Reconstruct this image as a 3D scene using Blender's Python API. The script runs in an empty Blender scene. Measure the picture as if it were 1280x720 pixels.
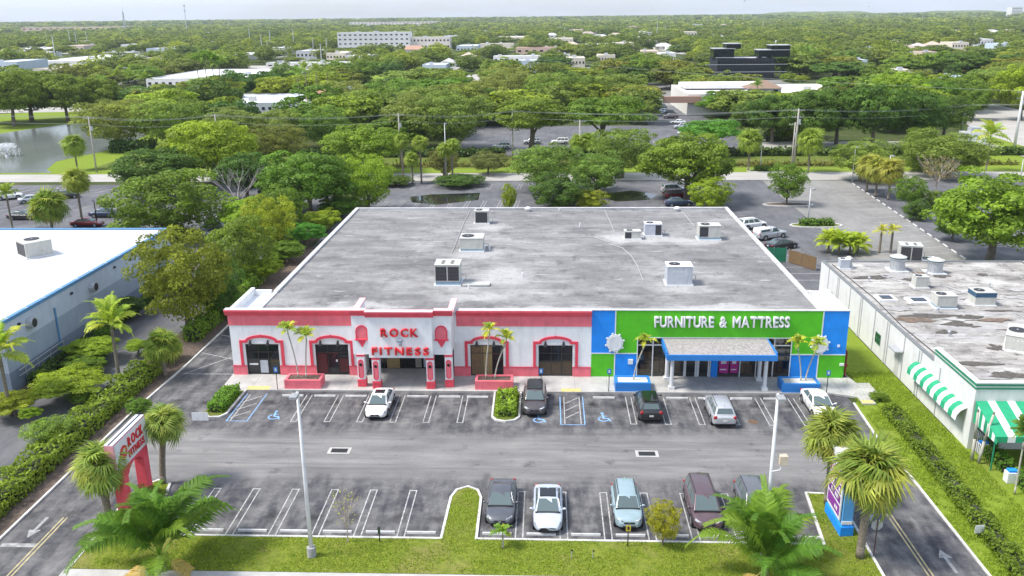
import bpy, bmesh, math, random
import numpy as np
from mathutils import Vector, Matrix

# ------------------------------------------------------------------ camera, sky, sun, exposure
F_PX, PITCH, ROLL, YAW, CAM_H = 1096.76, .301, -.0103, -.0411, 31.245
scene = bpy.context.scene
COL = scene.collection
_cy, _sy, _ct, _st = math.cos(YAW), math.sin(YAW), math.cos(PITCH), math.sin(PITCH)
FWD = np.array([_sy*_ct, _cy*_ct, -_st]); RGT = np.array([_cy, -_sy, 0.]); UPV = np.cross(RGT, FWD)
RGT, UPV = math.cos(ROLL)*RGT + math.sin(ROLL)*UPV, -math.sin(ROLL)*RGT + math.cos(ROLL)*UPV
cam_data = bpy.data.cameras.new('camera'); cam = bpy.data.objects.new('camera', cam_data); COL.objects.link(cam)
cam_data.sensor_width = 36; cam_data.lens = F_PX/1280*36; cam_data.clip_end = 20000; cam_data.clip_start = .5
cam.matrix_world = Matrix(((RGT[0], UPV[0], -FWD[0], 0), (RGT[1], UPV[1], -FWD[1], 0), (RGT[2], UPV[2], -FWD[2], CAM_H), (0, 0, 0, 1)))
scene.camera = cam

SUN_EL, SUN_AZ = 56, -103          # azimuth from +Y towards +X, degrees
world = bpy.data.worlds.new('World'); scene.world = world; world.use_nodes = True
wn = world.node_tree; wn.nodes.clear()
def wnode(t, **k):
    n = wn.nodes.new(t)
    for a, b in k.items(): setattr(n, a, b)
    return n
w_out = wnode('ShaderNodeOutputWorld'); w_bg = wnode('ShaderNodeBackground'); w_sky = wnode('ShaderNodeTexSky')
w_sky.sky_type = 'NISHITA'; w_sky.sun_disc = False; w_sky.sun_elevation = math.radians(SUN_EL); w_sky.sun_rotation = math.radians(SUN_AZ)
w_sky.air_density = 1.0; w_sky.dust_density = 1.2; w_sky.ozone_density = 1.5
w_tc = wnode('ShaderNodeTexCoord'); w_map = wnode('ShaderNodeMapping'); w_map.inputs['Scale'].default_value = (1.0, 1.0, 9.0)
w_noise = wnode('ShaderNodeTexNoise'); w_noise.inputs['Scale'].default_value = 2.2; w_noise.inputs['Detail'].default_value = 7; w_noise.inputs['Roughness'].default_value = .55
w_ramp = wnode('ShaderNodeValToRGB'); w_ramp.color_ramp.elements[0].position = .36; w_ramp.color_ramp.elements[0].color = (.35, .35, .35, 1)
w_ramp.color_ramp.elements[1].position = .62; w_ramp.color_ramp.elements[1].color = (.95, .95, .95, 1)
w_mix = wnode('ShaderNodeMix', data_type='RGBA'); w_mix.inputs[7].default_value = (4.2, 4.65, 5.6, 1)   # white cloud sheet
L = wn.links.new
L(w_tc.outputs['Generated'], w_map.inputs['Vector']); L(w_map.outputs['Vector'], w_noise.inputs['Vector'])
L(w_noise.outputs['Fac'], w_ramp.inputs['Fac']); L(w_ramp.outputs['Color'], w_mix.inputs[0])
L(w_sky.outputs['Color'], w_mix.inputs[6]); L(w_mix.outputs[2], w_bg.inputs['Color']); w_bg.inputs['Strength'].default_value = .10
L(w_bg.outputs['Background'], w_out.inputs['Surface'])

sun_data = bpy.data.lights.new('sun', 'SUN'); sun = bpy.data.objects.new('sun', sun_data); COL.objects.link(sun)
sun_data.energy = 2.3; sun_data.angle = math.radians(14); sun_data.color = (1, .95, .87)
_e, _a = math.radians(SUN_EL), math.radians(SUN_AZ)
SUN_DIR = Vector((math.cos(_e)*math.sin(_a), math.cos(_e)*math.cos(_a), math.sin(_e)))
sun.rotation_euler = SUN_DIR.to_track_quat('Z', 'Y').to_euler(); sun.location = (-60, 20, 90)
vs = scene.view_settings; vs.view_transform = 'Standard'; vs.look = 'None'; vs.exposure = 1.22; vs.gamma = 1; vs.use_curve_mapping = False
cy = scene.cycles; cy.use_denoising = True; cy.max_bounces = 6; cy.diffuse_bounces = 3; cy.glossy_bounces = 3; cy.transparent_max_bounces = 8
cy.transmission_bounces = 2; cy.volume_bounces = 0; cy.caustics_reflective = False; cy.caustics_refractive = False
try: cy.denoiser = 'OPENIMAGEDENOISE'
except Exception: pass

# ------------------------------------------------------------------ helpers
rnd = random.Random(7); nprs = np.random.RandomState(7)
R = math.radians
def P(px, py, z=0.):
    """photo pixel -> point on the horizontal plane at height z"""
    d = FWD*F_PX + RGT*(px-640) - UPV*(py-360); t = (z-CAM_H)/d[2]
    return Vector((t*d[0], t*d[1], z))
def PX(px, py, z=0.): return P(px, py, z).x
def W(px, py, Y):
    """photo pixel -> point on the vertical plane y = Y"""
    d = FWD*F_PX + RGT*(px-640) - UPV*(py-360); t = Y/d[1]
    return Vector((t*d[0], Y, CAM_H+t*d[2]))
def pxm(p):
    """pixels per metre at point p"""
    d = np.array(p)-np.array([0, 0, CAM_H]); return F_PX/float(d@FWD)

class MB:
    def __init__(s, org=(0, 0, 0)): s.v = []; s.f = []; s.o = Vector(org)
    def add(s, vs_, fs):
        b = len(s.v); s.v += [tuple(Vector(p)-s.o) for p in vs_]; s.f += [tuple(b+i for i in f) for f in fs]; return s
    def box(s, x0, x1, y0, y1, z0, z1, m=None):
        p = [Vector(q) for q in ((x0, y0, z0), (x1, y0, z0), (x1, y1, z0), (x0, y1, z0), (x0, y0, z1), (x1, y0, z1), (x1, y1, z1), (x0, y1, z1))]
        if m is not None: p = [m @ q for q in p]
        return s.add(p, [(3, 2, 1, 0), (4, 5, 6, 7), (0, 1, 5, 4), (1, 2, 6, 5), (2, 3, 7, 6), (3, 0, 4, 7)])
    def quad(s, a, b, c, d): return s.add([a, b, c, d], [(0, 1, 2, 3)])
    def poly(s, pts, z): return s.add([(p[0], p[1], z) for p in pts], [tuple(range(len(pts)))])
    def prism(s, pts, z0, z1):
        n = len(pts)
        return s.add([(p[0], p[1], z0) for p in pts]+[(p[0], p[1], z1) for p in pts],
                     [tuple(range(n-1, -1, -1)), tuple(range(n, 2*n))]+[(i, (i+1) % n, n+(i+1) % n, n+i) for i in range(n)])
    def extr(s, pts, axis, a, b):
        """extrude a 2-d outline along axis ('x' or 'y') from a to b"""
        n = len(pts); g = (lambda p, t: (t, p[0], p[1])) if axis == 'x' else (lambda p, t: (p[0], t, p[1]))
        return s.add([g(p, a) for p in pts]+[g(p, b) for p in pts],
                     [tuple(range(n-1, -1, -1)), tuple(range(n, 2*n))]+[(i, (i+1) % n, n+(i+1) % n, n+i) for i in range(n)])
    def cyl(s, p0, p1, r0, r1=None, n=8, cap=True):
        r1 = r0 if r1 is None else r1; p0, p1 = Vector(p0), Vector(p1); d = (p1-p0).normalized()
        a = d.orthogonal().normalized(); b = d.cross(a)
        ring = lambda p, r: [p+(a*math.cos(2*math.pi*i/n)+b*math.sin(2*math.pi*i/n))*r for i in range(n)]
        fs = [(i, (i+1) % n, n+(i+1) % n, n+i) for i in range(n)]
        if cap: fs += [tuple(range(n-1, -1, -1)), tuple(range(n, 2*n))]
        return s.add(ring(p0, r0)+ring(p1, r1), fs)
    def tube(s, pts, rs, n=6):
        for i in range(len(pts)-1): s.cyl(pts[i], pts[i+1], rs[i], rs[i+1], n, cap=(i in (0, len(pts)-2)))
        return s
    def ball(s, c, rx, ry, rz, n=8, m=5):
        vs_ = []; fs = []
        for j in range(m+1):
            t = math.pi*j/m
            for i in range(n):
                a = 2*math.pi*i/n; vs_.append((c[0]+rx*math.sin(t)*math.cos(a), c[1]+ry*math.sin(t)*math.sin(a), c[2]+rz*math.cos(t)))
        for j in range(m):
            for i in range(n): fs.append((j*n+i, (j+1)*n+i, (j+1)*n+(i+1) % n, j*n+(i+1) % n))
        return s.add(vs_, fs)
    def mesh(s, name):
        me = bpy.data.meshes.new(name); me.from_pydata(s.v, [], s.f); me.validate(); me.update(); return me
    def build(s, name, mat, parent=None, smooth=False, bevel=0, kind=None):
        me = s.mesh(name); return link(name, me, mat, parent, smooth, bevel, kind)

def link(name, me, mat, parent=None, smooth=False, bevel=0, kind=None):
    o = bpy.data.objects.new(name, me); COL.objects.link(o)
    if mat is not None:
        if len(me.materials) == 0: me.materials.append(mat)
        elif me.materials[0] is not mat: o.material_slots[0].link = 'OBJECT'; o.material_slots[0].material = mat
    if parent is not None: o.parent = parent
    if smooth:
        for p in me.polygons: p.use_smooth = True
    if bevel:
        b = o.modifiers.new('bevel', 'BEVEL'); b.width = bevel; b.segments = 2; b.limit_method = 'ANGLE'
    if kind: o['kind'] = kind
    return o
def tag(o, label, cat, group=None):
    o['label'] = label; o['category'] = cat
    if group: o['group'] = group
    return o
def thing(name, label, cat, loc=(0, 0, 0), rz=0., group=None):
    o = bpy.data.objects.new(name, None); COL.objects.link(o); o.empty_display_size = .3
    o.location = loc; o.rotation_euler = (0, 0, rz); return tag(o, label, cat, group)
def dup(root, loc, rz=None, label=None, group=None, scale=None, mats=None):
    """copy a thing with its parts and sub-parts; mats maps an old material to a new one"""
    def cp(o, par):
        c = o.copy(); COL.objects.link(c); c.parent = par
        if mats and o.type == 'MESH':
            for i, sl in enumerate(o.material_slots):
                if sl.material in mats: c.material_slots[i].link = 'OBJECT'; c.material_slots[i].material = mats[sl.material]
        for ch in o.children: cp(ch, c)
        return c
    r = cp(root, None); r.location = loc
    if rz is not None: r.rotation_euler = (0, 0, rz)
    if label: r['label'] = label
    if group: r['group'] = group
    if scale is not None: r.scale = (scale,)*3 if isinstance(scale, (int, float)) else scale
    return r

# ------------------------------------------------------------------ materials
def new_mat(name):
    m = bpy.data.materials.new(name); m.use_nodes = True; nt = m.node_tree; b = nt.nodes['Principled BSDF']; return m, nt, b
def nd(nt, t, ins=None, **k):
    n = nt.nodes.new(t)
    for a, v in k.items(): setattr(n, a, v)
    for a, v in (ins or {}).items():
        if isinstance(v, bpy.types.NodeSocket): nt.links.new(v, n.inputs[a])
        else: n.inputs[a].default_value = v
    return n
def c4(c): return (c[0], c[1], c[2], 1)
def coords(nt, world_pos=False, scale=(1, 1, 1)):
    s = nd(nt, 'ShaderNodeNewGeometry').outputs['Position'] if world_pos else nd(nt, 'ShaderNodeTexCoord').outputs['Object']
    return nd(nt, 'ShaderNodeMapping', {'Vector': s, 'Scale': scale}).outputs['Vector']
def noise(nt, vec, scale, detail=4, rough=.55): return nd(nt, 'ShaderNodeTexNoise', {'Vector': vec, 'Scale': scale, 'Detail': detail, 'Roughness': rough}).outputs['Fac']
def ramp(nt, fac, stops):
    r = nd(nt, 'ShaderNodeValToRGB', {'Fac': fac}); el = r.color_ramp.elements
    while len(el) < len(stops): el.new(.5)
    for e, (p, c) in zip(el, stops): e.position = p; e.color = c4(c) if not isinstance(c, (int, float)) else (c, c, c, 1)
    return r.outputs['Color']
def mixc(nt, fac, a, b, mode='MIX'):
    n = nd(nt, 'ShaderNodeMix', data_type='RGBA', blend_type=mode)
    for i, v in ((0, fac), (6, a), (7, b)):
        if isinstance(v, bpy.types.NodeSocket): nt.links.new(v, n.inputs[i])
        else: n.inputs[i].default_value = v if i == 0 else c4(v)
    return n.outputs[2]
def bump(nt, b, h, strength=.3, dist=.02):
    n = nd(nt, 'ShaderNodeBump', {'Height': h, 'Strength': strength, 'Distance': dist}); nt.links.new(n.outputs['Normal'], b.inputs['Normal'])
_mc = {}
def mat(name, col, rough=.6, var=.12, scale=2.5, metal=0., spec=.5, coat=0., dirt=0., bumpy=0., wp=True, emit=0., alpha=1.):
    if name in _mc: return _mc[name]
    m, nt, b = new_mat(name); v = coords(nt, wp)
    n1 = noise(nt, v, scale, 5); lo = tuple(c*(1-var) for c in col); hi = tuple(min(1, c*(1+var)) for c in col)
    c = ramp(nt, n1, [(.3, lo), (.7, hi)])
    if dirt:
        vd = coords(nt, wp, (1.6, 1.6, .35)); nn = noise(nt, vd, 1.3, 6, .65)
        c = mixc(nt, ramp(nt, nn, [(.5, 0.), (.75, dirt)]), c, tuple(x*.45+.02 for x in col))
    nt.links.new(c, b.inputs['Base Color']); b.inputs['Roughness'].default_value = rough; b.inputs['Metallic'].default_value = metal
    b.inputs['Specular IOR Level'].default_value = spec; b.inputs['Coat Weight'].default_value = coat; b.inputs['Coat Roughness'].default_value = .06
    if bumpy: bump(nt, b, noise(nt, v, scale*14, 4), bumpy, .02)
    _mc[name] = m; return m
def glass(name, col=(.02, .025, .03), rough=.06):
    if name in _mc: return _mc[name]
    m, nt, b = new_mat(name); b.inputs['Base Color'].default_value = c4(col); b.inputs['Roughness'].default_value = rough
    b.inputs['Specular IOR Level'].default_value = .6; b.inputs['IOR'].default_value = 1.5; _mc[name] = m; return m
def car_paint(name, col, metal=.25): 
    if name in _mc: return _mc[name]
    m, nt, b = new_mat(name); v = coords(nt, False); n1 = noise(nt, v, 2.2, 4)
    nt.links.new(ramp(nt, n1, [(.3, tuple(c*.92 for c in col)), (.7, tuple(min(1, c*1.06) for c in col))]), b.inputs['Base Color'])
    b.inputs['Metallic'].default_value = metal; b.inputs['Roughness'].default_value = .38; b.inputs['Coat Weight'].default_value = .8; b.inputs['Coat Roughness'].default_value = .05
    _mc[name] = m; return m

WHITE = mat('white_paint', (.72, .73, .74), .55, .06, 1.5, dirt=.35)
STUCCO = mat('white_stucco', (.83, .845, .855), .75, .05, 1.2, dirt=.3, bumpy=.15)
PINK = mat('coral_paint', (.78, .088, .125), .65, .10, 1.3, dirt=.3, bumpy=.1)
PINKD = mat('deep_coral_paint', (.74, .055, .095), .6, .08, 1.6, dirt=.1)
PINKL = mat('faded_coral_paint', (.80, .165, .205), .65, .10, 1.3, dirt=.35, bumpy=.1)
BLUE = mat('bright_blue_paint', (.006, .25, .82), .7, .10, 1.2, dirt=.22, bumpy=.1)
GREEN = mat('bright_green_paint', (.085, .49, .008), .7, .10, 1.2, dirt=.22, bumpy=.1)
CANBLUE = mat('canopy_blue_paint', (.03, .22, .62), .5, .06, 1.5)
RED = mat('red_sign_plastic', (.62, .012, .02), .35, .08, 4)
BLACK = mat('black_metal', (.015, .015, .017), .45, .2, 5)
DARK = mat('dark_rubber', (.02, .02, .022), .7, .2, 6)
STEEL = mat('galvanised_steel', (.50, .52, .54), .45, .15, 6, metal=.5)
CONC = mat('concrete', (.43, .42, .405), .85, .14, .9, dirt=.35, bumpy=.2)
CURB = mat('curb_concrete', (.58, .57, .55), .85, .18, 1.5, dirt=.5, bumpy=.2)
STRIPE = mat('white_road_paint', (.39, .39, .385), .75, .4, 3.5, dirt=1.)
STRIPEB = mat('blue_road_paint', (.22, .42, .72), .7, .2, 2.5, dirt=.5)
YELLOW = mat('yellow_tactile_paint', (.62, .50, .20), .8, .2, 3, dirt=.4)
STRIPEF = mat('faded_road_paint', (.30, .30, .30), .8, .4, 3.5, dirt=1.)
YLINE = mat('yellow_road_paint', (.42, .36, .19), .7, .3, 2.5, dirt=.9)
UNIT = mat('unit_cream_sheet_metal', (.50, .50, .46), .5, .08, 2, dirt=.3, wp=False)
UNITG = mat('unit_grey_sheet_metal', (.46, .49, .54), .5, .1, 2, dirt=.35, wp=False)
UNITSHADE = mat('unit_shade_blue_base', (.22, .33, .42), .55, .1, 2, dirt=.3, wp=False)  # bluish shade on the units' lower part, put into the colour
GRILLE = mat('dark_grille', (.03, .03, .035), .6, .25, 9)
GLASS = glass('shop_glass', (.018, .02, .024), .05)
CARGLASS = glass('car_glass', (.10, .135, .14), .05)  # base colour raised to carry the bright sky's reflection
WOODP = mat('weathered_pole', (.38, .36, .32), .85, .2, 2, dirt=.3)
POLE = mat('pale_concrete_pole', (.62, .63, .64), .6, .1, 1.5, dirt=.25)
MULCH = None

def leaf_mat(name, use_color=True, cols=None, trans=.45):
    m, nt, b = new_mat(name); nt.nodes.remove(b)
    oi = nd(nt, 'ShaderNodeObjectInfo'); at = nd(nt, 'ShaderNodeAttribute', attribute_name='var')
    base = oi.outputs['Color'] if use_color else ramp(nt, oi.outputs['Random'], cols)
    v = ramp(nt, at.outputs['Fac'], [(0., (1.3, 1.35, .8)), (.45, (2.15, 2.2, 1.3)), (.8, (2.9, 2.9, 1.55)), (1., (3.6, 3.5, 1.8))])
    nt.nodes[-1].color_ramp.interpolation = 'LINEAR'
    c = mixc(nt, 1., base, v, 'MULTIPLY')
    if use_color:   # small hue drift from one plant to the next
        hs = nd(nt, 'ShaderNodeHueSaturation', {'Color': c, 'Hue': nd(nt, 'ShaderNodeMapRange', {'Value': oi.outputs['Random'], 'To Min': .485, 'To Max': .515}).outputs[0]}); c = hs.outputs['Color']
    d = nd(nt, 'ShaderNodeBsdfPrincipled', {'Base Color': c, 'Roughness': .55, 'Specular IOR Level': .3}); t = nd(nt, 'ShaderNodeBsdfTranslucent', {'Color': c})
    mx = nd(nt, 'ShaderNodeMixShader', {0: trans}); nt.links.new(d.outputs[0], mx.inputs[1]); nt.links.new(t.outputs[0], mx.inputs[2])
    nt.links.new(mx.outputs[0], nt.nodes['Material Output'].inputs['Surface']); return m
LEAF = leaf_mat('leaf')
LEAF_FAR = leaf_mat('leaf_far', False, [(0., (.062, .090, .022)), (.3, (.105, .140, .028)), (.55, (.085, .105, .04)), (.75, (.155, .18, .033)), (1., (.055, .085, .028))])
BARK = mat('bark', (.17, .14, .11), .9, .3, 5, bumpy=.5, wp=False)
PALMBARK = mat('palm_bark', (.21, .18, .14), .9, .3, 8, bumpy=.6, wp=False)

# glyphs: made while the scene is still empty
_gl = {}
def glyphs(text, bold=.02, depth=.08):
    for ch in set(text.replace(' ', '')):
        if (ch, bold, depth) in _gl: continue
        cu = bpy.data.curves.new('g', 'FONT'); cu.body = ch; cu.size = 1; cu.extrude = depth/2; cu.bevel_depth = bold; cu.bevel_resolution = 0; cu.resolution_u = 3
        ob = bpy.data.objects.new('g', cu); COL.objects.link(ob); bpy.context.view_layer.update()
        me = bpy.data.meshes.new_from_object(ob.evaluated_get(bpy.context.evaluated_depsgraph_get())); bpy.data.objects.remove(ob); bpy.data.curves.remove(cu)
        me.materials.clear(); xs = [v.co.x for v in me.vertices]; x0, x1 = min(xs), max(xs)
        for v in me.vertices: v.co.x -= x0
        _gl[(ch, bold, depth)] = (me, x1-x0)
for _t, _b, _d in (('ROCKFITNESS', .026, .2), ('ROCKFITNESS', .026, .04), ('FURNITURE&MATTRESS', .032, .2)): glyphs(_t, _b, _d)
def write(root, text, m, width, height, origin, rot, bold, depth, gap=.12, name='letter'):
    """set text as one mesh object per letter; origin = lower left, rot = 3x3 from text axes to the parent's axes"""
    ws = [(_gl[(c, bold, depth)][1] if c != ' ' else .38) for c in text]; tot = sum(ws)+gap*(len(text)-1); sx = width/tot; sy = height/.73; x = 0
    for c, w in zip(text, ws):
        if c != ' ':
            o = link(name, _gl[(c, bold, depth)][0], m, root)
            o.matrix_local = Matrix.Translation(Vector(origin)+rot @ Vector((x*sx, 0, 0))) @ rot.to_4x4() @ Matrix.Diagonal((sx, sy, 1, 1))
        x += w+gap
FRONT = Matrix(((1, 0, 0), (0, 0, -1), (0, 1, 0)))   # text plane facing -Y
# ------------------------------------------------------------------ ground materials
def grass_mat(name, a=(.075, .135, .022), b=(.14, .20, .035), dry=(.24, .21, .09), dryamt=.5):
    m, nt, bs = new_mat(name); v = coords(nt, True)
    n1 = noise(nt, v, .22, 5, .6); n2 = noise(nt, v, 2.5, 5, .6); n3 = noise(nt, v, 14, 3)
    c = mixc(nt, ramp(nt, n2, [(.3, 0.), (.7, 1.)]), a, b); c = mixc(nt, ramp(nt, n1, [(.52, 0.), (.72, dryamt)]), c, dry)
    c = mixc(nt, .55, c, ramp(nt, n3, [(.25, (.35, .35, .3)), (.75, (1.5, 1.5, 1.3))]), 'MULTIPLY')
    nt.links.new(c, bs.inputs['Base Color']); bs.inputs['Roughness'].default_value = .95; bs.inputs['Specular IOR Level'].default_value = .15
    bump(nt, bs, n3, .8, .08); return m
GRASS = grass_mat('lawn_grass', (.12, .165, .022), (.215, .25, .038), (.27, .22, .10), .85); GRASS_B = grass_mat('verge_grass', (.15, .225, .024), (.235, .31, .036), dryamt=.3)
GRASS_D = grass_mat('canal_bank_grass', (.09, .13, .024), (.15, .19, .036), (.20, .16, .07), .6)
GROUND = grass_mat('woodland_floor', (.045, .065, .02), (.075, .10, .028), (.13, .11, .06), .6)

def asphalt_mat(name, lo, hi, streak=(.25, 1., 1.), aisle=None, patch=.5):
    """worn asphalt; aisle = (y0, y1): the driven lane is polished paler"""
    m, nt, bs = new_mat(name); v = coords(nt, True); vs_ = coords(nt, True, streak)
    big = noise(nt, v, .11, 6, .62); st = noise(nt, vs_, .9, 7, .65); fine = noise(nt, v, 9, 4); vf = coords(nt, True, (1.2, .3, 1)); tr = noise(nt, vf, .8, 6, .6)
    w = mixc(nt, .5, ramp(nt, big, [(.38, 0.), (.62, 1.)]), ramp(nt, st, [(.33, 0.), (.68, 1.)]))
    if aisle:
        pos = nd(nt, 'ShaderNodeSeparateXYZ', {0: nd(nt, 'ShaderNodeNewGeometry').outputs['Position']}).outputs['Y']
        wob = nd(nt, 'ShaderNodeMath', {0: pos, 1: nd(nt, 'ShaderNodeMath', {0: big, 1: 5.}, operation='MULTIPLY').outputs[0]}, operation='ADD').outputs[0]
        y0, y1 = aisle[0]+2.5, aisle[1]+2.5
        a = nd(nt, 'ShaderNodeMapRange', {'Value': wob, 'From Min': y0-1.5, 'From Max': y0+1.5}, interpolation_type='SMOOTHSTEP').outputs[0]
        b = nd(nt, 'ShaderNodeMapRange', {'Value': wob, 'From Min': y1-1.5, 'From Max': y1+1.5, 'To Min': 1., 'To Max': 0.}, interpolation_type='SMOOTHSTEP').outputs[0]
        lane = nd(nt, 'ShaderNodeMath', {0: a, 1: b}, operation='MULTIPLY').outputs[0]
        stall = mixc(nt, .5, ramp(nt, tr, [(.40, 0.), (.66, .95)]), ramp(nt, noise(nt, v, .9, 6, .7), [(.42, 0.), (.66, .7)]))
        w = mixc(nt, lane, stall, mixc(nt, .55, (1, 1, 1), ramp(nt, st, [(.3, 0.), (.7, 1.)])))
    c = mixc(nt, w, lo, hi)
    if aisle:    # oil drips where engines stand in the bays, and long tyre tracks along the lane
        sx = nd(nt, 'ShaderNodeSeparateXYZ', {0: nd(nt, 'ShaderNodeNewGeometry').outputs['Position']}); mth = lambda op, a, b=0.: nd(nt, 'ShaderNodeMath', {0: a, 1: b}, operation=op).outputs[0]
        fx = mth('MULTIPLY', mth('SUBTRACT', mth('FRACT', mth('DIVIDE', mth('ADD', sx.outputs['X'], 41.1), 2.73)), .5), 2.73); wn_ = noise(nt, v, 1.6, 5, .7)
        for yc, k in ((67.6, .8), (49.9, .6)):
            dd = mth('ADD', mth('SQRT', mth('ADD', mth('POWER', fx, 2.), mth('POWER', mth('SUBTRACT', sx.outputs['Y'], yc), 2.))), mth('MULTIPLY', mth('SUBTRACT', wn_, .5), 2.6))
            c = mixc(nt, ramp(nt, dd, [(.1, k), (.75, 0.)]), c, (.016, .014, .014))
        tk = noise(nt, coords(nt, True, (.04, 1.6, 1.)), 1., 4, .6); c = mixc(nt, ramp(nt, tk, [(.52, 0.), (.66, .4)]), c, (.08, .078, .08))
    c = mixc(nt, ramp(nt, noise(nt, v, .55, 5, .6), [(.60, 0.), (.72, patch)]), c, tuple(x*.45 for x in lo))      # oil stains
    vo = nd(nt, 'ShaderNodeTexVoronoi', {'Vector': nd(nt, 'ShaderNodeMix', {4: coords(nt, True), 5: nd(nt, 'ShaderNodeTexNoise', {'Vector': v, 'Scale': .5}).outputs['Color'], 0: .12}, data_type='VECTOR').outputs[1], 'Scale': .32}, feature='DISTANCE_TO_EDGE').outputs['Distance']
    c = mixc(nt, ramp(nt, vo, [(0., .22), (.006, 0.)]), c, (.03, .03, .032))                                         # cracks
    c = mixc(nt, .35, c, ramp(nt, fine, [(.2, (.55, .55, .55)), (.8, (1.4, 1.4, 1.4))]), 'MULTIPLY')
    nt.links.new(c, bs.inputs['Base Color']); bs.inputs['Roughness'].default_value = .82; bs.inputs['Specular IOR Level'].default_value = .35
    bump(nt, bs, fine, .35, .02); return m
ASPH_FRONT = asphalt_mat('worn_parking_asphalt', (.042, .042, .052), (.25, .243, .235), (.18, 1., 1.), (55.0, 62.2))
ASPH = asphalt_mat('parking_asphalt', (.075, .077, .088), (.17, .17, .178), (1., .3, 1.))
ASPH_LANE = asphalt_mat('pale_lane_asphalt', (.17, .166, .16), (.28, .272, .26), (1., .25, 1.), patch=.35)
ROADM = asphalt_mat('pale_road_surface', (.33, .315, .29), (.46, .44, .41), (.2, 1., 1.), patch=.2)
m_, nt_, b_ = new_mat('bark_mulch'); v_ = coords(nt_, True)
nt_.links.new(ramp(nt_, noise(nt_, v_, 3, 6, .7), [(.3, (.055, .040, .032)), (.55, (.13, .095, .075)), (.75, (.24, .19, .15))]), b_.inputs['Base Color']); b_.inputs['Roughness'].default_value = .95
bump(nt_, b_, noise(nt_, v_, 9, 4), .8, .06); MULCH = m_
m_, nt_, b_ = new_mat('pond_water'); v_ = coords(nt_, True, (1., .35, 1.))
nt_.links.new(ramp(nt_, noise(nt_, v_, .05, 4), [(.3, (.12, .14, .13)), (.7, (.20, .215, .21))]), b_.inputs['Base Color']); b_.inputs['Roughness'].default_value = .12
b_.inputs['IOR'].default_value = 1.33; b_.inputs['Specular IOR Level'].default_value = .8; bump(nt_, b_, noise(nt_, v_, 1.5, 4), .5, .06); WATER = m_
m_, nt_, b_ = new_mat('puddle_water'); b_.inputs['Base Color'].default_value = (.02, .021, .022, 1); b_.inputs['Roughness'].default_value = .03; b_.inputs['Specular IOR Level'].default_value = .7; PUDDLE = m_

def sheet(name, pts, z, m, parent=None, kind='structure'):
    mb = MB(); mb.poly(pts, z); o = mb.build(name, m, parent)
    if parent is None: o['kind'] = kind
    return o
def rect(x0, x1, y0, y1): return [(x0, y0), (x1, y0), (x1, y1), (x0, y1)]
def pxpoly(*pts): return [tuple(P(*p)[:2]) for p in pts]

# ------------------------------------------------------------------ large ground sheets
sheet('ground', rect(-9000, 9000, -600, 14000), -.06, GROUND)
EXCL = []      # clear polygons in which no woodland tree grows
def clear(pts): EXCL.append(np.array([p[:2] for p in pts], float)); return pts

lot = sheet('parking_lot', [(-34.35, 40), (25.6, 40), (25.5, 56), (25.2, 60), (25.6, 68.4), (25.6, 73.2), (-28.4, 73.2), (-28.4, 88), (-33.8, 88), (-34.2, 66)], 0., ASPH_FRONT)
sheet('street_sidewalk', rect(-60, 60, 30, 44.2), -.012, CONC)
back_lot = sheet('back_parking_lot', [(-33.5, 119), (24.6, 119), (24.6, 100), (46, 100), (46, 171.8), (-33.5, 171.8)], 0., ASPH)
back_lane = sheet('back_lane', [(41, 98), (42, 171.8), (58.4, 171.8), (54, 95), (53.5, 62), (53.45, 62), (53.45, 98)], .004, ASPH_LANE)
right_lot = sheet('right_parking_lot', [(57.5, 172), (100, 172), (100, 60), (53.5, 60), (53.5, 96)], -.004, ASPH)
left_lot = sheet('left_parking_lot', rect(-150, -38.5, 112, 169), -.004, ASPH)
road = sheet('canal_road', rect(-260, 112, 172.2, 181.2), .0, ROADM)
alley = sheet('service_alley', rect(-45.6, -38.2, 40, 112), -.008, ASPH)
far_lot = sheet('far_parking_lot', clear(rect(-22, 32, 205, 262)), 0., ASPH)
sheet('far_plaza_lane', clear(rect(30, 50, 209, 360)), .006, ASPH)
sheet('plaza_drive', clear(rect(44, 102, 210, 226)), .004, ROADM)
side_street = sheet('side_street', clear(pxpoly((1205, 178), (1280, 196), (1400, 226), (1400, 160), (1280, 138), (1230, 128), (1180, 118), (1180, 134), (1215, 160))), .008, ROADM)
clear(rect(-300, 300, 60, 203))

sheet('canal_verge', rect(-260, 260, 181.3, 187), .0, GRASS_B)
sheet('canal_bank', rect(-100, 110, 187, 204), -.004, GRASS_D)
sheet('corner_lawn', pxpoly((1150, 172), (1215, 168), (1285, 200), (1380, 222), (1380, 226), (1290, 215), (1140, 212)), .004, GRASS_B)
clear(pxpoly((1120, 160), (1215, 160), (1300, 215), (1120, 215)))
sheet('street_median', pxpoly((1205, 172), (1280, 190), (1280, 183), (1225, 166)), .03, GRASS_B)
sheet('pond_bank', clear(pxpoly((-60, 168), (0, 166), (95, 155), (150, 152), (215, 168), (240, 190), (215, 212), (60, 217), (-60, 217))), -.02, GRASS_B)
sheet('far_pond_lawn', clear(pxpoly((-90, 170), (0, 167), (60, 158), (112, 153), (130, 140), (60, 140), (-90, 146))), .0, GRASS_B)
sheet('far_pond_road', clear(pxpoly((-90, 143), (130, 139), (130, 133), (-90, 137))), .006, ROADM)
sheet('pond', pxpoly((-70, 172), (0, 167), (40, 161), (80, 156), (112, 153), (150, 158), (185, 168), (160, 180), (125, 190), (95, 196), (70, 202), (58, 212), (66, 216), (-70, 217)), .004, WATER)
sheet('left_garden_strip', rect(-47.5, -45.7, 60, 112), 0., MULCH)
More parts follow.
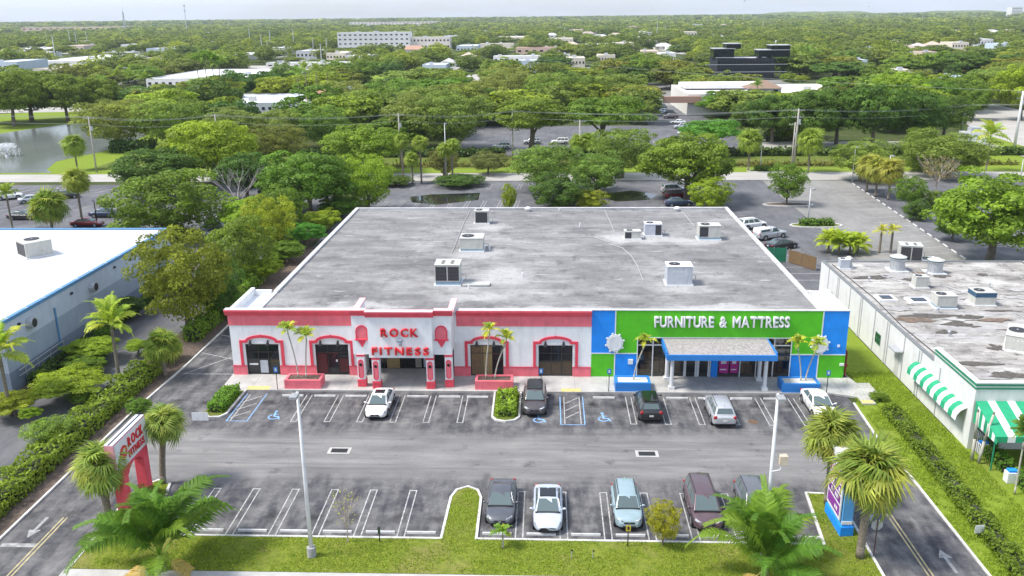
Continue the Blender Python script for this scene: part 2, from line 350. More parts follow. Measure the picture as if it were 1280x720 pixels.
sheet('left_mulch_strip', [(-38.1, 40), (-34.6, 40), (-34.45, 66), (-34.05, 88), (-33.8, 88), (-28.6, 89), (-28.6, 90), (-26.5, 90), (-26.5, 119), (-33.6, 120), (-36, 145), (-38.1, 145)], .004, MULCH)
sheet('right_lawn', [(25.75, 40), (25.7, 56), (25.4, 60), (25.75, 68.2), (27.3, 70), (27.3, 100), (31.3, 100), (31.3, 62.6), (34, 62.6), (40, 56), (40, 40)], .0, GRASS_B)
sheet('yard_slab', rect(24.7, 31.2, 90, 100), .008, CONC)

# front lawn with its two islands
lawn_pts = [(-28.35, 43.85), (-28.5, 51.5), (-28.3, 53.3), (-27.4, 54.3), (-26.4, 53.8), (-26.0, 52.0), (-25.9, 47.5), (-6.55, 47.5), (-6.45, 52.4), (-6.15, 53.4), (-5.4, 53.85), (-4.7, 53.4), (-4.4, 52.4), (-4.35, 47.5),
            (17.05, 47.4), (17.65, 53.5), (18.9, 53.4), (19.6, 50), (19.5, 43.85)]
sheet('front_lawn', lawn_pts, .10, GRASS)
def curb_line(name, pts, w=.17, h=.14, closed=False, m=CURB, pale=None):
    """a concrete curb that follows pts: one closed strip with mitred corners"""
    n = len(pts); mb = MB(); out = []; V = [Vector((p[0], p[1])) for p in pts]
    for i in range(n):
        a = V[i-1] if (closed or i > 0) else V[i]-(V[1]-V[0]); b = V[(i+1) % n] if (closed or i < n-1) else V[i]+(V[i]-V[i-1])
        d1 = (V[i]-a).normalized(); d2 = (b-V[i]).normalized(); t = (d1+d2).normalized() if (d1+d2).length > 1e-4 else d1
        nn = Vector((-t.y, t.x)); k = 1/max(.4, nn.dot(Vector((-d1.y, d1.x)))); out.append((V[i]+nn*w/2*k, V[i]-nn*w/2*k))
    vs_ = []; fs = []
    for l, r in out: vs_ += [(l.x, l.y, -.03), (l.x, l.y, h), (r.x, r.y, h), (r.x, r.y, -.03)]
    for i in range(n if closed else n-1):
        j = (i+1) % n
        for k in range(3): fs.append((i*4+k, i*4+k+1, j*4+k+1, j*4+k))
    if not closed: fs += [(0, 3, 2, 1), ((n-1)*4, (n-1)*4+1, (n-1)*4+2, (n-1)*4+3)]
    mb.add(vs_, fs); o = mb.build(name, m); o['kind'] = 'structure'; return o
curb_line('curb', lawn_pts, closed=False)
sheet('street_sidewalk', rect(-28.6, 19.7, 38, 43.83), .09, CONC)
curb_line('curb', [(-34.4, 40), (-34.4, 66), (-33.95, 76), (-33.85, 88)], .16, .12)
curb_line('curb', [(25.65, 40), (25.6, 56), (25.3, 60), (25.68, 68.2)], .15, .1)
# building sidewalk
walk = MB(); walk.prism([(-28.6, 69.9), (24.6, 69.9), (26.3, 69.2), (26.3, 67.9), (27.4, 67.9), (27.6, 70.2), (28.3, 70.2), (28.3, 72.2), (27.2, 72.2), (26.8, 74.5), (-28.7, 74.5)], -.02, .15)
walk = walk.build('front_sidewalk', CONC); walk['kind'] = 'structure'
mb = MB()
for i in range(19): mb.box(-26+i*2.85, -25.985+i*2.85, 69.95, 73.2, .15, .1525)
mb.build('expansion_joint', DARK, walk)
for x0, x1, y0, y1 in ((-26.3, -24.3, 69.92, 70.7), (1.3, 3.0, 69.92, 70.6), (26.32, 27.3, 67.95, 68.6)):
    MB().poly(rect(x0, x1, y0, y1), .154).build('tactile_ramp', YELLOW, walk); continue
    MB().add([(x0, y0, .01), (x1, y0, .01), (x1, y1, .156), (x0, y1, .156)], [(0, 1, 2, 3)]).add([(x0, y0, -.01), (x1, y0, -.01), (x1, y1, -.01), (x0, y1, -.01), (x0, y1, .15), (x1, y1, .15)], [(0, 3, 2, 1), (0, 4, 3), (1, 2, 5), (2, 3, 4, 5)]).build('tactile_ramp', YELLOW, walk)
# planted islands of the upper row
for pts in ([(-28.3, 65.2), (-27.6, 64.5), (-26.75, 64.6), (-26.4, 65.2), (-26.35, 69.85), (-28.3, 69.85)], [(-4.45, 69.85), (-4.4, 65.0), (-4.05, 64.4), (-3.3, 64.15), (-2.55, 64.4), (-2.2, 65.0), (-2.2, 69.85)]):
    sheet('island_bed', pts, .09, GRASS_D); curb_line('curb', pts, .16, .14)
# painted stall lines
def bar(mb, a, b, w=.078, z=.004):
    a, b = Vector(a), Vector(b); d = (b-a).normalized(); n = Vector((-d.y, d.x))*w/2
    mb.add([(a.x+n.x, a.y+n.y, z), (b.x+n.x, b.y+n.y, z), (b.x-n.x, b.y-n.y, z), (a.x-n.x, a.y-n.y, z)], [(3, 2, 1, 0)])
def hairpin(x, y0, y1, lean=0., gap=.46, top=True, par=lot):
    mb = MB(); bar(mb, (x-gap/2, y0), (x-gap/2+lean, y1)); bar(mb, (x+gap/2, y0), (x+gap/2+lean, y1))
    e = y1 if top else y0; bar(mb, (x-gap/2-.05, e), (x+gap/2+.05, e), .1, .0046); mb.build('stall_line', STRIPE, par)
for x in (-22.85, -20.1, -17.35, -14.6, -11.9, -9.15, -1.69, 1.12, 3.9, 6.65, 9.35, 12.1, 14.9): hairpin(x, 47.75, 53.4)
for x in (-20.5, -17.75, -15.09, -12.4, -9.7, -6.95, 6.99, 9.74, 12.42, 15.15, 17.95, 20.7): hairpin(x, 64.0, 69.2, 0, .46, False)
mb = MB()
for x in (1.17, 3.1): bar(mb, (x, 63.8), (x, 69.2))
bar(mb, (1.17, 63.8), (3.1, 63.8)); bar(mb, (-26.0, 64.0), (-26.0, 69.4)); bar(mb, (-24.3, 64.0), (-24.3, 69.4)); bar(mb, (-26.0, 64.0), (-24.3, 64.0)); mb.build('accessible_bay_line', STRIPEB, lot)
mb = MB()
for x in (1.5, 2.8, -25.7): bar(mb, (x, 63.95), (x, 69.2))
for i in range(3): bar(mb, (1.6, 65+i*1.4), (2.7, 66.2+i*1.4), .1, .0046); bar(mb, (-25.9, 64.6+i*1.5), (-24.6, 65.9+i*1.5), .1, .0046)
mb.build('hatch_line', STRIPE, lot)
for x, y in ((4.7, 65.0), (-.55, 64.7), (-22.3, 64.9)):     # wheelchair symbols
    mb = MB(); ring = [(x+.42*math.cos(t)-.05, y+.42*math.sin(t)-.1) for t in [R(i*30) for i in range(4, 13)]]
    for i in range(len(ring)-1): bar(mb, ring[i], ring[i+1], .12)
    bar(mb, (x-.12, y+.75), (x-.05, y), .15, .0046); bar(mb, (x-.05, y+.02), (x+.35, y-.02), .14, .005); bar(mb, (x+.33, y), (x+.5, y-.5), .13, .0054); bar(mb, (x-.1, y+.4), (x+.25, y+.4), .1, .0058)
    mb.poly([(x-.12+.14*math.cos(R(k*45)), y+.95+.14*math.sin(R(k*45))) for k in range(8)], .0062); mb.build('wheelchair_symbol', STRIPEB, lot)
mb = MB()
for a, b in (((-33.5, 73.7), (-28.6, 73.7)), ((-33.7, 79), (-28.5, 76.6)), ((-33.4, 73.7), (-28.5, 80.5)), ((-33.6, 84), (-28.5, 82))): bar(mb, a, b, .1, .0046)
mb.build('hatch_line', STRIPE, lot)
for x0, ya, yb in ((-31.6, 40, 49.5), (22.3, 40, 52)):
    mb = MB(); bar(mb, (x0-.13, ya), (x0-.13, yb), .1); bar(mb, (x0+.13, ya), (x0+.13, yb), .1); mb.build('lane_line', YLINE, lot)
mb = MB(); bar(mb, (-34, 46.3), (-31.8, 46.3), .4); mb.build('stop_line', STRIPEF, lot)
def arrow(x, y, s):
    mb = MB(); bar(mb, (x, y), (x, y+1.5*s), .22); mb.add([(x-.4, y+1.5*s, .0046), (x+.4, y+1.5*s, .0046), (x, y+2.4*s, .0046)], [(0, 1, 2)] if s > 0 else [(2, 1, 0)]); mb.build('lane_arrow', STRIPEF, lot)
arrow(-32.8, 49.5, -1); arrow(23.9, 44.8, 1); arrow(20.9, 52.5, -1)
for x, y in ((-15.6, 59.1), (7.5, 59.05)):
    f_ = MB(); f_.poly(rect(x-.85, x+.85, y-.5, y+.5), .004); f_ = f_.build('drain_apron', CONC, lot); g_ = MB(); g_.poly(rect(x-.62, x+.62, y-.32, y+.32), .007); g_.build('drain_grate', GRILLE, f_)
    for k in range(7): MB().box(x-.6+k*.18, x-.54+k*.18, y-.3, y+.3, .007, .03).build('grate_bar', BLACK, f_)
MB().poly([(16.55+.42*math.cos(R(k*30)), 64.6+.42*math.sin(R(k*30))) for k in range(12)], .004).build('manhole_cover', mat('rusty_iron', (.13, .08, .05), .8, .3, 6), lot)
# back lot lines, wheel stops' lane and far lots
for k in range(9): hairpin(-28.5+k*2.9, 163.4, 168.6, .3, .5, True, back_lot)
for k in range(9): hairpin(-28.5+k*2.9, 147, 152.5, .3, .5, True, back_lot)
for k in range(6):
    mb = MB(); bar(mb, (30+.2*k, 104+k*2.9), (35, 104+k*2.9), .12); mb.build('stall_line', STRIPE, back_lot)
for k in range(9):
    mb = MB(); bar(mb, (26.8, 140+k*3), (32, 140+k*3), .12); mb.build('stall_line', STRIPE, back_lot)
for k in range(22):
    xx = 53.9+.058*(98+k*3.2-95); mb = MB(); bar(mb, (xx-5.6, 98+k*3.2-1.5), (xx-.3, 98+k*3.2), .12, .0086); mb.build('stall_line', STRIPE, back_lane)
for k in range(13):
    mb = MB(); bar(mb, (60.5, 120+k*3.6), (65.5, 121+k*3.6), .14); mb.build('stall_line', STRIPE, right_lot)
for k in range(16):
    for y0 in (160.5, 143.0): mb = MB(); bar(mb, (-104+k*3.1, y0), (-101.5+k*3.1, y0+5.8), .14, .0); mb.build('stall_line', STRIPE, left_lot)
for k in range(20):
    for x0 in (-21, -9.5):
        mb = MB(); bar(mb, (x0, 209+k*2.6), (x0+5.2, 209+k*2.6), .16, .004); mb.build('stall_line', STRIPE, far_lot)
for k in range(5):
    for y0 in (209, 223): mb = MB(); bar(mb, (15+k*3.0, y0), (15.5+k*3.0, y0+5.5), .16, .004); mb.build('stall_line', STRIPE, far_lot)
for pts in (pxpoly((745, 243), (790, 238), (822, 243), (812, 250), (770, 252)), pxpoly((512, 246), (540, 243), (600, 241), (598, 250), (545, 256), (515, 253))):
    # rainwater lying on the back lot
    sheet('puddle', pts, .008, PUDDLE)
sheet('dry_apron', rect(13.5, 20.5, 134, 139), .01, CONC)
# wheel stops
ws = MB(); ws.extr([(-.09, 0), (.09, 0), (.06, .12), (-.06, .12)], 'x', -.92, .92); ws_me = ws.mesh('wheel_stop')
WSM = mat('white_wheel_stop', (.56, .56, .555), .75, .15, 2, dirt=.6)
def stop_bar(x, y, rz, label, group):
    o = link('wheel_stop', ws_me, WSM); o.location = (x, y, 0); o.rotation_euler = (0, 0, rz); tag(o, label, 'wheel stop', group)
for x in (-21.5, -18.7, -16, -13.25, -10.5, -7.9, -3.1, -.3, 2.5, 5.3, 8.0, 10.7, 13.5, 16.2): stop_bar(x, 48.2, 0, 'white concrete wheel stop along the front lawn curb', 'wheel stops along the front lawn')
for x in (-21.9, -19.1, -16.4, -13.75, -11.05, -8.3, -5.9, -.8, 4.9, 8.35, 11.1, 13.8, 16.5, 19.3, 22.3): stop_bar(x, 68.95, 0, 'white concrete wheel stop in front of the shop sidewalk', 'wheel stops along the shop sidewalk')
for k in range(24): stop_bar(54.1+.058*(96+k*3.1-95), 96+k*3.1, R(86.7), 'white wheel stop in the long row beside the pale back lane', 'wheel stops along the back lane')
# grass blades on the near lawns
def blades(name, polys, n, h, m):
    tri = []; 
    for pts, cnt in zip(polys, n):
        a = np.array(pts); lo, hi = a.min(0), a.max(0); got = 0
        while got < cnt:
            q = nprs.uniform(lo, hi, (cnt, 2)); k = inside(q, a); q = q[k][:cnt-got]; got += len(q); tri.append(q)
    q = np.vstack(tri); bare = np.sin(q[:, 0]*.55+1.7*np.sin(q[:, 1]*.8))+.8*np.sin(q[:, 0]*1.7-q[:, 1]*1.3)+.5*np.sin(q[:, 0]*4.1+q[:, 1]*3.7); q = q[bare+nprs.normal(0, .3, len(q)) < 1.05]; m_n = len(q); ang = nprs.uniform(0, 6.28, m_n); hh = h*nprs.uniform(.5, 1.4, m_n); w = .035; tilt = nprs.normal(0, .06, (m_n, 2))
    v = np.zeros((m_n, 3, 3)); c, s = np.cos(ang)*w, np.sin(ang)*w; z0 = .08
    v[:, 0] = np.c_[q[:, 0]-c, q[:, 1]-s, np.full(m_n, z0)]; v[:, 1] = np.c_[q[:, 0]+c, q[:, 1]+s, np.full(m_n, z0)]; v[:, 2] = np.c_[q+tilt, z0+hh]
    o = link(name, np_mesh(name, v.reshape(-1, 3), 3, nprs.rand(m_n)), m); o['kind'] = 'stuff'; return o
def inside(q, poly):
    x, y = q[:, 0], q[:, 1]; r = np.zeros(len(q), bool); n = len(poly); j = n-1
    for i in range(n):
        xi, yi = poly[i]; xj, yj = poly[j]
        with np.errstate(divide='ignore', invalid='ignore'): t = (xj-xi)*(y-yi)/(yj-yi)+xi
        r ^= ((yi > y) != (yj > y)) & (x < t); j = i
    return r
def np_mesh(name, verts, k, var=None):
    """mesh of separate k-gons from an array of corners"""
    n = len(verts)//k; me = bpy.data.meshes.new(name); me.vertices.add(n*k); me.vertices.foreach_set('co', np.asarray(verts, np.float32).ravel())
    me.loops.add(n*k); me.loops.foreach_set('vertex_index', np.arange(n*k, dtype=np.int32)); me.polygons.add(n); me.polygons.foreach_set('loop_start', np.arange(0, n*k, k, dtype=np.int32))
    try: me.polygons.foreach_set('loop_total', np.full(n, k, dtype=np.int32))
    except Exception: pass
    if var is not None: at = me.attributes.new('var', 'FLOAT', 'FACE'); at.data.foreach_set('value', np.asarray(var, np.float32))
    me.update(calc_edges=True); return me
g_ = blades('grass', [lawn_pts, [(25.8, 44), (31.2, 44), (31.2, 75), (26.2, 75), (25.7, 60)]], [42000, 30000], .1, LEAF); g_.color = (.13, .17, .024, 1); g_['label'] = 'short mown grass on the front and side lawns'; g_['category'] = 'grass'
# ------------------------------------------------------------------ roof material
def roof_mat(name, lo, mid, hi, stain=.6, sc=1., pat=False):
    m, nt, b = new_mat(name); v = coords(nt, True); vx = coords(nt, True, (.3, 1., 1.))
    a = noise(nt, v, .09*sc, 6, .62); st = noise(nt, vx, .45*sc, 7, .68); f = noise(nt, v, 3., 5, .6); blot = noise(nt, v, .35*sc, 6, .7)
    c = ramp(nt, mixc(nt, .5, a, st), [(.36, lo), (.5, mid), (.64, hi)])
    c = mixc(nt, ramp(nt, blot, [(.54, 0.), (.68, stain)]), c, tuple(x*.45 for x in lo))
    c = mixc(nt, ramp(nt, noise(nt, vx, .8*sc, 6, .7), [(.60, 0.), (.68, .8)]), c, tuple(min(.8, x*1.35) for x in hi))
    if pat:      # pale sealant worn into the membrane round the units and along the front
        pos = nd(nt, 'ShaderNodeNewGeometry').outputs['Position']; wob = nd(nt, 'ShaderNodeVectorMath', {0: nd(nt, 'ShaderNodeTexNoise', {'Vector': v, 'Scale': .55, 'Detail': 5}).outputs['Color'], 1: (5., 4., 0.)}, operation='MULTIPLY').outputs[0]
        pw = nd(nt, 'ShaderNodeVectorMath', {0: pos, 1: wob}, operation='ADD').outputs[0]
        for px, py, rx, ry in ((578, 356, 4.2, 2.6), (600, 318, 4.0, 3.6), (612, 283, 3.5, 3.0), (808, 298, 5.6, 2.6), (872, 301, 4.2, 2.2), (850, 360, 3.6, 2.4), (770, 297, 2.6, 4.), (630, 343, 4.2, 4.), (700, 386, 8, 1.2), (905, 385, 8, 1.2), (450, 384, 6, 1.4), (590, 372, 5, 2)):
            q = P(px, py, 5.8); dv = nd(nt, 'ShaderNodeVectorMath', {0: nd(nt, 'ShaderNodeVectorMath', {0: pw, 1: (q.x+2.5, q.y+2., 5.8)}, operation='SUBTRACT').outputs[0], 1: (1/rx, 1/ry, 0)}, operation='MULTIPLY').outputs[0]
            ln = nd(nt, 'ShaderNodeVectorMath', {0: dv}, operation='LENGTH').outputs['Value']; c = mixc(nt, ramp(nt, ln, [(.35, .62), (1.15, 0.)]), c, (.47, .465, .46))
        c = mixc(nt, ramp(nt, noise(nt, v, 1.9, 6, .75), [(.56, 0.), (.66, .55)]), c, tuple(x*.6 for x in lo))
    sep = nd(nt, 'ShaderNodeSeparateXYZ', {0: nd(nt, 'ShaderNodeNewGeometry').outputs['Position']}).outputs['Y']
    seam = nd(nt, 'ShaderNodeMath', {0: nd(nt, 'ShaderNodeMath', {0: sep, 1: .9}, operation='MULTIPLY').outputs[0]}, operation='FRACT').outputs[0]
    c = mixc(nt, ramp(nt, seam, [(0., .35), (.03, 0.)]), c, tuple(x*.7 for x in lo))
    c = mixc(nt, .4, c, ramp(nt, f, [(.25, (.7, .7, .7)), (.75, (1.25, 1.25, 1.25))]), 'MULTIPLY')
    nt.links.new(c, b.inputs['Base Color']); b.inputs['Roughness'].default_value = .9; bump(nt, b, f, .3, .03); return m
ROOF = roof_mat('weathered_membrane_roof', (.115, .112, .113), (.20, .196, .197), (.32, .315, .313), .6, 1.35, True)
ROOF_R = roof_mat('stained_membrane_roof', (.15, .14, .13), (.33, .315, .295), (.52, .51, .49), .9, 2.4)
ROOF_W = mat('white_membrane_roof', (.60, .60, .60), .6, .04, .3, dirt=.12)
GRAVEL = mat('gravel_roof', (.32, .30, .295), .95, .35, 5, bumpy=.8)
m_, nt_, b_ = new_mat('clear_shop_glass'); nt_.nodes.remove(b_)
_g1 = nd(nt_, 'ShaderNodeBsdfGlossy', {'Color': (1, 1, 1, 1), 'Roughness': .03}); _t1 = nd(nt_, 'ShaderNodeBsdfTransparent', {'Color': (.85, .86, .86, 1)}); _fr = nd(nt_, 'ShaderNodeFresnel', {'IOR': 1.5})
_mx = nd(nt_, 'ShaderNodeMixShader', {0: _fr.outputs[0]}); nt_.links.new(_t1.outputs[0], _mx.inputs[1]); nt_.links.new(_g1.outputs[0], _mx.inputs[2]); nt_.links.new(_mx.outputs[0], nt_.nodes['Material Output'].inputs['Surface']); SHOPGLASS = m_
CARD = mat('cardboard', (.34, .21, .11), .85, .15, 3)
BROWN = mat('brown_board', (.17, .11, .055), .7, .15, 3)
INSIDE = mat('dim_interior', (.30, .27, .24), .9, .2, 1)
MAGENTA = mat('magenta_poster', (.42, .02, .22), .5, .1, 3)
FRAME = mat('dark_bronze_frame', (.03, .028, .027), .4, .2, 4)
FRAMEW = mat('white_aluminium_frame', (.68, .69, .70), .4, .06, 4)

YF = 73.3
COPE = mat('weathered_coping', (.50, .49, .50), .8, .15, 1.2, dirt=.5)
store = thing('shopping_plaza', 'low flat-roofed retail building, pink and white half beside green and blue half', 'building', (-1, 96, 0)); OB = store.location
def part(mb, name, m, par=store, **k): return mb.build(name, m, par, **k)
def M_(): return MB(OB)
# shell
w = M_(); w.box(-26.4, -26.05, 73.7, 118.8, 0, 5.95); w.box(24.3, 24.65, 73.7, 118.8, 0, 5.95); w.box(-26.05, 24.3, 118.45, 118.8, 0, 5.9); part(w, 'wall', STUCCO)
w = M_(); w.box(-26.05, 24.3, 73.75, 118.45, 5.55, 5.8); roof_main = part(w, 'roof', ROOF)
for a in ((-26.46, -26.0, 80.1, 118.9, 5.952, 6.0), (24.25, 24.70, 80.1, 118.9, 5.952, 6.0), (-26.0, 24.25, 118.4, 118.9, 5.902, 5.98)): w = M_(); w.box(*a); w.build('roof_edging', COPE, roof_main)
for s, xa, xb, xo, xi in ((-1, -28.5, -26.5, -28.5, -28.15), (1, 24.75, 26.38, 26.03, 26.38)):
    w = M_(); w.box(xa, xb, 73.65, 80, 0, 5.62); part(w, 'wing', STUCCO)
    w = M_(); w.box(xo, xi, 73.65, 80, 5.62, 6.40); w.box(xa if s < 0 else xa, xb, 79.7, 80.0, 5.622, 6.2) if s < 0 else w.box(xa, 26.0, 79.7, 80, 5.622, 6.2); part(w, 'parapet', WHITE)
# front wall, gym half: full-height piers between the openings and the strip above them
OPEN = [(-27.24, -24.2), (-20.86, -17.85), (-16.4, -8.3), (-6.82, -3.85), (-.7, 2.35)]; ZO = 3.12
xs = [-28.5]+[v for o in OPEN for v in o]+[4.0]
wall = M_()
for i in range(0, len(xs), 2): wall.box(xs[i], xs[i+1], YF, YF+.35, .0, ZO)
wall.box(-28.5, 4.0, YF, YF+.35, ZO, 5.9); wall = part(wall, 'gym_front_wall', STUCCO)
for i in range(0, len(xs), 2):
    xa_ = xs[i]-(.03 if i == 0 else 0); M_().box(xa_, xs[i+1], YF-.06, YF-.002, .15, 1.02).build('base_band', PINKL, store); M_().box(xa_, xs[i+1], YF-.09, YF-.061, 1.0, 1.08).build('base_moulding', PINKD, store)
for xa, xb in ((-28.55, -17.0), (-8.0, 4.0)):
    w = M_(); w.box(xa, xb, YF-.05, YF-.003, 4.92, 5.86); part(w, 'frieze_band', PINKL)
    prof = [(YF-.06, 5.86), (YF-.14, 5.9), (YF-.16, 6.02), (YF-.26, 6.12), (YF-.34, 6.3), (YF-.34, 6.44), (YF+.34, 6.44), (YF+.34, 5.901), (YF-.02, 5.901)]
    w = M_(); w.extr(prof, 'x', xa-.2 if xa < -20 else xa, xb); part(w, 'cornice', PINK)
    w = M_(); w.box(xa-.22 if xa < -20 else xa, xb, YF-.30, YF+.36, 6.441, 6.47); part(w, 'coping', COPE)
def band(mb, pts, w, y0, y1):
    """flat band of width w along a polyline of (x, z), between planes y0 and y1"""
    V = [Vector(p) for p in pts]; n = len(V); out = []
    for i in range(n):
        d1 = (V[i]-V[i-1]).normalized() if i else (V[1]-V[0]).normalized(); d2 = (V[i+1]-V[i]).normalized() if i < n-1 else d1
        t = (d1+d2).normalized(); nn = Vector((-t.y, t.x)); k = 1/max(.4, nn.dot(Vector((-d1.y, d1.x)))); out += [V[i]+nn*w/2*k, V[i]-nn*w/2*k]
    vs_ = [(p.x, y0, p.y) for p in out]+[(p.x, y1, p.y) for p in out]; m = 2*n; fs = []
    for i in range(n-1):
        a, b, c, d = 2*i, 2*i+1, 2*i+3, 2*i+2
        fs += [(a, b, c, d), (m+d, m+c, m+b, m+a), (a, d, m+d, m+a), (b, m+b, m+c, c)]
    fs += [(0, m, m+1, 1), (m-2, m-1, 2*m-1, 2*m-2)]; mb.add(vs_, fs)
def shop_window(x0, x1, kind):
    win = part(M_().box(x0, x1, YF+.16, YF+.19, .15, ZO), 'shop_window', GLASS)
    f = M_()
    for x in (x0, x1-.07, x0+(x1-x0)*.36, x0+(x1-x0)*.66): f.box(x, x+.07, YF+.08, YF+.158, .15, ZO)
    f.box(x0+.07, x1-.07, YF+.085, YF+.156, ZO-.08, ZO); f.box(x0+.07, x1-.07, YF+.085, YF+.156, 2.28, 2.35); f.box(x0+.07, x1-.07, YF+.085, YF+.156, .15, .25); f.build('window_frame', FRAME, win)
    xo0, xo1, xm = x0-.36, x1+.36, (x0+x1)/2; pts = [(xo0, 1.09), (xo0, 3.38), (xo0+.5, 3.38)]; r = (xo1-xo0-1.0)/2
    pts += [(xm-r*math.cos(R(a)), 3.38+.5*math.sin(R(a))) for a in range(15, 180, 15)]+[(xo1-.5, 3.38), (xo1, 3.38), (xo1, 1.09)]
    t = M_(); band(t, pts, .24, YF-.10, YF-.003); t = part(t, 'arched_trim', PINKD)
    t2 = M_(); band(t2, [(x0-.12, 1.09), (x0-.12, 3.2), (x1+.12, 3.2), (x1+.12, 1.09)], .12, YF-.04, YF-.003); t2.build('reveal', WHITE, t)
    M_().box(xm-.11, xm+.11, YF-.14, YF-.101, 3.78, 4.06).build('keystone', PINKD, t)
    for x in (x0+.62, x1-.82):
        l = M_(); l.cyl((x, YF-.003, 3.45), (x, YF-.35, 3.6), .03, .03, 6); l.cyl((x, YF-.34, 3.62), (x, YF-.44, 3.14), .07, .17, 10); part(l, 'barn_lamp', BLACK)
    if kind == 'paper': M_().box(x0+.2, x0+1.0, YF+.1, YF+.15, 1.05, 1.2).build('paper_strip', WHITE, win); M_().box(x0+1.18, x0+1.9, YF+.1, YF+.15, .3, 1.5).build('door_panel', UNITG, win)
    if kind == 'red': M_().box(x0+.1, x0+1.0, YF+.1, YF+.15, .3, 2.2).build('red_panel', mat('dark_red_panel', (.07, .012, .015), .5), win); M_().box(x0+2.0, x1-.1, YF+.1, YF+.15, .4, 1.7).build('red_panel', mat('dark_red_panel', (.07, .012, .015), .5), win); M_().box(x0+1.8, x0+1.95, YF+.09, YF+.14, 1.4, 1.6).build('note', WHITE, win)
    if kind == 'board': M_().box(x0+.98, x0+1.95, YF+.1, YF+.15, .25, 3.0).build('tan_board', mat('tan_board', (.30, .22, .10), .7), win); M_().box(x0+.1, x0+.95, YF+.1, YF+.15, .25, 3.0).build('brown_board', BROWN, win)
    if kind == 'half': M_().box(x0+.07, x1-.07, YF+.1, YF+.15, .26, 1.45).build('brown_board', mat('dark_brown_board', (.07, .05, .03), .6), win)
for (a, b), k in zip([OPEN[i] for i in (0, 1, 3, 4)], ('paper', 'red', 'board', 'half')): shop_window(a, b, k)
# portal
pf = M_(); pf.box(-15.35, -9.8, 70.3, 70.7, 3.05, 6.75); pf = part(pf, 'portal_sign_wall', STUCCO)
for xa, xb in ((-16.8, -15.352), (-9.798, -8.2)): M_().box(xa, xb, 70.72, 71.1, 3.2, 6.75).build('portal_side_panel', STUCCO, store)
w = M_(); w.box(-16.8, -16.5, 71.102, 75.2, 3.2, 6.75); w.box(-8.5, -8.2, 71.102, 75.2, 3.2, 6.75); w.box(-16.5, -8.5, 71.1, 73.29, 3.2, 3.4); part(w, 'portal_return', STUCCO)
w = M_(); w.box(-16.9, -8.1, 71.3, 71.32, 6.1, 6.12)
def cornice_run(xa, xb, y):
    prof = [(y-.02, 6.752), (y-.08, 6.78), (y-.12, 6.95), (y-.22, 7.05), (y-.28, 7.2), (y-.28, 7.3), (y+.38, 7.3), (y+.38, 6.752)]
    c = M_(); c.extr(prof, 'x', xa, xb); part(c, 'portal_cornice', PINK)
    M_().box(xa, xb, y-.29, y+.38, 7.302, 7.34).build('coping', mat('pale_coral_coping', (.75, .45, .47), .7), store)
cornice_run(-15.5, -9.65, 70.3); cornice_run(-16.95, -15.502, 70.72); cornice_run(-9.648, -8.05, 70.72)
w = M_(); w.box(-16.95, -16.4, 71.101, 75.3, 6.752, 6.9); w.box(-8.6, -8.05, 71.101, 75.3, 6.752, 6.9); part(w, 'portal_coping', mat('pale_coral_coping', (.75, .45, .47), .7))
for xc, yc in ((-16.2, 71.0), (-14.82, 70.62), (-10.08, 70.62), (-8.5, 71.0)):
    zt = 3.2 if yc > 70.8 else 3.05; yf = yc-.3
    p = M_(); p.box(xc-.33, xc+.33, yf, yc+.3, .85, zt-.002); p = part(p, 'pillar', STUCCO)
    M_().box(xc-.37, xc+.37, yf-.04, yc+.34, .15, .85).build('pillar_base', PINK, p)
    b_ = M_(); band(b_, [(xc-.2, .28), (xc+.2, .28), (xc+.2, .7), (xc-.2, .7), (xc-.2, .29)], .05, yf-.07, yf-.041); b_.build('pillar_panel', PINKD, p)
    pill = [(xc+.2*math.cos(R(a)), 2.5+.2*math.sin(R(a))) for a in range(0, 181, 30)]+[(xc+.2*math.cos(R(a)), 1.2+.2*math.sin(R(a))) for a in range(180, 361, 30)]
    b_ = M_(); b_.extr(pill, 'y', yf-.04, yf-.002); b_.build('pillar_inset', PINKL, p)
    b_ = M_(); band(b_, pill+pill[:1], .06, yf-.06, yf-.003); b_.build('pillar_rim', PINKD, p)
    M_().cyl((xc, yf-.07, 2.25), (xc, yf-.041, 2.25), .14, .14, 10).build('pillar_hole', BLACK, p)  # dark hole of the inset put in as a black disc
    M_().box(xc-.36, xc+.36, yf-.03, yc+.33, zt-.2, zt-.01).build('pillar_cap', PINKD, p)
for xc in (-15.95, -9.05):   # arched ornaments
    sh = [(xc-.48, 4.62)]+[(xc-.48*math.cos(R(a)), 5.35+.5*math.sin(R(a))) for a in range(0, 181, 20)]+[(xc+.48, 4.62)]
    n_ = M_(); n_.extr(sh, 'y', 70.66, 70.718); n_ = part(n_, 'arched_ornament', PINKL)
    n2 = M_(); band(n2, sh, .1, 70.62, 70.717); n2.build('ornament_rim', PINKD, n_)
    n3 = M_(); n3.box(xc-.62, xc+.62, 70.56, 70.717, 4.54, 4.63); n3.extr([(xc-.38, 4.539), (xc+.38, 4.539), (xc, 3.88)], 'y', 70.62, 70.717); n3.build('ornament_bracket', PINKD, n_)
write(store, 'ROCK', RED, 3.2, .74, Vector((-14.2, 70.19, 5.06))-OB, FRONT, .026, .2, .2)
write(store, 'FITNESS', RED, 4.95, .68, Vector((-15.05, 70.19, 3.38))-OB, FRONT, .026, .2, .2)
SIGNBACK = mat('letter_backing', (.85, .80, .80), .5, .05)
lg = M_(); lg.ball((-12.6, 70.2, 4.68), .30, .1, .2, 10, 6); lg.extr([(-12.75, 4.5), (-12.5, 4.5), (-12.42, 4.24), (-12.62, 4.2)], 'y', 70.16, 70.29); part(lg, 'emblem', mat('steel_blue_emblem', (.42, .50, .58), .3, .2, 6, metal=.3), smooth=True)
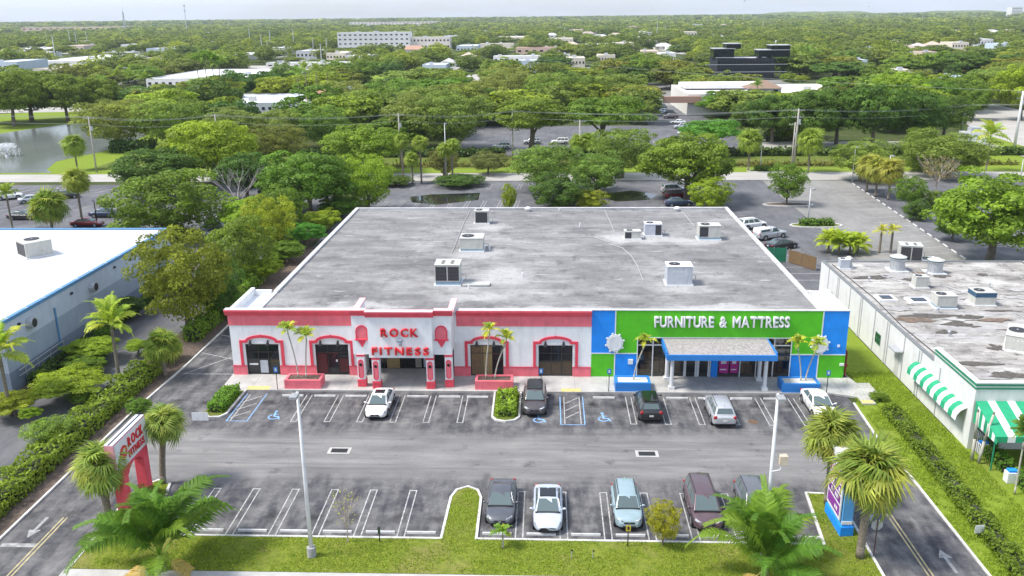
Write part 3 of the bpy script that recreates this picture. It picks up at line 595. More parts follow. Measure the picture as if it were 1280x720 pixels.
M_().box(-12.82, -12.38, 70.1, 70.13, 4.74, 4.80).build('emblem_stripe', WHITE, store)
# porch back wall: dark glazed entrance
w = M_(); w.box(-16.4, -8.3, 75.0, 75.1, .15, 3.2); ent = part(w, 'entrance_glazing', GLASS)
w = M_(); w.box(-16.65, -16.4, 73.66, 75.1, .0, 3.2); w.box(-8.3, -8.05, 73.66, 75.1, 0, 3.2); part(w, 'porch_wall', STUCCO)
w = M_(); w.box(-16.4, -8.3, 73.655, 75.1, 3.2, 3.35); part(w, 'porch_ceiling', STUCCO)
w = M_(); w.box(-16.399, -8.301, 74.5, 75.0, .0, .148); part(w, 'porch_floor', CONC)
f = M_()
for x in (-16.3, -15, -13.4, -12.1, -10.8, -9.5, -8.45): f.box(x, x+.08, 74.9, 74.998, .15, 3.2)
f.box(-16.4, -8.3, 74.88, 74.899, 2.25, 2.33); f.build('window_frame', FRAME, ent)
for x0, x1, z0, z1, m in ((-14.7, -13.5, .2, 2.2, mat('tan_board', (.3, .22, .1))), (-14.95, -14.72, 1.6, 1.75, WHITE), (-13.2, -12.2, 1.62, 1.8, WHITE), (-11.9, -10.9, 1.62, 1.8, WHITE), (-12.05, -11.5, .3, 1.3, INSIDE), (-11.3, -10.85, .3, 1.3, UNITG)): M_().box(x0, x1, 74.86, 74.879, z0, z1).build('door_panel', m, ent)
# furniture half
SEG = [(4.0, 6.1, 2.38, 6.42, BLUE), (6.1, 24.15, 3.9, 6.42, GREEN), (24.15, 26.38, 2.36, 6.42, BLUE), (4.0, 6.1, 0, 2.38, GREEN), (6.1, 8.1, 0, 2.38, BLUE), (6.1, 8.1, 2.38, 3.9, GREEN), (21.6, 24.15, 2.36, 3.9, GREEN), (21.6, 24.05, 0, 2.36, BLUE), (24.05, 26.38, 0, 2.36, GREEN)]
for x0, x1, z0, z1, m in SEG: w = M_(); w.box(x0+(.001 if x0 == 4.0 else 0), x1, YF, YF+.35, z0, z1); part(w, 'painted_panel', m)
for x0, x1, z0, z1 in ((6.05, 6.15, 2.44, 6.42), (24.1, 24.2, 2.42, 6.42), (4.0, 8.05, 2.34, 2.43), (21.65, 26.38, 2.31, 2.40), (6.05, 6.15, .15, 2.339), (24.0, 24.1, .15, 2.309), (8.05, 21.65, 3.86, 3.94), (8.05, 8.13, .15, 3.859), (21.57, 21.65, .15, 3.859)):
    w = M_(); w.box(x0, x1, YF-.035, YF-.002, z0, z1); part(w, 'trim_strip', WHITE)
w = M_(); w.box(4.001, 26.42, YF-.05, YF+.38, 6.422, 6.47); part(w, 'coping', COPE)
write(store, 'FURNITURE & MATTRESS', WHITE, 11.77, .98, Vector((9.48, YF-.14, 4.97))-OB, FRONT, .032, .2, .06)
for xc, zc in ((6.08, 3.4), (24.07, 3.32)):
    md = M_(); md.extr([(xc+.74*math.cos(R(a)), zc+.82*math.sin(R(a))) for a in range(0, 360, 20)], 'y', YF-.14, YF-.036); md = part(md, 'medallion', WHITE, bevel=.03)
    for a in range(15, 375, 45):
        M_().ball((xc+.8*math.cos(R(a)), YF-.09, zc+.88*math.sin(R(a))), .11, .05, .11, 8, 4).build('medallion_knob', WHITE, md, smooth=True)
    kn = M_(); band(kn, [(xc+.55*math.cos(R(a)), zc+.62*math.sin(R(a))) for a in range(0, 361, 20)], .04, YF-.155, YF-.139); kn.build('medallion_ring', STUCCO, md)
M_().box(7.3, 7.72, YF-.2, YF-.003, 1.42, 1.84).build('wall_lamp', WHITE, store); M_().box(25.95, 26.32, YF-.15, YF-.003, 1.35, 1.55).build('wall_lamp', WHITE, store); M_().box(25.6, 25.8, YF-.1, YF-.003, 3.1, 3.3).build('wall_lamp', WHITE, store)
# storefront
for x0, x1 in ((8.13, 10.9), (10.95, 12.3), (12.35, 14.6), (15.3, 18.6), (18.65, 21.57)): M_().box(x0, x1, YF+.15, YF+.17, .15, 3.86).build('shop_window', SHOPGLASS, store)
f = M_()
for x in (9.43, 10.9, 12.27, 13.43, 14.58, 17.2, 18.6, 20.1): f.box(x, x+.09, YF+.06, YF+.149, .15, 3.86)
for xa, xb in ((8.13, 9.42), (9.53, 10.89), (17.3, 18.59), (18.7, 20.09), (20.2, 21.57)): f.box(xa, xb, YF+.07, YF+.148, 3.12, 3.2)
f.box(12.37, 14.57, YF+.07, YF+.148, 2.3, 2.42); part(f, 'window_frame', FRAMEW)
f = M_()
for x in (12.37, 13.28, 13.53, 14.42): f.box(x, x+.12, YF+.075, YF+.147, .16, 2.29)
part(f, 'door_frame', FRAMEW)
w = M_(); w.box(14.7, 15.28, YF+.02, YF+.3, .15, 3.86); part(w, 'blue_post', BLUE)
for x0, x1 in ((15.42, 16.25), (16.4, 17.1)): p_ = M_().box(x0, x1, YF+.1, YF+.145, .5, 2.2).build('poster', MAGENTA, store); M_().box(x0+.15, x1-.2, YF+.09, YF+.099, 1.4, 1.75).build('poster_print', WHITE, p_); M_().box(x0+.1, x1-.15, YF+.09, YF+.099, .8, .9).build('poster_print', WHITE, p_)
w = M_(); w.box(8.1, 21.6, 79, 79.2, 0, 5.5); w.box(8.1, 21.6, YF+.35, 79, .0, .14); w.box(7.9, 8.1, 73.66, 79.2, 0, 5.5); w.box(21.6, 21.8, 73.66, 79.2, 0, 5.5); part(w, 'showroom_shell', INSIDE)
for i, (x, y, a, b, h) in enumerate(((8.5, 74.2, .9, .8, .9), (9.7, 74.4, 1.1, .8, .7), (9.8, 74.45, .9, .7, .6), (8.6, 75.3, 1.2, .9, 1.6), (11.2, 74.3, .9, .7, 1.2), (17.4, 74.2, 1.1, .9, .9), (17.5, 74.3, .9, .8, .7), (19.0, 74.3, 1.2, .9, 1.1), (20.3, 74.5, 1.0, .8, 1.7), (19.1, 74.4, .9, .7, .8))):
    z0 = .14 if i not in (2, 6, 9) else (.84 if i == 2 else (1.04 if i == 6 else 1.24))
    b_ = MB().box(x, x+a, y, y+b, z0, z0+h).build('furniture_carton', CARD); MB().box(x+a/2-.04, x+a/2+.04, y-.004, y-.001, z0, z0+h).build('packing_tape', BROWN, b_); tag(b_, 'brown cardboard carton stacked inside the furniture shop window', 'carton', 'cartons in the furniture shop window')
# entrance canopy
cn = M_(); cn.add([(10.3, 69.8, 3.62), (19.4, 69.8, 3.62), (19.4, YF-.04, 3.84), (10.3, YF-.04, 3.84), (10.3, 69.8, 3.5), (19.4, 69.8, 3.5), (19.4, YF-.04, 3.5), (10.3, YF-.04, 3.5)], [(0, 1, 2, 3), (7, 6, 5, 4), (4, 5, 1, 0), (6, 7, 3, 2), (5, 6, 2, 1), (7, 4, 0, 3)]); cn = part(cn, 'canopy', GRAVEL)
f = M_(); f.box(10.2, 19.5, 69.66, 69.798, 3.18, 3.68); f.box(10.2, 10.298, 69.8, YF-.04, 3.18, 3.86); f.box(19.402, 19.5, 69.8, YF-.04, 3.18, 3.86); f.box(10.3, 19.4, 69.8, YF-.05, 3.3, 3.48); f.build('fascia', CANBLUE, cn)
for x, y in ((10.85, 70.7), (18.82, 70.6), (10.7, 72.75), (18.82, 72.7)):
    c = M_(); c.cyl((x, y, .4), (x, y, 3.1), .17, .16, 12); c = part(c, 'canopy_column', WHITE, smooth=False)
    M_().box(x-.26, x+.26, y-.26, y+.26, .15, .4).build('column_base', WHITE, c); M_().box(x-.24, x+.24, y-.24, y+.24, 3.1, 3.3).build('column_cap', WHITE, c)
# roof fittings that belong to the building
for px, py in ((660, 264), (846, 263)): p_ = P(px, py, 5.8); d_ = M_(); d_.cyl((p_.x, 117.2, 5.8), (p_.x, 117.2, 6.1), .3, .3, 10); d_.ball((p_.x, 117.2, 6.15), .48, .48, .28, 10, 5); part(d_, 'roof_vent', WHITE, smooth=True)
for px, py in ((699, 262), (725, 283), (612, 313), (653, 346), (586, 361)): p_ = P(px, py, 5.8); M_().cyl((p_.x, min(p_.y, 117.5), 5.8), (p_.x, min(p_.y, 117.5), 6.25), .09, .09, 8).build('vent_pipe', WHITE, roof_main)
for path in (((565, 316), (573, 296), (580, 278), (588, 263)), ((762, 305), (778, 310), (790, 321), (797, 333), (804, 351)), ((756, 263), (762, 276), (768, 290)), ((851, 263), (860, 273), (868, 283)), ((725, 296), (742, 296), (762, 303))):
    pts = [P(a, b, 5.86) for a, b in path]; pts = [Vector((q.x, min(q.y, 118.3), 5.86)) for q in pts]; t = M_(); t.tube(pts, [.04]*len(pts), 6); t.build('roof_conduit', mat('grey_conduit', (.42, .42, .42), .7), roof_main)
# pale sealant patches around the units
PATCH = roof_mat('roof_repair_patch', (.24, .235, .23), (.34, .33, .325), (.46, .45, .44), .5, 3)
# ------------------------------------------------------------------ roof units
def hvac(loc, w, d, h, label, body=UNIT, base=UNITSHADE, style='grille', rz=0., group=None, curb=None):
    t = thing('rooftop_unit', label, 'air conditioner', loc, rz, group); hb = h*.22 if base else .1
    cw = curb or w+.25
    if abs(loc[2]-4.05) < .01: t.scale = (.88, .88, .9)
    MB().box(-w/2-.12, -w/2-.12+cw, -.12, d+.12, 0, .14).build('curb_frame', WHITE, t)
    MB().box(-w/2+.03, w/2-.03, .03, d-.03, .14, hb).build('base', base or body, t)
    c = MB().box(-w/2, w/2, 0, d, hb, h).build('cabinet', body, t, bevel=.02)
    MB().box(-w/2-.04, w/2+.04, -.04, d+.04, h, h+.05).build('lid', UNIT if body is UNIT else WHITE, t)
    def louvre(x0, x1, z0, z1):
        MB().box(x0, x1, -.012, -.002, z0, z1).build('grille', GRILLE, t); g = MB(); n = max(3, int((z1-z0)/.14))
        for k in range(n): g.box(x0+.02, x1-.02, -.03, -.0125, z0+(k+.3)*(z1-z0)/n, z0+(k+.55)*(z1-z0)/n)
        g.build('louvre', mat('dark_louvre', (.09, .09, .10), .5, .2, 6), t)
    if style == 'double': louvre(-w/2+.08, -.06, hb+.1, h-.15); louvre(.06, w/2-.08, hb+.1, h-.15)
    elif style == 'grille': louvre(-w/2+.15, w/2-.15, hb+.15, h-.12)
    elif style == 'half': louvre(-w/2+.06, -w*.08, hb+.1, h-.1) 
    elif style == 'righthalf': louvre(w*.12, w/2-.06, hb+.1, h-.1)
    elif style == 'panel':
        for k in range(3): MB().box(-w/2+.1+k*w/3.2, -w/2+.1+k*w/3.2+w/3.8, -.015, -.002, hb+.12, h-.12).build('access_panel', body, t)
        for k in range(4): MB().box(-w/4+k*.35, -w/4+k*.35+.12, -.02, -.016, h*.72, h*.78).build('data_plate', WHITE, t)
    if style == 'double':
        for i in (-.3, .3):
            for j in (.3, .62):
                MB().cyl((i*w/1.6, d*j, h+.051), (i*w/1.6, d*j, h+.08), .2, .2, 10).build('fan', GRILLE, t)
    else:
        f = MB().cyl((-w*.18, d*.5, h+.051), (-w*.18, d*.5, h+.1), min(w, d)*.3, min(w, d)*.3, 14).build('fan', GRILLE, t); MB().cyl((-w*.18, d*.5, h+.1), (-w*.18, d*.5, h+.13), .1, .1, 8).build('fan_hub', STEEL, f)
    MB().tube([(w/2, d*.6, h*.4), (w/2+.5, d*.6, h*.4), (w/2+.5, d*.6, .03)], [.04]*3, 6).build('conduit', STEEL, t)
    return t
zr = 5.8
hvac((-9.75, 82.4, zr), 2.45, 2.2, 2.15, 'large rooftop unit with two dark grilles on the main roof behind the gym sign', UNIT, UNITSHADE, 'double')
hvac((-8.45, 95.5, zr), 2.6, 2.4, 1.55, 'plain cream box unit in the middle of the three units behind the gym', UNIT, UNITSHADE, 'plain')
hvac((-8.3, 109.2, zr), 1.8, 1.5, 1.7, 'small cream unit with one square grille near the back edge of the main roof', UNIT, None, 'grille')
hvac((10.15, 101.1, zr), 1.9, 1.2, 1.0, 'low white condenser on the main roof beside a taller grey unit', UNIT, None, 'half')
hvac((12.75, 102.7, zr), 2.0, 1.5, 1.5, 'grey boxy unit beside the low white condenser on the main roof', UNITG, None, 'righthalf')
hvac((19.1, 100.7, zr), 2.5, 1.8, 1.75, 'cream unit on a long pale curb near the right rear roof edge', UNIT, UNITSHADE, 'half')
hvac((13.0, 82.6, zr), 2.45, 1.9, 1.95, 'panelled rooftop unit toned as bluish shade behind the furniture sign', UNITG, None, 'panel')  # shade of the front put into the cabinet colour, lid left white
# duct and board lying by the big unit
o = MB().box(-8.3, -5.6, 82.3, 83.3, 5.81, 6.02).build('duct_cover', UNIT, None, bevel=.02); MB().box(-8.2, -5.7, 82.25, 82.299, 5.83, 5.95).build('duct_flange', STEEL, o); tag(o, 'flat cream duct cover beside the large two-grille rooftop unit', 'duct')

# ------------------------------------------------------------------ right-hand building
rb = thing('restaurant_building', 'low white building with stained flat roof and green striped awnings', 'building', (42, 80, 0)); OB2 = rb.location
def M2(): return MB(OB2)
CREAM = mat('cream_wall_paint', (.66, .665, .655), .7, .05, 1.0, dirt=.3, bumpy=.1); AWG = mat('awning_green_canvas', (.018, .33, .16), .7, .1, 2); AWW = mat('awning_white_canvas', (.75, .77, .76), .7, .06, 2); GTRIM = mat('green_trim_paint', (.012, .20, .10), .5, .1, 2)
w = M2(); w.box(31.4, 31.7, 60.3, 97.9, 0, 4.15); w.box(31.7, 54, 97.6, 97.9, 0, 4.15); w.box(53.4, 53.7, 60.6, 97.6, 0, 4.15); w.box(31.7, 54, 60.3, 60.6, 0, 4.15); w.build('wall', CREAM, rb)
r2 = M2().box(31.7, 53.4, 60.6, 97.6, 3.85, 4.05).build('roof', ROOF_R, rb)
for a in ((31.36, 31.74, 67.5, 97.94, 4.152, 4.2), (31.74, 53.75, 97.56, 97.94, 4.152, 4.2), (53.36, 53.74, 61.3, 97.5, 4.152, 4.2)): M2().box(*a).build('roof_edging', mat('dark_drip_edge', (.16, .17, .17), .5), r2)
for k in range(9):
    y = 66+k*3.6
    if y < 97: M2().box(31.33, 31.398, y, y+.06, 0, 4.14).build('wall_joint', mat('grey_joint', (.42, .43, .44), .7), rb)
    if k % 2: M2().cyl((31.3, y+.5, .05), (31.3, y+.5, 4.1), .05, .05, 6).build('downpipe', CREAM, rb)
M2().box(31.4, 31.72, 60.3, 67.4, 4.152, 5.3).build('parapet', CREAM, rb); M2().box(31.72, 54, 60.3, 60.62, 4.152, 5.3).build('parapet', CREAM, rb)
for z0, z1 in ((5.302, 5.38), (5.1, 5.22), (4.84, 4.95)):
    m = AWW if z0 > 5.25 else GTRIM; e = .06
    M2().box(31.4-e, 31.73 if z0 > 5.25 else 31.398, 60.3-e, 67.4, z0, z1).build('parapet_stripe', m, rb); M2().box(31.731 if z0 > 5.25 else 31.4, 54, 60.3-e, 60.63 if z0 > 5.25 else 60.298, z0, z1).build('parapet_stripe', m, rb)
y = 70.3
while y > 61.3:      # curved striped awning along the side wall
    pass_ = int(round((70.3-y)/.66)); m = AWG if pass_ % 2 == 0 else AWW
    prof = [(31.395, 3.0), (31.2, 2.95), (30.9, 2.75), (30.65, 2.4), (30.6, 1.95), (30.64, 1.95), (30.7, 2.37), (30.93, 2.7), (31.22, 2.9), (31.395, 2.95)]
    M2().extr(prof, 'y', y-.659, y).build('awning_stripe', m, rb); y -= .66
for y0, y1 in ((69.0, 70.1), (62.8, 64.2), (78.6, 79.8)):
    win = M2().box(31.36, 31.398, y0, y1, 1.2, 2.2).build('window', GLASS, rb)
    f = M2()
    for k in range(4): f.box(31.33, 31.359, y0+(y1-y0)*k/3-.03, y0+(y1-y0)*k/3+.03, 1.2, 2.2)
    for z in (1.2, 1.7, 2.17): f.box(31.335, 31.358, y0, y1, z, z+.05)
    f.build('window_frame', GTRIM, win)
M2().box(30.6, 31.398, 73.2, 75.0, 2.6, 2.7).build('door_hood', STEEL, rb); M2().box(31.37, 31.398, 74.0, 75.0-.15, 0, 2.3).build('service_door', mat('grey_door', (.5, .5, .48), .6), rb)
# big front awning
k = 0; x = 31.5
while x < 44:
    m = AWG if k % 2 == 0 else AWW; w_ = .85 if k % 2 == 0 else .55
    M2().add([(x, 60.29, 3.9), (x+w_, 60.29, 3.9), (x+w_, 56.9, 2.7), (x, 56.9, 2.7), (x, 56.9, 2.25), (x+w_, 56.9, 2.25), (x+w_, 56.94, 2.25), (x, 56.94, 2.25), (x, 60.29, 3.85), (x+w_, 60.29, 3.85), (x+w_, 56.94, 2.66), (x, 56.94, 2.66)], [(0, 3, 2, 1), (3, 4, 5, 2), (6, 7, 11, 10), (10, 11, 8, 9), (4, 7, 6, 5)]).build('awning_stripe', m, rb); x += w_; k += 1
k = 0; yy = 60.2
while yy > 57.0:
    m = AWG if k % 2 == 0 else AWW; t0, t1 = (60.29-yy)/3.39, (60.29-yy+.4)/3.39
    M2().add([(31.49, yy, 3.9-1.2*t0), (31.49, yy-.4, 3.9-1.2*t1), (31.49, yy-.4, 2.25), (31.49, yy, 2.25)], [(0, 1, 2, 3)]).build('awning_valance', m, rb); yy -= .4; k += 1
for x in (31.6, 35.5, 39.5): M2().cyl((x, 57.05, 0), (x, 57.05, 2.3), .06, .06, 8).build('awning_post', GTRIM, rb)
w = M2()
for k in range(12): w.box(31.75, 31.78, 57.3+k*.25, 57.33+k*.25, 0, 1.9)
w.box(31.74, 31.79, 57.2, 60.2, 1.85, 1.92); w.build('patio_screen', BLACK, rb)
zr2 = 4.05
def rp(px, py): q = P(px, py, zr2); return (q.x, q.y, zr2)
hvac(rp(1138, 327), 2.7, 2.2, 2.0, 'biggest cream unit with double dark grille at the back of the stained roof', UNIT, None, 'double', R(-12))
hvac(rp(1152, 361), 1.5, 1.3, 1.35, 'small plain white box unit in the middle of the stained roof', UNIT, None, 'plain')
hvac(rp(1183, 387), 2.1, 1.8, 1.45, 'cream cube unit with base toned as bluish shade beside the navy-topped unit', UNIT, UNITSHADE, 'plain')
nt_u = hvac(rp(1231, 383), 2.2, 1.9, 1.5, 'cream unit with dark navy upper louvre band on the stained roof', UNIT, None, 'plain', 0)
MB().box(-1.12, 1.12, -.02, 1.92, 1.0, 1.46).build('louvre_band', mat('navy_louvre', (.03, .09, .16), .5, .2, 6), nt_u)
hvac(rp(1274, 441), 2.6, 4.0, 1.5, 'long cream unit lying near the awning side of the stained roof', UNIT, None, 'panel', R(-30))
hvac(rp(1056, 337), 1.2, 1.0, 1.2, 'small grey unit close to the left edge of the stained roof', UNITG, None, 'plain')
def mushroom(px, py, r, h, label):
    q = rp(px, py); t = thing('exhaust_fan', label, 'exhaust fan', q)
    MB().box(-r*1.3, r*1.3, -r*1.3, r*1.3, 0, .12).build('curb_frame', WHITE, t); d = MB()
    for k in range(12): a = R(k*30); d.box(-.04, .04, r-.03, r+.02, .12, h, Matrix.Rotation(a, 4, 'Z'))
    MB().cyl((0, 0, .12), (0, 0, h), r, r, 14).build('duct', STEEL, t); d.build('duct_rib', STEEL, t); c = MB(); c.cyl((0, 0, h), (0, 0, h+.25), r*1.15, r*1.2, 14); c.cyl((0, 0, h+.25), (0, 0, h+.45), r*1.1, r*.5, 14); c.build('cap', UNIT, t); MB().cyl((0, 0, h+.12), (0, 0, h+.2), r*1.22, r*1.22, 14).build('cap_band', mat('navy_louvre', (.03, .09, .16)), t)
mushroom(1121, 338, .75, 1.35, 'ribbed steel exhaust stack left of the biggest cream unit'); mushroom(1168, 341, .75, 1.25, 'ribbed steel exhaust stack right of the biggest cream unit'); mushroom(1060, 335, .35, .9, 'thin exhaust stack beside the small grey roof unit')
for px, py, a in ((1107, 374, .9), (1148, 377, 1.1), (1160, 325, 1.0)):
    q = rp(px, py); sk = MB(q).box(q[0]-a, q[0]+a, q[1]-.9, q[1]+.9, zr2, zr2+.2).build('skylight', WHITE); sk.location = q; MB(q).box(q[0]-a*.6, q[0]+a*.6, q[1]-.55, q[1]+.55, zr2+.201, zr2+.25).build('skylight_pane', GLASS, sk)
    tag(sk, {1107: 'small dark skylight by the left roof edge of the awning building', 1148: 'pale framed skylight in front of the small white box unit', 1160: 'flat skylight at the rear of the stained roof'}[px], 'skylight')
for px, py, rx, ry in ((1200, 392, 5, 1.2), (1215, 410, 4, 1.4), (1130, 345, 3, 1.6), (1240, 425, 3.2, 1), (1100, 330, 3, 1.5), (1180, 420, 3, .8), (1235, 470, 3, .7), (1190, 375, 5, 2)):
    c_ = P(px, py, zr2); pts = [(min(53.2, max(31.9, c_.x+rx*math.cos(R(a))*rnd.uniform(.6, 1.1))), min(97.4, c_.y+ry*math.sin(R(a))*rnd.uniform(.6, 1.1))) for a in range(0, 360, 20)]; pz2 = globals().get('pz2', zr2+.003)+.0025; M2().poly(pts, pz2).build('roof_patch', PATCH, r2)
for px, py, rx, ry in ((1165, 395, 3, .7), (1175, 345, 1.2, .8), (1140, 350, 1.4, .7), (1215, 455, 2.5, .5), (1260, 470, 2, .8)):
    c_ = P(px, py, zr2); pts = [(min(53.2, c_.x+rx*math.cos(R(a))*rnd.uniform(.5, 1.2)), c_.y+ry*math.sin(R(a))*rnd.uniform(.5, 1.2)) for a in range(0, 360, 24)]; pz2 += .0025; M2().poly(pts, pz2).build('roof_stain', mat('tar_stain', (.09, .08, .07), .9, .4, 4), r2)

for k in range(26):      # worn seams, drips and small repairs of the stained roof
    cx_, cy_2 = rnd.uniform(33.5, 52), rnd.uniform(62.5, 96); rx, ry = rnd.uniform(.5, 2.6), rnd.uniform(.25, .8); pts = [(min(53.2, max(31.9, cx_+rx*math.cos(R(a))*rnd.uniform(.4, 1.3))), min(97.4, max(60.8, cy_2+ry*math.sin(R(a))*rnd.uniform(.4, 1.3)))) for a in range(0, 360, 20)]; pz2 += .0012
    M2().poly(pts, pz2).build('roof_stain' if k % 3 else 'roof_patch', mat('tar_stain', (.09, .08, .07)) if k % 3 == 1 else (mat('rust_stain', (.16, .115, .085), .9, .4, 3) if k % 3 == 2 else PATCH), r2)
CABLE = mat('black_roof_cable', (.05, .05, .055), .7)
for pts in ([(32.3, 68), (32.1, 76), (32.5, 84), (32.2, 96.5)], [(36, 92), (38.5, 88), (41, 88.5), (43, 84)], [(44, 80), (44.5, 75), (47.5, 73), (48, 68)], [(40, 97), (40.2, 90)], [(50.5, 92), (49, 84), (51, 77)]):
    t = M2(); t.tube([(x, y, zr2+.07) for x, y in pts], [.04]*len(pts), 6); t.build('roof_conduit', CABLE if pts[0][0] < 33 else STEEL, r2)
for x, y in ((34, 90), (37, 80), (41, 92.5), (45.5, 88), (47, 78), (39, 70), (35.2, 73.5), (50, 70)): t = M2(); t.cyl((x, y, zr2), (x, y, zr2+.45), .08, .08, 8); t.cyl((x, y, zr2+.45), (x, y, zr2+.55), .16, .1, 8); t.build('vent_pipe', STEEL, r2)
# ------------------------------------------------------------------ left-hand building
lb = thing('blue_warehouse', 'white flat-roofed commercial building with blue roof edge and banded grey side wall', 'building', (-75, 86, 0)); OB3 = lb.location
def M3(): return MB(OB3)
XL, Y0, Y1 = -46.7, 69, 104
for z0, z1, c in ((0, 1.9, (.19, .235, .31)), (1.9, 4.1, (.33, .39, .48)), (4.1, 6.3, (.50, .56, .66))):
    nm = 'slate_wall_paint_%d' % int(z0*10); M3().box(-110, XL, Y0, Y1, z0, z1).build('wall_band', mat(nm, c, .75, .06, .8, dirt=.25, bumpy=.1), lb)
rl = M3().box(-109.8, XL-.3, Y0+.3, Y1-.3, 6.302, 6.42).build('roof', ROOF_W, lb)
RIM = mat('blue_roof_edge', (.10, .25, .45), .5, .08, 2)
for a in ((XL-.3, XL+.1, Y0-.1, Y1+.1, 6.302, 6.62), (-110, XL-.3, Y1-.3, Y1+.1, 6.302, 6.6), (-110, XL-.3, Y0-.1, Y0+.3, 6.302, 6.6)): M3().box(*a).build('roof_edging', RIM, rl)
for y in range(70, 104, 3): M3().box(XL-.32, XL+.12, y, y+.06, 6.61, 6.64).build('edging_clip', WHITE, rl)
for y in (77.2, 96): t = M3(); t.cyl((XL+.08, y, .2), (XL+.08, y, 5.2), .09, .09, 8); t.build('downpipe', RIM, lb)
for y, z in ((73.0, 5.2), (84.3, 5.1)):
    t = M3(); t.cyl((XL, y, z), (XL+.55, y, z), .55, .5, 14); t.build('exhaust_fan', STEEL, lb); M3().cyl((XL+.551, y, z), (XL+.57, y, z), .4, .4, 14).build('fan_opening', GRILLE, lb)
for y, z in ((71.5, 5.6), (80.5, 5.6), (89.5, 5.7)):
    t = M3(); t.ball((XL+.05, y, z), .18, .25, .14, 8, 4); t.build('wall_lamp', GRILLE, lb)
t = M3(); t.tube([(XL+.25, 70, 1.3), (XL+.25, 77.5, 1.3)], [.05, .05], 6); t.tube([(XL+.25, 70, 1.8), (XL+.25, 77.5, 1.8)], [.05, .05], 6)
for y in (71, 73, 75, 77.4): t.cyl((XL+.25, y, 0), (XL+.25, y, 1.85), .04, .04, 6)
t.build('hand_rail', STEEL, lb)
q = P(28, 322, 6.42); hvac((q.x, q.y, 6.42), 2.6, 2.8, 1.7, 'square rooftop unit with dark grille on the bright white roof', UNIT, None, 'grille', R(-40))
# ------------------------------------------------------------------ cars: nose towards local +Y
TYRE = mat('tyre', (.022, .022, .023), .85, .2, 8); RIMM = mat('alloy_rim', (.42, .43, .45), .3, .1, 8, metal=.8)
LAMP = glass('headlamp_glass', (.40, .44, .48), .08); TAIL = glass('tail_lamp', (.32, .008, .01), .12); PLATE = mat('number_plate', (.62, .64, .62), .5)
TRIMB = mat('black_trim', (.02, .02, .022), .5, .1, 6); CHROME = mat('chrome', (.6, .62, .64), .15, .05, 5, metal=1.); INGLASS = glass('sunroof_glass', (.012, .013, .016), .05)
def interp(x, tab):
    for (a, va), (b, vb) in zip(tab, tab[1:]):
        if x <= b: t = (x-a)/(b-a); t = max(0, min(1, t)); return va+(vb-va)*t
    return tab[-1][1]
CAR = {
 # L, W, top-of-body profile (y: -.5 rear .. .5 nose), cabin base rear/front, roof rear/front, belt z, roof z
 'sedan': dict(L=4.95, W=1.94, top=[(-.5, .78), (-.47, .93), (-.36, .99), (-.2, .98), (.18, .93), (.3, .89), (.38, .84), (.44, .76), (.48, .64), (.5, .54)], cr=-.40, cf=.245, rr=-.20, rf=.05, zb=.90, zr=1.43),
 'suv': dict(L=4.75, W=1.97, top=[(-.5, .85), (-.485, 1.05), (-.4, 1.08), (-.2, 1.07), (.2, 1.03), (.32, .99), (.44, .90), (.485, .74), (.5, .58)], cr=-.475, cf=.235, rr=-.40, rf=.085, zb=1.0, zr=1.66),
 'van': dict(L=5.15, W=2.04, top=[(-.5, .85), (-.488, 1.05), (-.4, 1.10), (-.2, 1.08), (.22, 1.04), (.34, .97), (.45, .85), (.488, .70), (.5, .56)], cr=-.485, cf=.30, rr=-.43, rf=.115, zb=1.0, zr=1.72),
 'pickup': dict(L=5.3, W=1.9, top=[(-.5, .85), (-.492, 1.08), (-.4, 1.10), (-.05, 1.10), (.2, 1.08), (.33, 1.05), (.46, .98), (.49, .80), (.5, .6)], cr=-.07, cf=.22, rr=-.035, rf=.10, zb=1.03, zr=1.72),
}
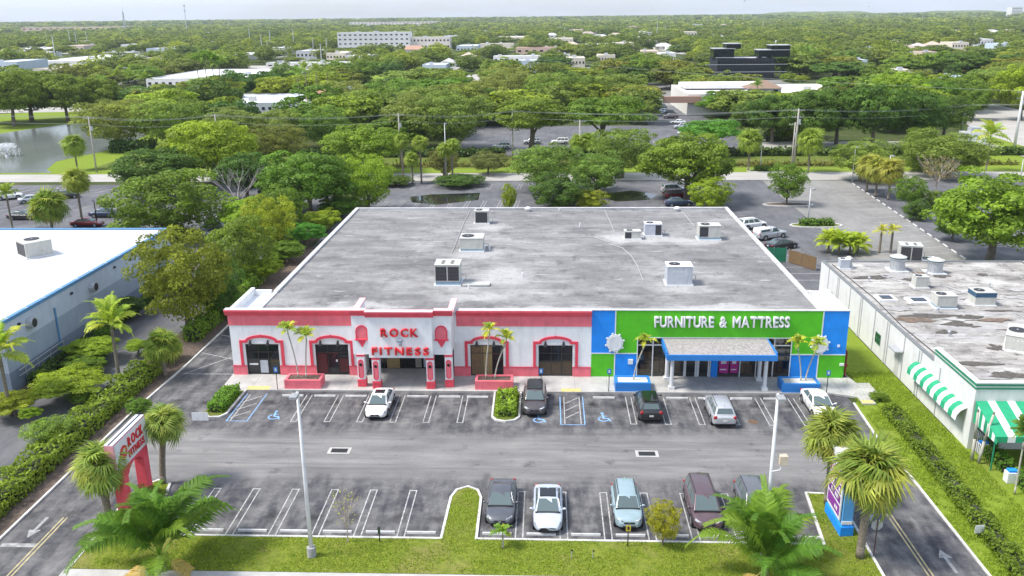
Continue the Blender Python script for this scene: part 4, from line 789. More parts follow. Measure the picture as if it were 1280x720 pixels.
def make_car(kind, paint, label, loc, rz, group=None, roof='plain', grille='wide', glass_m=CARGLASS, simple=False):
    s = CAR[kind]; Ln, Wd = s['L'], s['W']; hw0 = Wd/2
    t = thing({'sedan': 'parked_sedan', 'suv': 'parked_suv', 'van': 'parked_minivan', 'pickup': 'parked_pickup'}[kind], label, 'truck' if kind == 'pickup' else 'car', loc, rz, group)
    st = [-.5, -.49, -.46, -.40, -.32, -.2, -.05, .1, .2, .3, .38, .44, .475, .493, .5]; vs_ = []; n = 0
    for u in st:
        e = min(u+.5, .5-u); wf = (1-.40*max(0, (u-.30)/.2)**2.6) if u > 0 else (1-.22*max(0, (-u-.38)/.12)**2.4); hw = hw0*wf; zt = interp(u, s['top']); zb = .22+.16*max(0, 1-e/.05)
        if e < .012: zb = .36
        hgt = zt-zb
        sec = [(0, zb), (hw*.86, zb), (hw*.965, zb+.10*hgt), (hw, zb+.40*hgt), (hw*.985, zb+.74*hgt), (hw*.93, zb+.93*hgt), (hw*.80, zt), (hw*.4, zt+.025), (0, zt+.032)]
        ring = sec+[(-x, z) for x, z in sec[-2:0:-1]]; n = len(ring); vs_ += [(x, u*Ln, z) for x, z in ring]
    fs = []
    for i in range(len(st)-1):
        for k in range(n): fs.append((i*n+k, (i+1)*n+k, (i+1)*n+(k+1) % n, i*n+(k+1) % n))
    fs += [tuple(range(n)), tuple(range((len(st)-1)*n+n-1, (len(st)-1)*n-1, -1))]
    body = MB().add(vs_, fs).build('body', paint, t, smooth=True)
    sm = body.modifiers.new('s', 'SUBSURF'); sm.levels = 1; sm.render_levels = 2
    # cabin
    b0, b1, r0, r1 = s['cr']*Ln, s['cf']*Ln, s['rr']*Ln, s['rf']*Ln; zb, zr = s['zb'], s['zr']; wb, wr = hw0*.90, hw0*.66
    B = [(-wb*.95, b0, zb), (wb*.95, b0, zb), (wb*.93, b1, zb), (-wb*.93, b1, zb)]; T = [(-wr*.95, r0, zr-.03), (wr*.95, r0, zr-.03), (wr*.98, r1, zr-.02), (-wr*.98, r1, zr-.02)]
    m_ = (r0+r1)/2; cab = MB().add(B+T+[(-wr*.98, m_, zr+.015), (wr*.98, m_, zr+.015), (0, r0, zr), (0, m_, zr+.045), (0, r1, zr+.005)],
        [(0, 1, 5, 10, 4), (2, 3, 7, 12, 6), (1, 2, 6, 9, 5), (3, 0, 4, 8, 7), (4, 10, 11, 8), (10, 5, 9, 11), (11, 9, 6, 12), (8, 11, 12, 7)]).build('cabin', paint, t, bevel=.05)
    cab.data.update()
    for p in cab.data.polygons: p.use_smooth = True
    def pane(name, quad, u0, u1, v0, v1, off=.012, m=glass_m, par=t):
        a, b, c, d = [Vector(q) for q in quad]; f = lambda u, v: (a.lerp(b, u)).lerp(d.lerp(c, u), v); nn = (b-a).cross(d-a).normalized()*off
        return MB().add([f(u0, v0)+nn, f(u1, v0)+nn, f(u1, v1)+nn, f(u0, v1)+nn, f(u0, v0)-nn, f(u1, v0)-nn, f(u1, v1)-nn, f(u0, v1)-nn], [(0, 1, 2, 3), (0, 4, 5, 1), (1, 5, 6, 2), (2, 6, 7, 3), (3, 7, 4, 0)]).build(name, m, par)
    pane('windscreen', (B[2], B[3], T[3], T[2]), .05, .95, .06, .93, .014); pane('rear_window', (B[0], B[1], T[1], T[0]), .08, .92, .12 if kind == 'sedan' else .3, .90, .014)
    ns = [(.05, .48), (.53, .93)] if kind in ('sedan',) else ([(.05, .30), (.34, .62), (.66, .95)] if kind in ('suv', 'van') else [(.08, .92)])
    for a, b in ns: pane('side_window', (B[1], B[2], T[2], T[1]), a, b, .12, .88, .02); pane('side_window', (B[3], B[0], T[0], T[3]), 1-b, 1-a, .12, .88, .02)
    if roof == 'sunroof': MB().box(-.40, .40, r1-.85, r1-.22, zr+.01, zr+.055).build('sunroof', INGLASS, t)
    if roof == 'pano': MB().box(-wr*.82, wr*.82, r0+.12, r1-.08, zr+.0, zr+.058, ).build('panoramic_roof', INGLASS, t)
    if roof == 'rails' or kind in ('suv',):
        for sx in (-1, 1): MB().tube([(sx*wr*.93, r0+.15, zr+.02), (sx*wr*.93, r0+.3, zr+.07), (sx*wr*.93, r1-.3, zr+.07), (sx*wr*.93, r1-.1, zr+.02)], [.022]*4, 6).build('roof_rail', TRIMB, t)
    MB().extr([(r0+.1, zr), (r0+.28, zr), (r0+.12, zr+.11)], 'x', -.025, .025).build('roof_antenna', paint, t)
    # wheels
    rad = .33 if kind == 'sedan' else .37
    for sx in (-1, 1):
        for yy in (-.30*Ln, .305*Ln):
            ar = MB(); ar.cyl((sx*(hw0-.30), yy, rad+.02), (sx*(hw0*1.003), yy, rad+.02), rad+.07, rad+.07, 18); ar.build('wheel_arch', TRIMB, t)
            w = MB().cyl((sx*(hw0-.2), yy, rad), (sx*(hw0+.012), yy, rad), rad, rad, 18).build('wheel', TYRE, t); MB().cyl((sx*(hw0+.0125), yy, rad), (sx*(hw0+.02), yy, rad), rad*.66, rad*.6, 14).build('rim', RIMM, w)
        # lamps, mirrors, handles
        hz = interp(.44, s['top']); MB().add([(sx*hw0*.40, .489*Ln, hz-.18), (sx*hw0*.74, .464*Ln, hz-.16), (sx*hw0*.90, .425*Ln, hz-.08), (sx*hw0*.80, .418*Ln, hz+.012), (sx*hw0*.62, .458*Ln, hz-.045), (sx*hw0*.42, .478*Ln, hz-.09), (sx*hw0*.6, .44*Ln, hz-.16)], [(0, 1, 5), (1, 4, 5), (1, 2, 4), (2, 3, 4), (0, 5, 6), (5, 4, 6), (4, 3, 6), (3, 2, 6), (2, 1, 6), (1, 0, 6)]).build('headlight', LAMP, t, smooth=True)
        tz = interp(-.47, s['top']); MB().ball((sx*hw0*.76, -.478*Ln, tz-.13), hw0*.17, .10, .10 if kind == 'sedan' else .16, 10, 5).build('tail_light', TAIL, t, smooth=True)
        m = MB(); m.ball((sx*(hw0+.10), b1-.30, zb+.10), .12, .07, .085, 8, 5); m.cyl((sx*(hw0*.86), b1-.28, zb+.06), (sx*(hw0+.04), b1-.3, zb+.08), .035, .03, 6); m.build('mirror', paint, t, smooth=True)
        for yy in ((b0+b1)/2-.35, (b0+b1)/2+.6): MB().box(sx*hw0*.985-.02, sx*hw0*.985+.02, yy, yy+.18, zb-.18, zb-.15).build('door_handle', paint, t)
    hz = interp(.485, s['top'])
    if grille == 'wide': MB().box(-hw0*.36, hw0*.36, .47*Ln, .5*Ln, hz-.13, hz-.02).build('grille', TRIMB, t); MB().box(-hw0*.44, hw0*.44, .46*Ln, .5*Ln, .34, .46).build('lower_intake', TRIMB, t)
    else: MB().add([(-.42, .502*Ln, hz-.06), (.42, .502*Ln, hz-.06), (.55, .497*Ln, hz-.2), (.38, .5005*Ln, hz-.34), (-.38, .5005*Ln, hz-.34), (-.55, .497*Ln, hz-.2)], [(0, 1, 2, 3, 4, 5)]).build('grille', TRIMB, t)
    MB().box(-.10, .10, .49*Ln, .5015*Ln, hz-.10, hz-.05).build('badge', CHROME, t)
    MB().box(-.17, .17, -.503*Ln, -.495*Ln, .62, .76).build('number_plate', PLATE, t); MB().box(-hw0*.8, hw0*.8, -.5005*Ln, -.47*Ln, .36, .46).build('rear_bumper_trim', TRIMB, t)
    MB().box(-wb*.93, wb*.93, b1-.02, b1+.09, zb+.012, zb+.075).build('cowl', TRIMB, t)
    for sx in (-1, 1):
        for yy in (b1-.55, (b0+b1)/2+.02): MB().box(sx*hw0*.996-.006, sx*hw0*.996+.006, yy-.009, yy+.009, .42, zb-.06).build('door_seam', TRIMB, t)
        MB().box(sx*hw0*.97-.035, sx*hw0*.97+.035, -.22*Ln, .22*Ln, .22, .34).build('sill_trim', TRIMB, t)
        MB().tube([(sx*hw0*.52, b1+.1, zb+.055), (sx*hw0*.46, .46*Ln, interp(.46, s['top'])+.012)], [.012, .008], 4).build('bonnet_crease', paint, t)
    for a in (-.30, .30): MB().tube([(a, b1+.02, zb+.06), (a+.32, b1+.03, zb+.075)], [.012, .012], 4).build('wiper', TRIMB, t)
    return t
def cp_car(src, paint_old, paint, label, loc, rz, group=None): return dup(src, loc, rz, label, group, None, {paint_old: paint})
pW = car_paint('pearl_white_paint', (.78, .78, .76), .05); pDG = car_paint('dark_grey_paint', (.10, .105, .12), .4); pSB = car_paint('silver_blue_paint', (.58, .64, .72), .35); pTL = car_paint('pale_teal_paint', (.32, .43, .46), .3)
pMR = car_paint('maroon_paint', (.12, .075, .085), .35); pGR = car_paint('graphite_paint', (.15, .155, .17), .4); pBK = car_paint('black_paint', (.018, .018, .02), .2); pSV = car_paint('silver_paint', (.52, .53, .55), .45); pBL = car_paint('navy_paint', (.03, .05, .11), .3); pRD = car_paint('dark_red_paint', (.20, .015, .02), .3)
pBR = car_paint('brown_grey_paint', (.075, .065, .068), .3)
PI = math.pi
c1 = make_car('sedan', pW, 'white sedan with dark sunroof parked nose out before the gym entrance', (-13.85, 66.55, 0), PI-R(0), roof='sunroof')
c2 = make_car('suv', pBR, 'dark brown SUV nose out beside the planted island in the upper row', (-.95, 67.3, 0), PI, roof='pano')
c3 = make_car('suv', pBK, 'black SUV parked nose in before the furniture shop planter', (8.38, 66.4, 0), 0, roof='pano')
c4_ = cp_car(c2, pBR, pSV, 'silver SUV parked nose in before the furniture shop entrance', (14.05, 65.6, 0), 0)
for ch in list(c4_.children):
    if ch.name.startswith('panoramic_roof'): bpy.data.objects.remove(ch)
c5 = cp_car(c1, pW, pW, 'white sedan parked nose out at the end of the upper row by the palms', (22.35, 66.9, 0), PI)
for ch in list(c5.children):
    if ch.name.startswith('sunroof'): bpy.data.objects.remove(ch)
d1 = make_car('sedan', pDG, 'dark grey sedan beside the curved lawn island in the lower row', (-2.95, 51.25, 0), PI, roof='plain')
d2 = make_car('sedan', pSB, 'pale silver-blue sedan with black roof panel between dark grey and teal cars', (.12, 50.55, 0), PI, roof='pano', grille='hex')
d3 = make_car('suv', pTL, 'pale teal compact SUV parked facing the lawn', (5.25, 50.85, 0), PI)
d4 = make_car('van', pMR, 'dark maroon minivan parked facing the lawn', (10.25, 51.05, 0), PI, roof='rails')
d5 = cp_car(c4_, pSV, pGR, 'graphite SUV half hidden behind the right light pole and palm', (13.6, 51.2, 0), PI)
for c, sc in ((d3, .95), (c1, .98)): c.scale = (sc,)*3
# cars behind the plaza
make_car('suv', pW, 'white SUV parked behind the right rear corner of the plaza', (31.2, 131.5, 0), R(-66))
tk = make_car('pickup', pSV, 'silver pickup with white bed cap beside the white SUV', (32.4, 125.2, 0), R(-62))
MB().extr([(-.49*5.3, 1.08), (-.085*5.3, 1.08), (-.10*5.3, 1.72), (-.475*5.3, 1.70)], 'x', -.80, .80).build('bed_cap', pW, tk, bevel=.06)
for sx in (-1, 1): MB().box(sx*.80-.012, sx*.80+.012, -2.3, -.75, 1.28, 1.58).build('cap_window', CARGLASS, tk)
BLSED = cp_car(d1, pDG, pBK, 'black sedan parked nearest the green fence behind the plaza', (32.6, 119.4, 0), R(-62))
vn = make_car('van', pW, 'white van parked under the big tree beyond the stained roof', (58.2, 104.5, 0), R(-75))
far_g = None
def fc(px, py, kind, paint, label, rz, group=None):
    q = P(px, py); src, old = {'sedan': (d1, pDG), 'suv': (d3, pTL), 'van': (d4, pMR)}[kind]
    c = cp_car(src, old, paint, label, (q.x, q.y, 0), rz, group); c.scale = (1, 1, 1); return c
G1 = 'cars in the left side parking lot'
fc(42, 253, 'sedan', pSV, 'silver sedan in the left lot, nose to tail with a black one', R(-60), G1); fc(30, 274, 'sedan', pBK, 'black sedan parked behind the white flat roof', R(-88), G1); fc(132, 271, 'sedan', pBL, 'navy sedan behind the blue roof edge by a palm', R(-88), G1)
fc(12, 249, 'suv', pW, 'white SUV partly behind a small palm in the left lot', R(-60), G1); fc(110, 283, 'sedan', pRD, 'dark red car just behind the white roof', R(-88), G1); fc(82, 248, 'sedan', pBK, 'black sedan in the left lot next to a lamp post', R(-60), G1)
for px, py, pt, nm in ((272, 287, pSV, 'silver'), (288, 277, pW, 'white'), (262, 296, pSB, 'pale blue'), (300, 270, pBK, 'black')): fc(px, py, 'sedan', pt, nm+' car half hidden under the trees between the two lots', R(-70), G1)
fc(333, 243, 'suv', pBL, 'navy SUV at the mouth of the canal road beneath the trees', R(0), G1)
G2 = 'cars in the back parking lot'
fc(848, 257, 'sedan', pBL, 'dark blue sedan under the tree behind the plaza', R(-80), G2); fc(846, 248, 'suv', pRD, 'dark red SUV under the tree behind the plaza', R(-80), G2); fc(842, 241, 'suv', pSV, 'silver SUV under the tree behind the plaza', R(-80), G2)
G3 = 'cars in the lots beyond the canal'
fc(627, 186, 'suv', pW, 'white SUV in the far lot beside the canal hedge', R(90), G3); fc(665, 180, 'suv', pSV, 'silver car under the big dark tree beyond the canal', R(90), G3); fc(700, 180, 'suv', pW, 'white car under the big dark tree beyond the canal', R(90), G3); fc(765, 181, 'suv', pSV, 'pale car behind the grey-green tree beyond the canal', R(90), G3)
fc(492, 178, 'sedan', pBK, 'black car beyond the canal palms', R(90), G3)
for i, (px, py) in enumerate(((825, 137), (829, 141), (834, 144), (847, 155), (852, 161), (858, 168), (838, 148), (822, 133))): fc(px, py, 'sedan' if i % 2 else 'suv', (pDG, pSB, pBK, pW, pSV, pW, pMR, pBL)[i], ('dark grey', 'pale blue', 'black', 'white', 'silver', 'pearl white', 'maroon', 'navy')[i]+' car in the row beside the plaza lane beyond the canal', R(90), 'cars along the plaza lane')
for i in range(16):
    px = 322+i*6.8; fc(px, 92-(i % 3)*1.2, 'suv' if i % 2 else 'sedan', (pW, pSV, pBL, pSB)[i % 4], ('white', 'silver', 'navy', 'pale blue')[i % 4]+' car in the packed far lot by the bright green field', R(15), 'cars in the far packed lot')
for i, (px, py) in enumerate(((12, 137), (28, 136), (105, 133), (84, 134), (40, 138))): fc(px, py, 'sedan', (pBK, pBL, pDG, pW, pSV)[i], ('black', 'navy', 'dark grey', 'white', 'silver')[i]+' car on the road beyond the pond', R(90), 'cars beyond the pond')
# ------------------------------------------------------------------ vegetation
def unit(v): return v/np.maximum(1e-6, np.linalg.norm(v, axis=-1, keepdims=True))
def leaf_cards(pts, nrm, size, rs, aspect=.55, rand=.8):
    n = len(pts); nn = unit(nrm+rs.normal(0, rand, (n, 3))); t = unit(np.cross(nn, rs.normal(0, 1, (n, 3)))); b = np.cross(nn, t); s = size*rs.uniform(.65, 1.35, (n, 1))
    return np.stack([pts-t*s, pts-b*s*aspect+nn*s*.12, pts+t*s, pts+b*s*aspect+nn*s*.12], 1).reshape(-1, 3)
def crown_mesh(name, seed, rad, zc, rz, nclump, leaves, size, shape='dome', clump=.30, rand=.8):
    """a crown as many leaf cards gathered in clumps over an uneven ellipsoid"""
    rs = np.random.RandomState(seed); k = nclump; i = np.arange(k)+.5; ph = np.arccos(1-2*i/k); th = np.pi*(1+5**.5)*i+rs.normal(0, .35, k)
    d = np.stack([np.cos(th)*np.sin(ph), np.sin(th)*np.sin(ph), np.cos(ph)], 1); lob = 1+.22*np.sin(d[:, 0]*3.1+seed)*np.cos(d[:, 1]*2.7+seed*1.7)+rs.normal(0, .09, k)
    depth = np.where(rs.rand(k) < .72, rs.uniform(.78, 1.0, k), rs.uniform(.35, .75, k)); c = d*(lob*depth)[:, None]
    if shape == 'flat': c[:, 2] = np.where(c[:, 2] < 0, c[:, 2]*.35, c[:, 2]); 
    if shape == 'dome': c[:, 2] = np.where(c[:, 2] < 0, c[:, 2]*.75, c[:, 2])
    if shape == 'vase': c[:, :2] *= (.72+.32*(c[:, 2:3]+1)/2)
    cr = clump*rs.uniform(.7, 1.25, k); per = max(3, leaves//k); P_, N_, V_ = [], [], []
    for j in range(k):
        v = unit(rs.normal(0, 1, (per, 3))); v[:, 2] = np.abs(v[:, 2])*np.where(rs.rand(per) < .78, 1, -1); out = unit(c[j:j+1]); v = unit(v+out*.35)
        r = cr[j]*rs.uniform(.75, 1.08, (per, 1)); P_.append(c[j]+v*r*np.array([1, 1, .8])); N_.append(v+out*.3+np.array([0, 0, .25])); V_.append(np.clip(rs.normal(.5, .16)+rs.normal(0, .17, per), 0, 1))
    p = np.vstack(P_)*np.array([rad, rad, rz])+np.array([0, 0, zc]); nrm = np.vstack(N_)
    return np_mesh(name, leaf_cards(p, nrm, size, rs, rand=rand), 4, np.concatenate(V_))
def trunk_mesh(name, seed, h, r, zc, rad, limbs=5, bare=False):
    rs = random.Random(seed); t = MB(); pts = [(0, 0, -.1)]
    for k in range(1, 4): pts.append((rs.uniform(-.15, .15)*k*.5, rs.uniform(-.15, .15)*k*.5, h*k/3))
    t.tube(pts, [r*1.25, r, r*.85, r*.6], 8)
    for k in range(limbs):
        a = 2*math.pi*k/limbs+rs.uniform(-.4, .4); b = Vector(pts[2] if k % 2 else pts[3]); m = b+Vector((math.cos(a)*rad*.35, math.sin(a)*rad*.35, (zc-b.z)*.5+.4)); e = b+Vector((math.cos(a)*rad*.75, math.sin(a)*rad*.75, (zc-b.z)*.9+.6))
        t.tube([b, m, e], [r*.55, r*.35, r*.12], 6)
        if bare:
            for q in range(5):
                a2 = a+rs.uniform(-.9, .9); s_ = m.lerp(e, rs.uniform(.1, .9)); e2 = s_+Vector((math.cos(a2)*rad*.45, math.sin(a2)*rad*.45, rad*rs.uniform(.3, .7))); t.tube([s_, e2], [r*.2, r*.06], 4)
                for z in range(3): a3 = a2+rs.uniform(-1.2, 1.2); s3 = s_.lerp(e2, rs.uniform(.3, .95)); t.tube([s3, s3+Vector((math.cos(a3)*rad*.25, math.sin(a3)*rad*.25, rad*rs.uniform(.1, .4)))], [r*.1, r*.04], 4)
    return t.mesh(name)
# prototypes: radius 4, height about 8
PROTO = {}
def proto(key, n, shape, zc, rz, ncl, leaves, size, clump, th, tr, rand=.8):
    PROTO[key] = [(crown_mesh('crown', 100+hash_(key)+i*7, 4, zc, rz, ncl, leaves, size, shape, clump, rand), trunk_mesh('trunk', 50+i, th, tr, zc, 4)) for i in range(n)]
def hash_(s): return sum(ord(c)*(i+3) for i, c in enumerate(s)) % 89
proto('dome_hi', 4, 'dome', 4.9, 3.1, 130, 17000, .155, .235, 3.4, .28, .6)
proto('flat_hi', 2, 'flat', 5.2, 2.4, 120, 15000, .155, .23, 4.0, .28, .6)
proto('loose_hi', 3, 'vase', 4.9, 3.3, 130, 13500, .135, .21, 3.2, .22, .9)
proto('round_hi', 3, 'round', 4.3, 3.9, 130, 15000, .155, .225, 1.5, .25, .6)
proto('dome', 5, 'dome', 4.9, 3.1, 90, 5200, .28, .25, 3.4, .28, .6)
proto('flat', 3, 'flat', 5.2, 2.2, 80, 4600, .28, .24, 4.2, .28, .6)
proto('loose', 4, 'vase', 4.9, 3.3, 90, 4600, .24, .22, 3.2, .24, .9)
proto('round', 3, 'round', 4.3, 3.9, 80, 4600, .28, .24, 1.5, .25, .6)
def tree_at(loc, width, height, kind, col, label, group=None, hi=True, var=None, name='broadleaf_tree', rz=None):
    key = kind+('_hi' if hi else ''); pr = PROTO[key]; cr, tk = pr[(rnd.randrange(len(pr)) if var is None else var) % len(pr)]
    t = thing(name, label, 'shrub' if name.endswith('shrub') else 'tree', loc, rnd.uniform(0, 6.28) if rz is None else rz, group); s = width/8.6; t.scale = (s, s, height/8.3)
    link('trunk', tk, BARK, t); c = link('crown', cr, LEAF, t); c.color = (*col, 1); return t
OLIVE, LIME, DKGRN, MID, GREYG, BRIGHT, YEL, DEEP = (.112, .122, .02), (.135, .19, .024), (.048, .085, .02), (.078, .125, .022), (.098, .138, .038), (.06, .15, .028), (.155, .18, .024), (.05, .092, .022)
def tr(px, py, wpx, top, kind, col, label, hi=True, var=None, name='broadleaf_tree', group=None):
    """tree whose base stands at the pixel; crown width and top read in pixels"""
    q = P(px, py); s = pxm(q); return tree_at((q.x, q.y, 0), wpx/s, (py-top)/s*1.0, kind, col, label, group, hi, var, name)
TREES = [
 (236, 416, 124, 286, 'loose', OLIVE, 'big olive-yellow tree beside the grey side wall of the white-roofed building'),
 (302, 352, 80, 272, 'round', MID, 'leafy green tree behind the olive-yellow tree along the plaza side'),
 (340, 318, 68, 246, 'loose', YEL, 'yellow-green feathery tree along the left side of the plaza'),
 (213, 298, 132, 214, 'round', MID, 'big round dark green tree behind the corner of the blue roof edge'),
 (200, 246, 104, 184, 'dome', DKGRN, 'dark tree behind the big round tree by the canal road'),
 (268, 232, 104, 149, 'dome', LIME, 'tall bright lime green tree rising beside the canal road'),
 (388, 275, 104, 188, 'dome', MID, 'dense dark green tree over the left rear corner of the plaza'),
 (462, 266, 78, 195, 'loose', LIME, 'lime green tree right behind the rear roof edge of the plaza'),
 (455, 217, 92, 156, 'dome', (.10, .15, .022), 'spreading yellow-green tree by the canal palms'),
 (345, 210, 84, 158, 'loose', (.085, .10, .03), 'dull olive tree beyond the canal road behind the lime tree'),
 (418, 235, 44, 196, 'dome', DKGRN, 'dark tree squeezed between the lime and dense trees'),
 (362, 262, 58, 200, 'round', MID, 'rounded green tree left of the dense dark tree'),
 (680, 240, 92, 182, 'loose', GREYG, 'loose grey-green tree on the canal verge before the far lot'),
 (745, 243, 84, 193, 'loose', GREYG, 'low grey-green spreading tree over the puddle in the back lot'),
 (664, 194, 106, 119, 'flat', (.085, .122, .022), 'broad dark fig tree standing in the far parking lot'),
 (752, 190, 106, 117, 'flat', (.085, .122, .022), 'second broad dark fig tree beside the plaza lane'),
 (778, 222, 82, 160, 'loose', GREYG, 'grey-green tree on the canal bank in front of the far white cars'),
 (858, 250, 108, 166, 'dome', (.095, .135, .024), 'large layered green tree behind the right half of the plaza roof'),
 (885, 262, 54, 222, 'round', LIME, 'rounded yellow-green tree at the rear right corner of the plaza roof'),
 (983, 256, 50, 205, 'loose', MID, 'small tree standing alone in an oval parking island'),
 (885, 194, 72, 147, 'flat', BRIGHT, 'vivid green spreading tree beside the plaza lane'),
 (1236, 330, 156, 217, 'dome', (.105, .15, .022), 'huge lime green tree shading the white van'),
 (1075, 226, 82, 176, 'loose', GREYG, 'grey-green tree behind the shaggy palm row'),
 (1185, 222, 110, 168, 'loose', GREYG, 'wide grey-green tree in front of the corner lawn'),
 (1150, 214, 50, 160, 'round', MID, 'green tree at the left end of the corner lawn'),
 (555, 222, 40, 185, 'loose', (.09, .095, .04), 'thin brownish bush tree on the canal bank'),
 (610, 218, 50, 190, 'loose', (.10, .105, .05), 'low straggly tree on the canal bank before the far lot'),
 (318, 300, 74, 246, 'dome', LIME, 'lime green tree between the round and yellow-green trees'), (352, 298, 60, 236, 'round', MID, 'leafy tree hard by the rear left side of the roof'), (410, 262, 62, 204, 'dome', LIME, 'bright tree behind the rear left roof corner'), (275, 395, 62, 322, 'round', DKGRN, 'dark green tree between the olive tree and the plaza hedge'), (310, 250, 70, 190, 'dome', DKGRN, 'dark tree over the mouth of the left lot'),
 (40, 152, 80, 90, 'dome', MID, 'green tree left of the road beyond the pond'),
]
for a in TREES: tr(*a)
DARKROW = [(965, 178, 62, 118), (1012, 184, 70, 112), (1045, 180, 66, 108), (1090, 186, 76, 106), (1140, 182, 70, 112), (1178, 176, 58, 118), (935, 172, 52, 126)]
for i, a in enumerate(DARKROW): tr(*a, 'dome', DEEP if i % 2 else DKGRN, ('deep green fig tree just right of the vivid spreading tree', 'deep green fig tree behind the double-armed pole', 'deep green fig tree before the right end of the cream store', 'largest deep green fig tree in the shade row', 'deep green fig tree left of the pale green pole', 'deep green fig tree beside the pale green pole', 'deep green fig tree before the store tower')[i], True, i, group='shade trees before the cream store')
for i, a in enumerate(((150, 186, 100, 124), (215, 186, 96, 126), (290, 190, 80, 136), (350, 188, 80, 137), (405, 186, 74, 134), (520, 186, 90, 120), (565, 188, 100, 116), (470, 170, 90, 112), (610, 150, 70, 100), (535, 172, 96, 108), (500, 158, 90, 100), (440, 160, 90, 104), (575, 158, 84, 104), (700, 140, 90, 92), (640, 132, 84, 88), (770, 138, 80, 92))):
    tr(*a, 'loose', [(.11, .14, .042), (.095, .14, .034), (.12, .14, .05)][i % 3], ('grey-green tree standing behind the square dark hedge', 'grey-green tree between the square hedge and the lime tree', 'grey-green tree behind the tall lime tree by the road', 'grey-green tree before the pale vaulted store', 'grey-green tree below the orange hip roof', 'grey-green tree behind the cluster of canal palms', 'grey-green tree overhanging the left edge of the far lot', 'grey-green tree behind the spreading yellow-green tree', 'grey-green tree at the back of the far lot', 'grey-green tree at the left rim of the far lot', 'grey-green tree behind the canal pole of the far lot', 'grey-green tree right of the orange hip roof', 'grey-green tree behind the rim of the far lot', 'grey-green tree behind the broad dark fig trees', 'grey-green tree beside the cream kiosk', 'grey-green tree left of the plaza lane')[i], True, i, group='flowering trees along the far canal bank')
for i, a in enumerate(((85, 152, 60, 92), (18, 158, 66, 88), (125, 148, 60, 96), (-5, 154, 60, 95))): tr(*a, 'dome', (.10, .135, .028), ('green pond tree right of the parked road cars', 'green tree at the edge of the far pond lawn', 'green tree where the pond road meets the woods', 'outermost green tree on the far pond lawn')[i], True, i, group='trees beyond the pond')
for i, a in enumerate(((1195, 140, 60, 92), (1232, 135, 70, 88), (1275, 150, 70, 82), (1160, 150, 60, 100), (1262, 128, 70, 78), (1120, 150, 70, 92), (1215, 150, 40, 108))): tr(*a, 'dome', (MID, GREYG, LIME)[i % 3], ('leafy tree behind the small blue-white shop', 'grey-green tree at the bend of the side street', 'lime tree beside the thick grey utility pole', 'leafy tree left of the blue-white shop', 'grey-green tree beyond the bend of the side street', 'lime tree behind the deep green fig row', 'slim leafy tree before the low white wall block')[i], True, i, group='trees along the side street')
# bare and flowering small trees
q = P(1170, 244); t = thing('bare_tree', 'small pinkish half-bare tree beside the shaggy palm row', 'tree', q); t.scale = (1.0,)*3
link('trunk', trunk_mesh('trunk', 8, 2.2, .14, 4.5, 3.2, 7, True), mat('pale_bark', (.42, .35, .31), .9, .2, 5), t); c = link('crown', crown_mesh('crown', 31, 3.2, 4.6, 2.0, 30, 700, .16, 'vase', .3), LEAF, t); c.color = (.13, .105, .075, 1)
q = P(300, 268); t = thing('bare_tree', 'leafless grey tree standing over the cars between the two lots', 'tree', q); link('trunk', trunk_mesh('trunk', 9, 2.4, .18, 5.0, 4.2, 8, True), mat('grey_bark', (.36, .33, .32), .9, .2, 5), t)
q = P(430, 690); t = thing('sapling', 'thin bare sapling on the lawn curb near the left light pole', 'tree', (PX(433, 684), 47.0, .1)); t.scale = (.42, .42, .52); link('trunk', trunk_mesh('trunk', 12, 2.4, .10, 5.0, 2.2, 7, True), mat('pale_bark', (.42, .35, .31)), t); c = link('crown', crown_mesh('crown', 34, 2.2, 4.8, 2.4, 30, 120, .15, 'vase', .3), LEAF, t); c.color = (.20, .2, .08, 1)
tree_at((PX(827, 676), 47.15, .1), 2.2, 2.9, 'loose', (.18, .18, .026), 'small yellow-green sapling on the lawn between the teal car and minivan', hi=True, name='sapling')
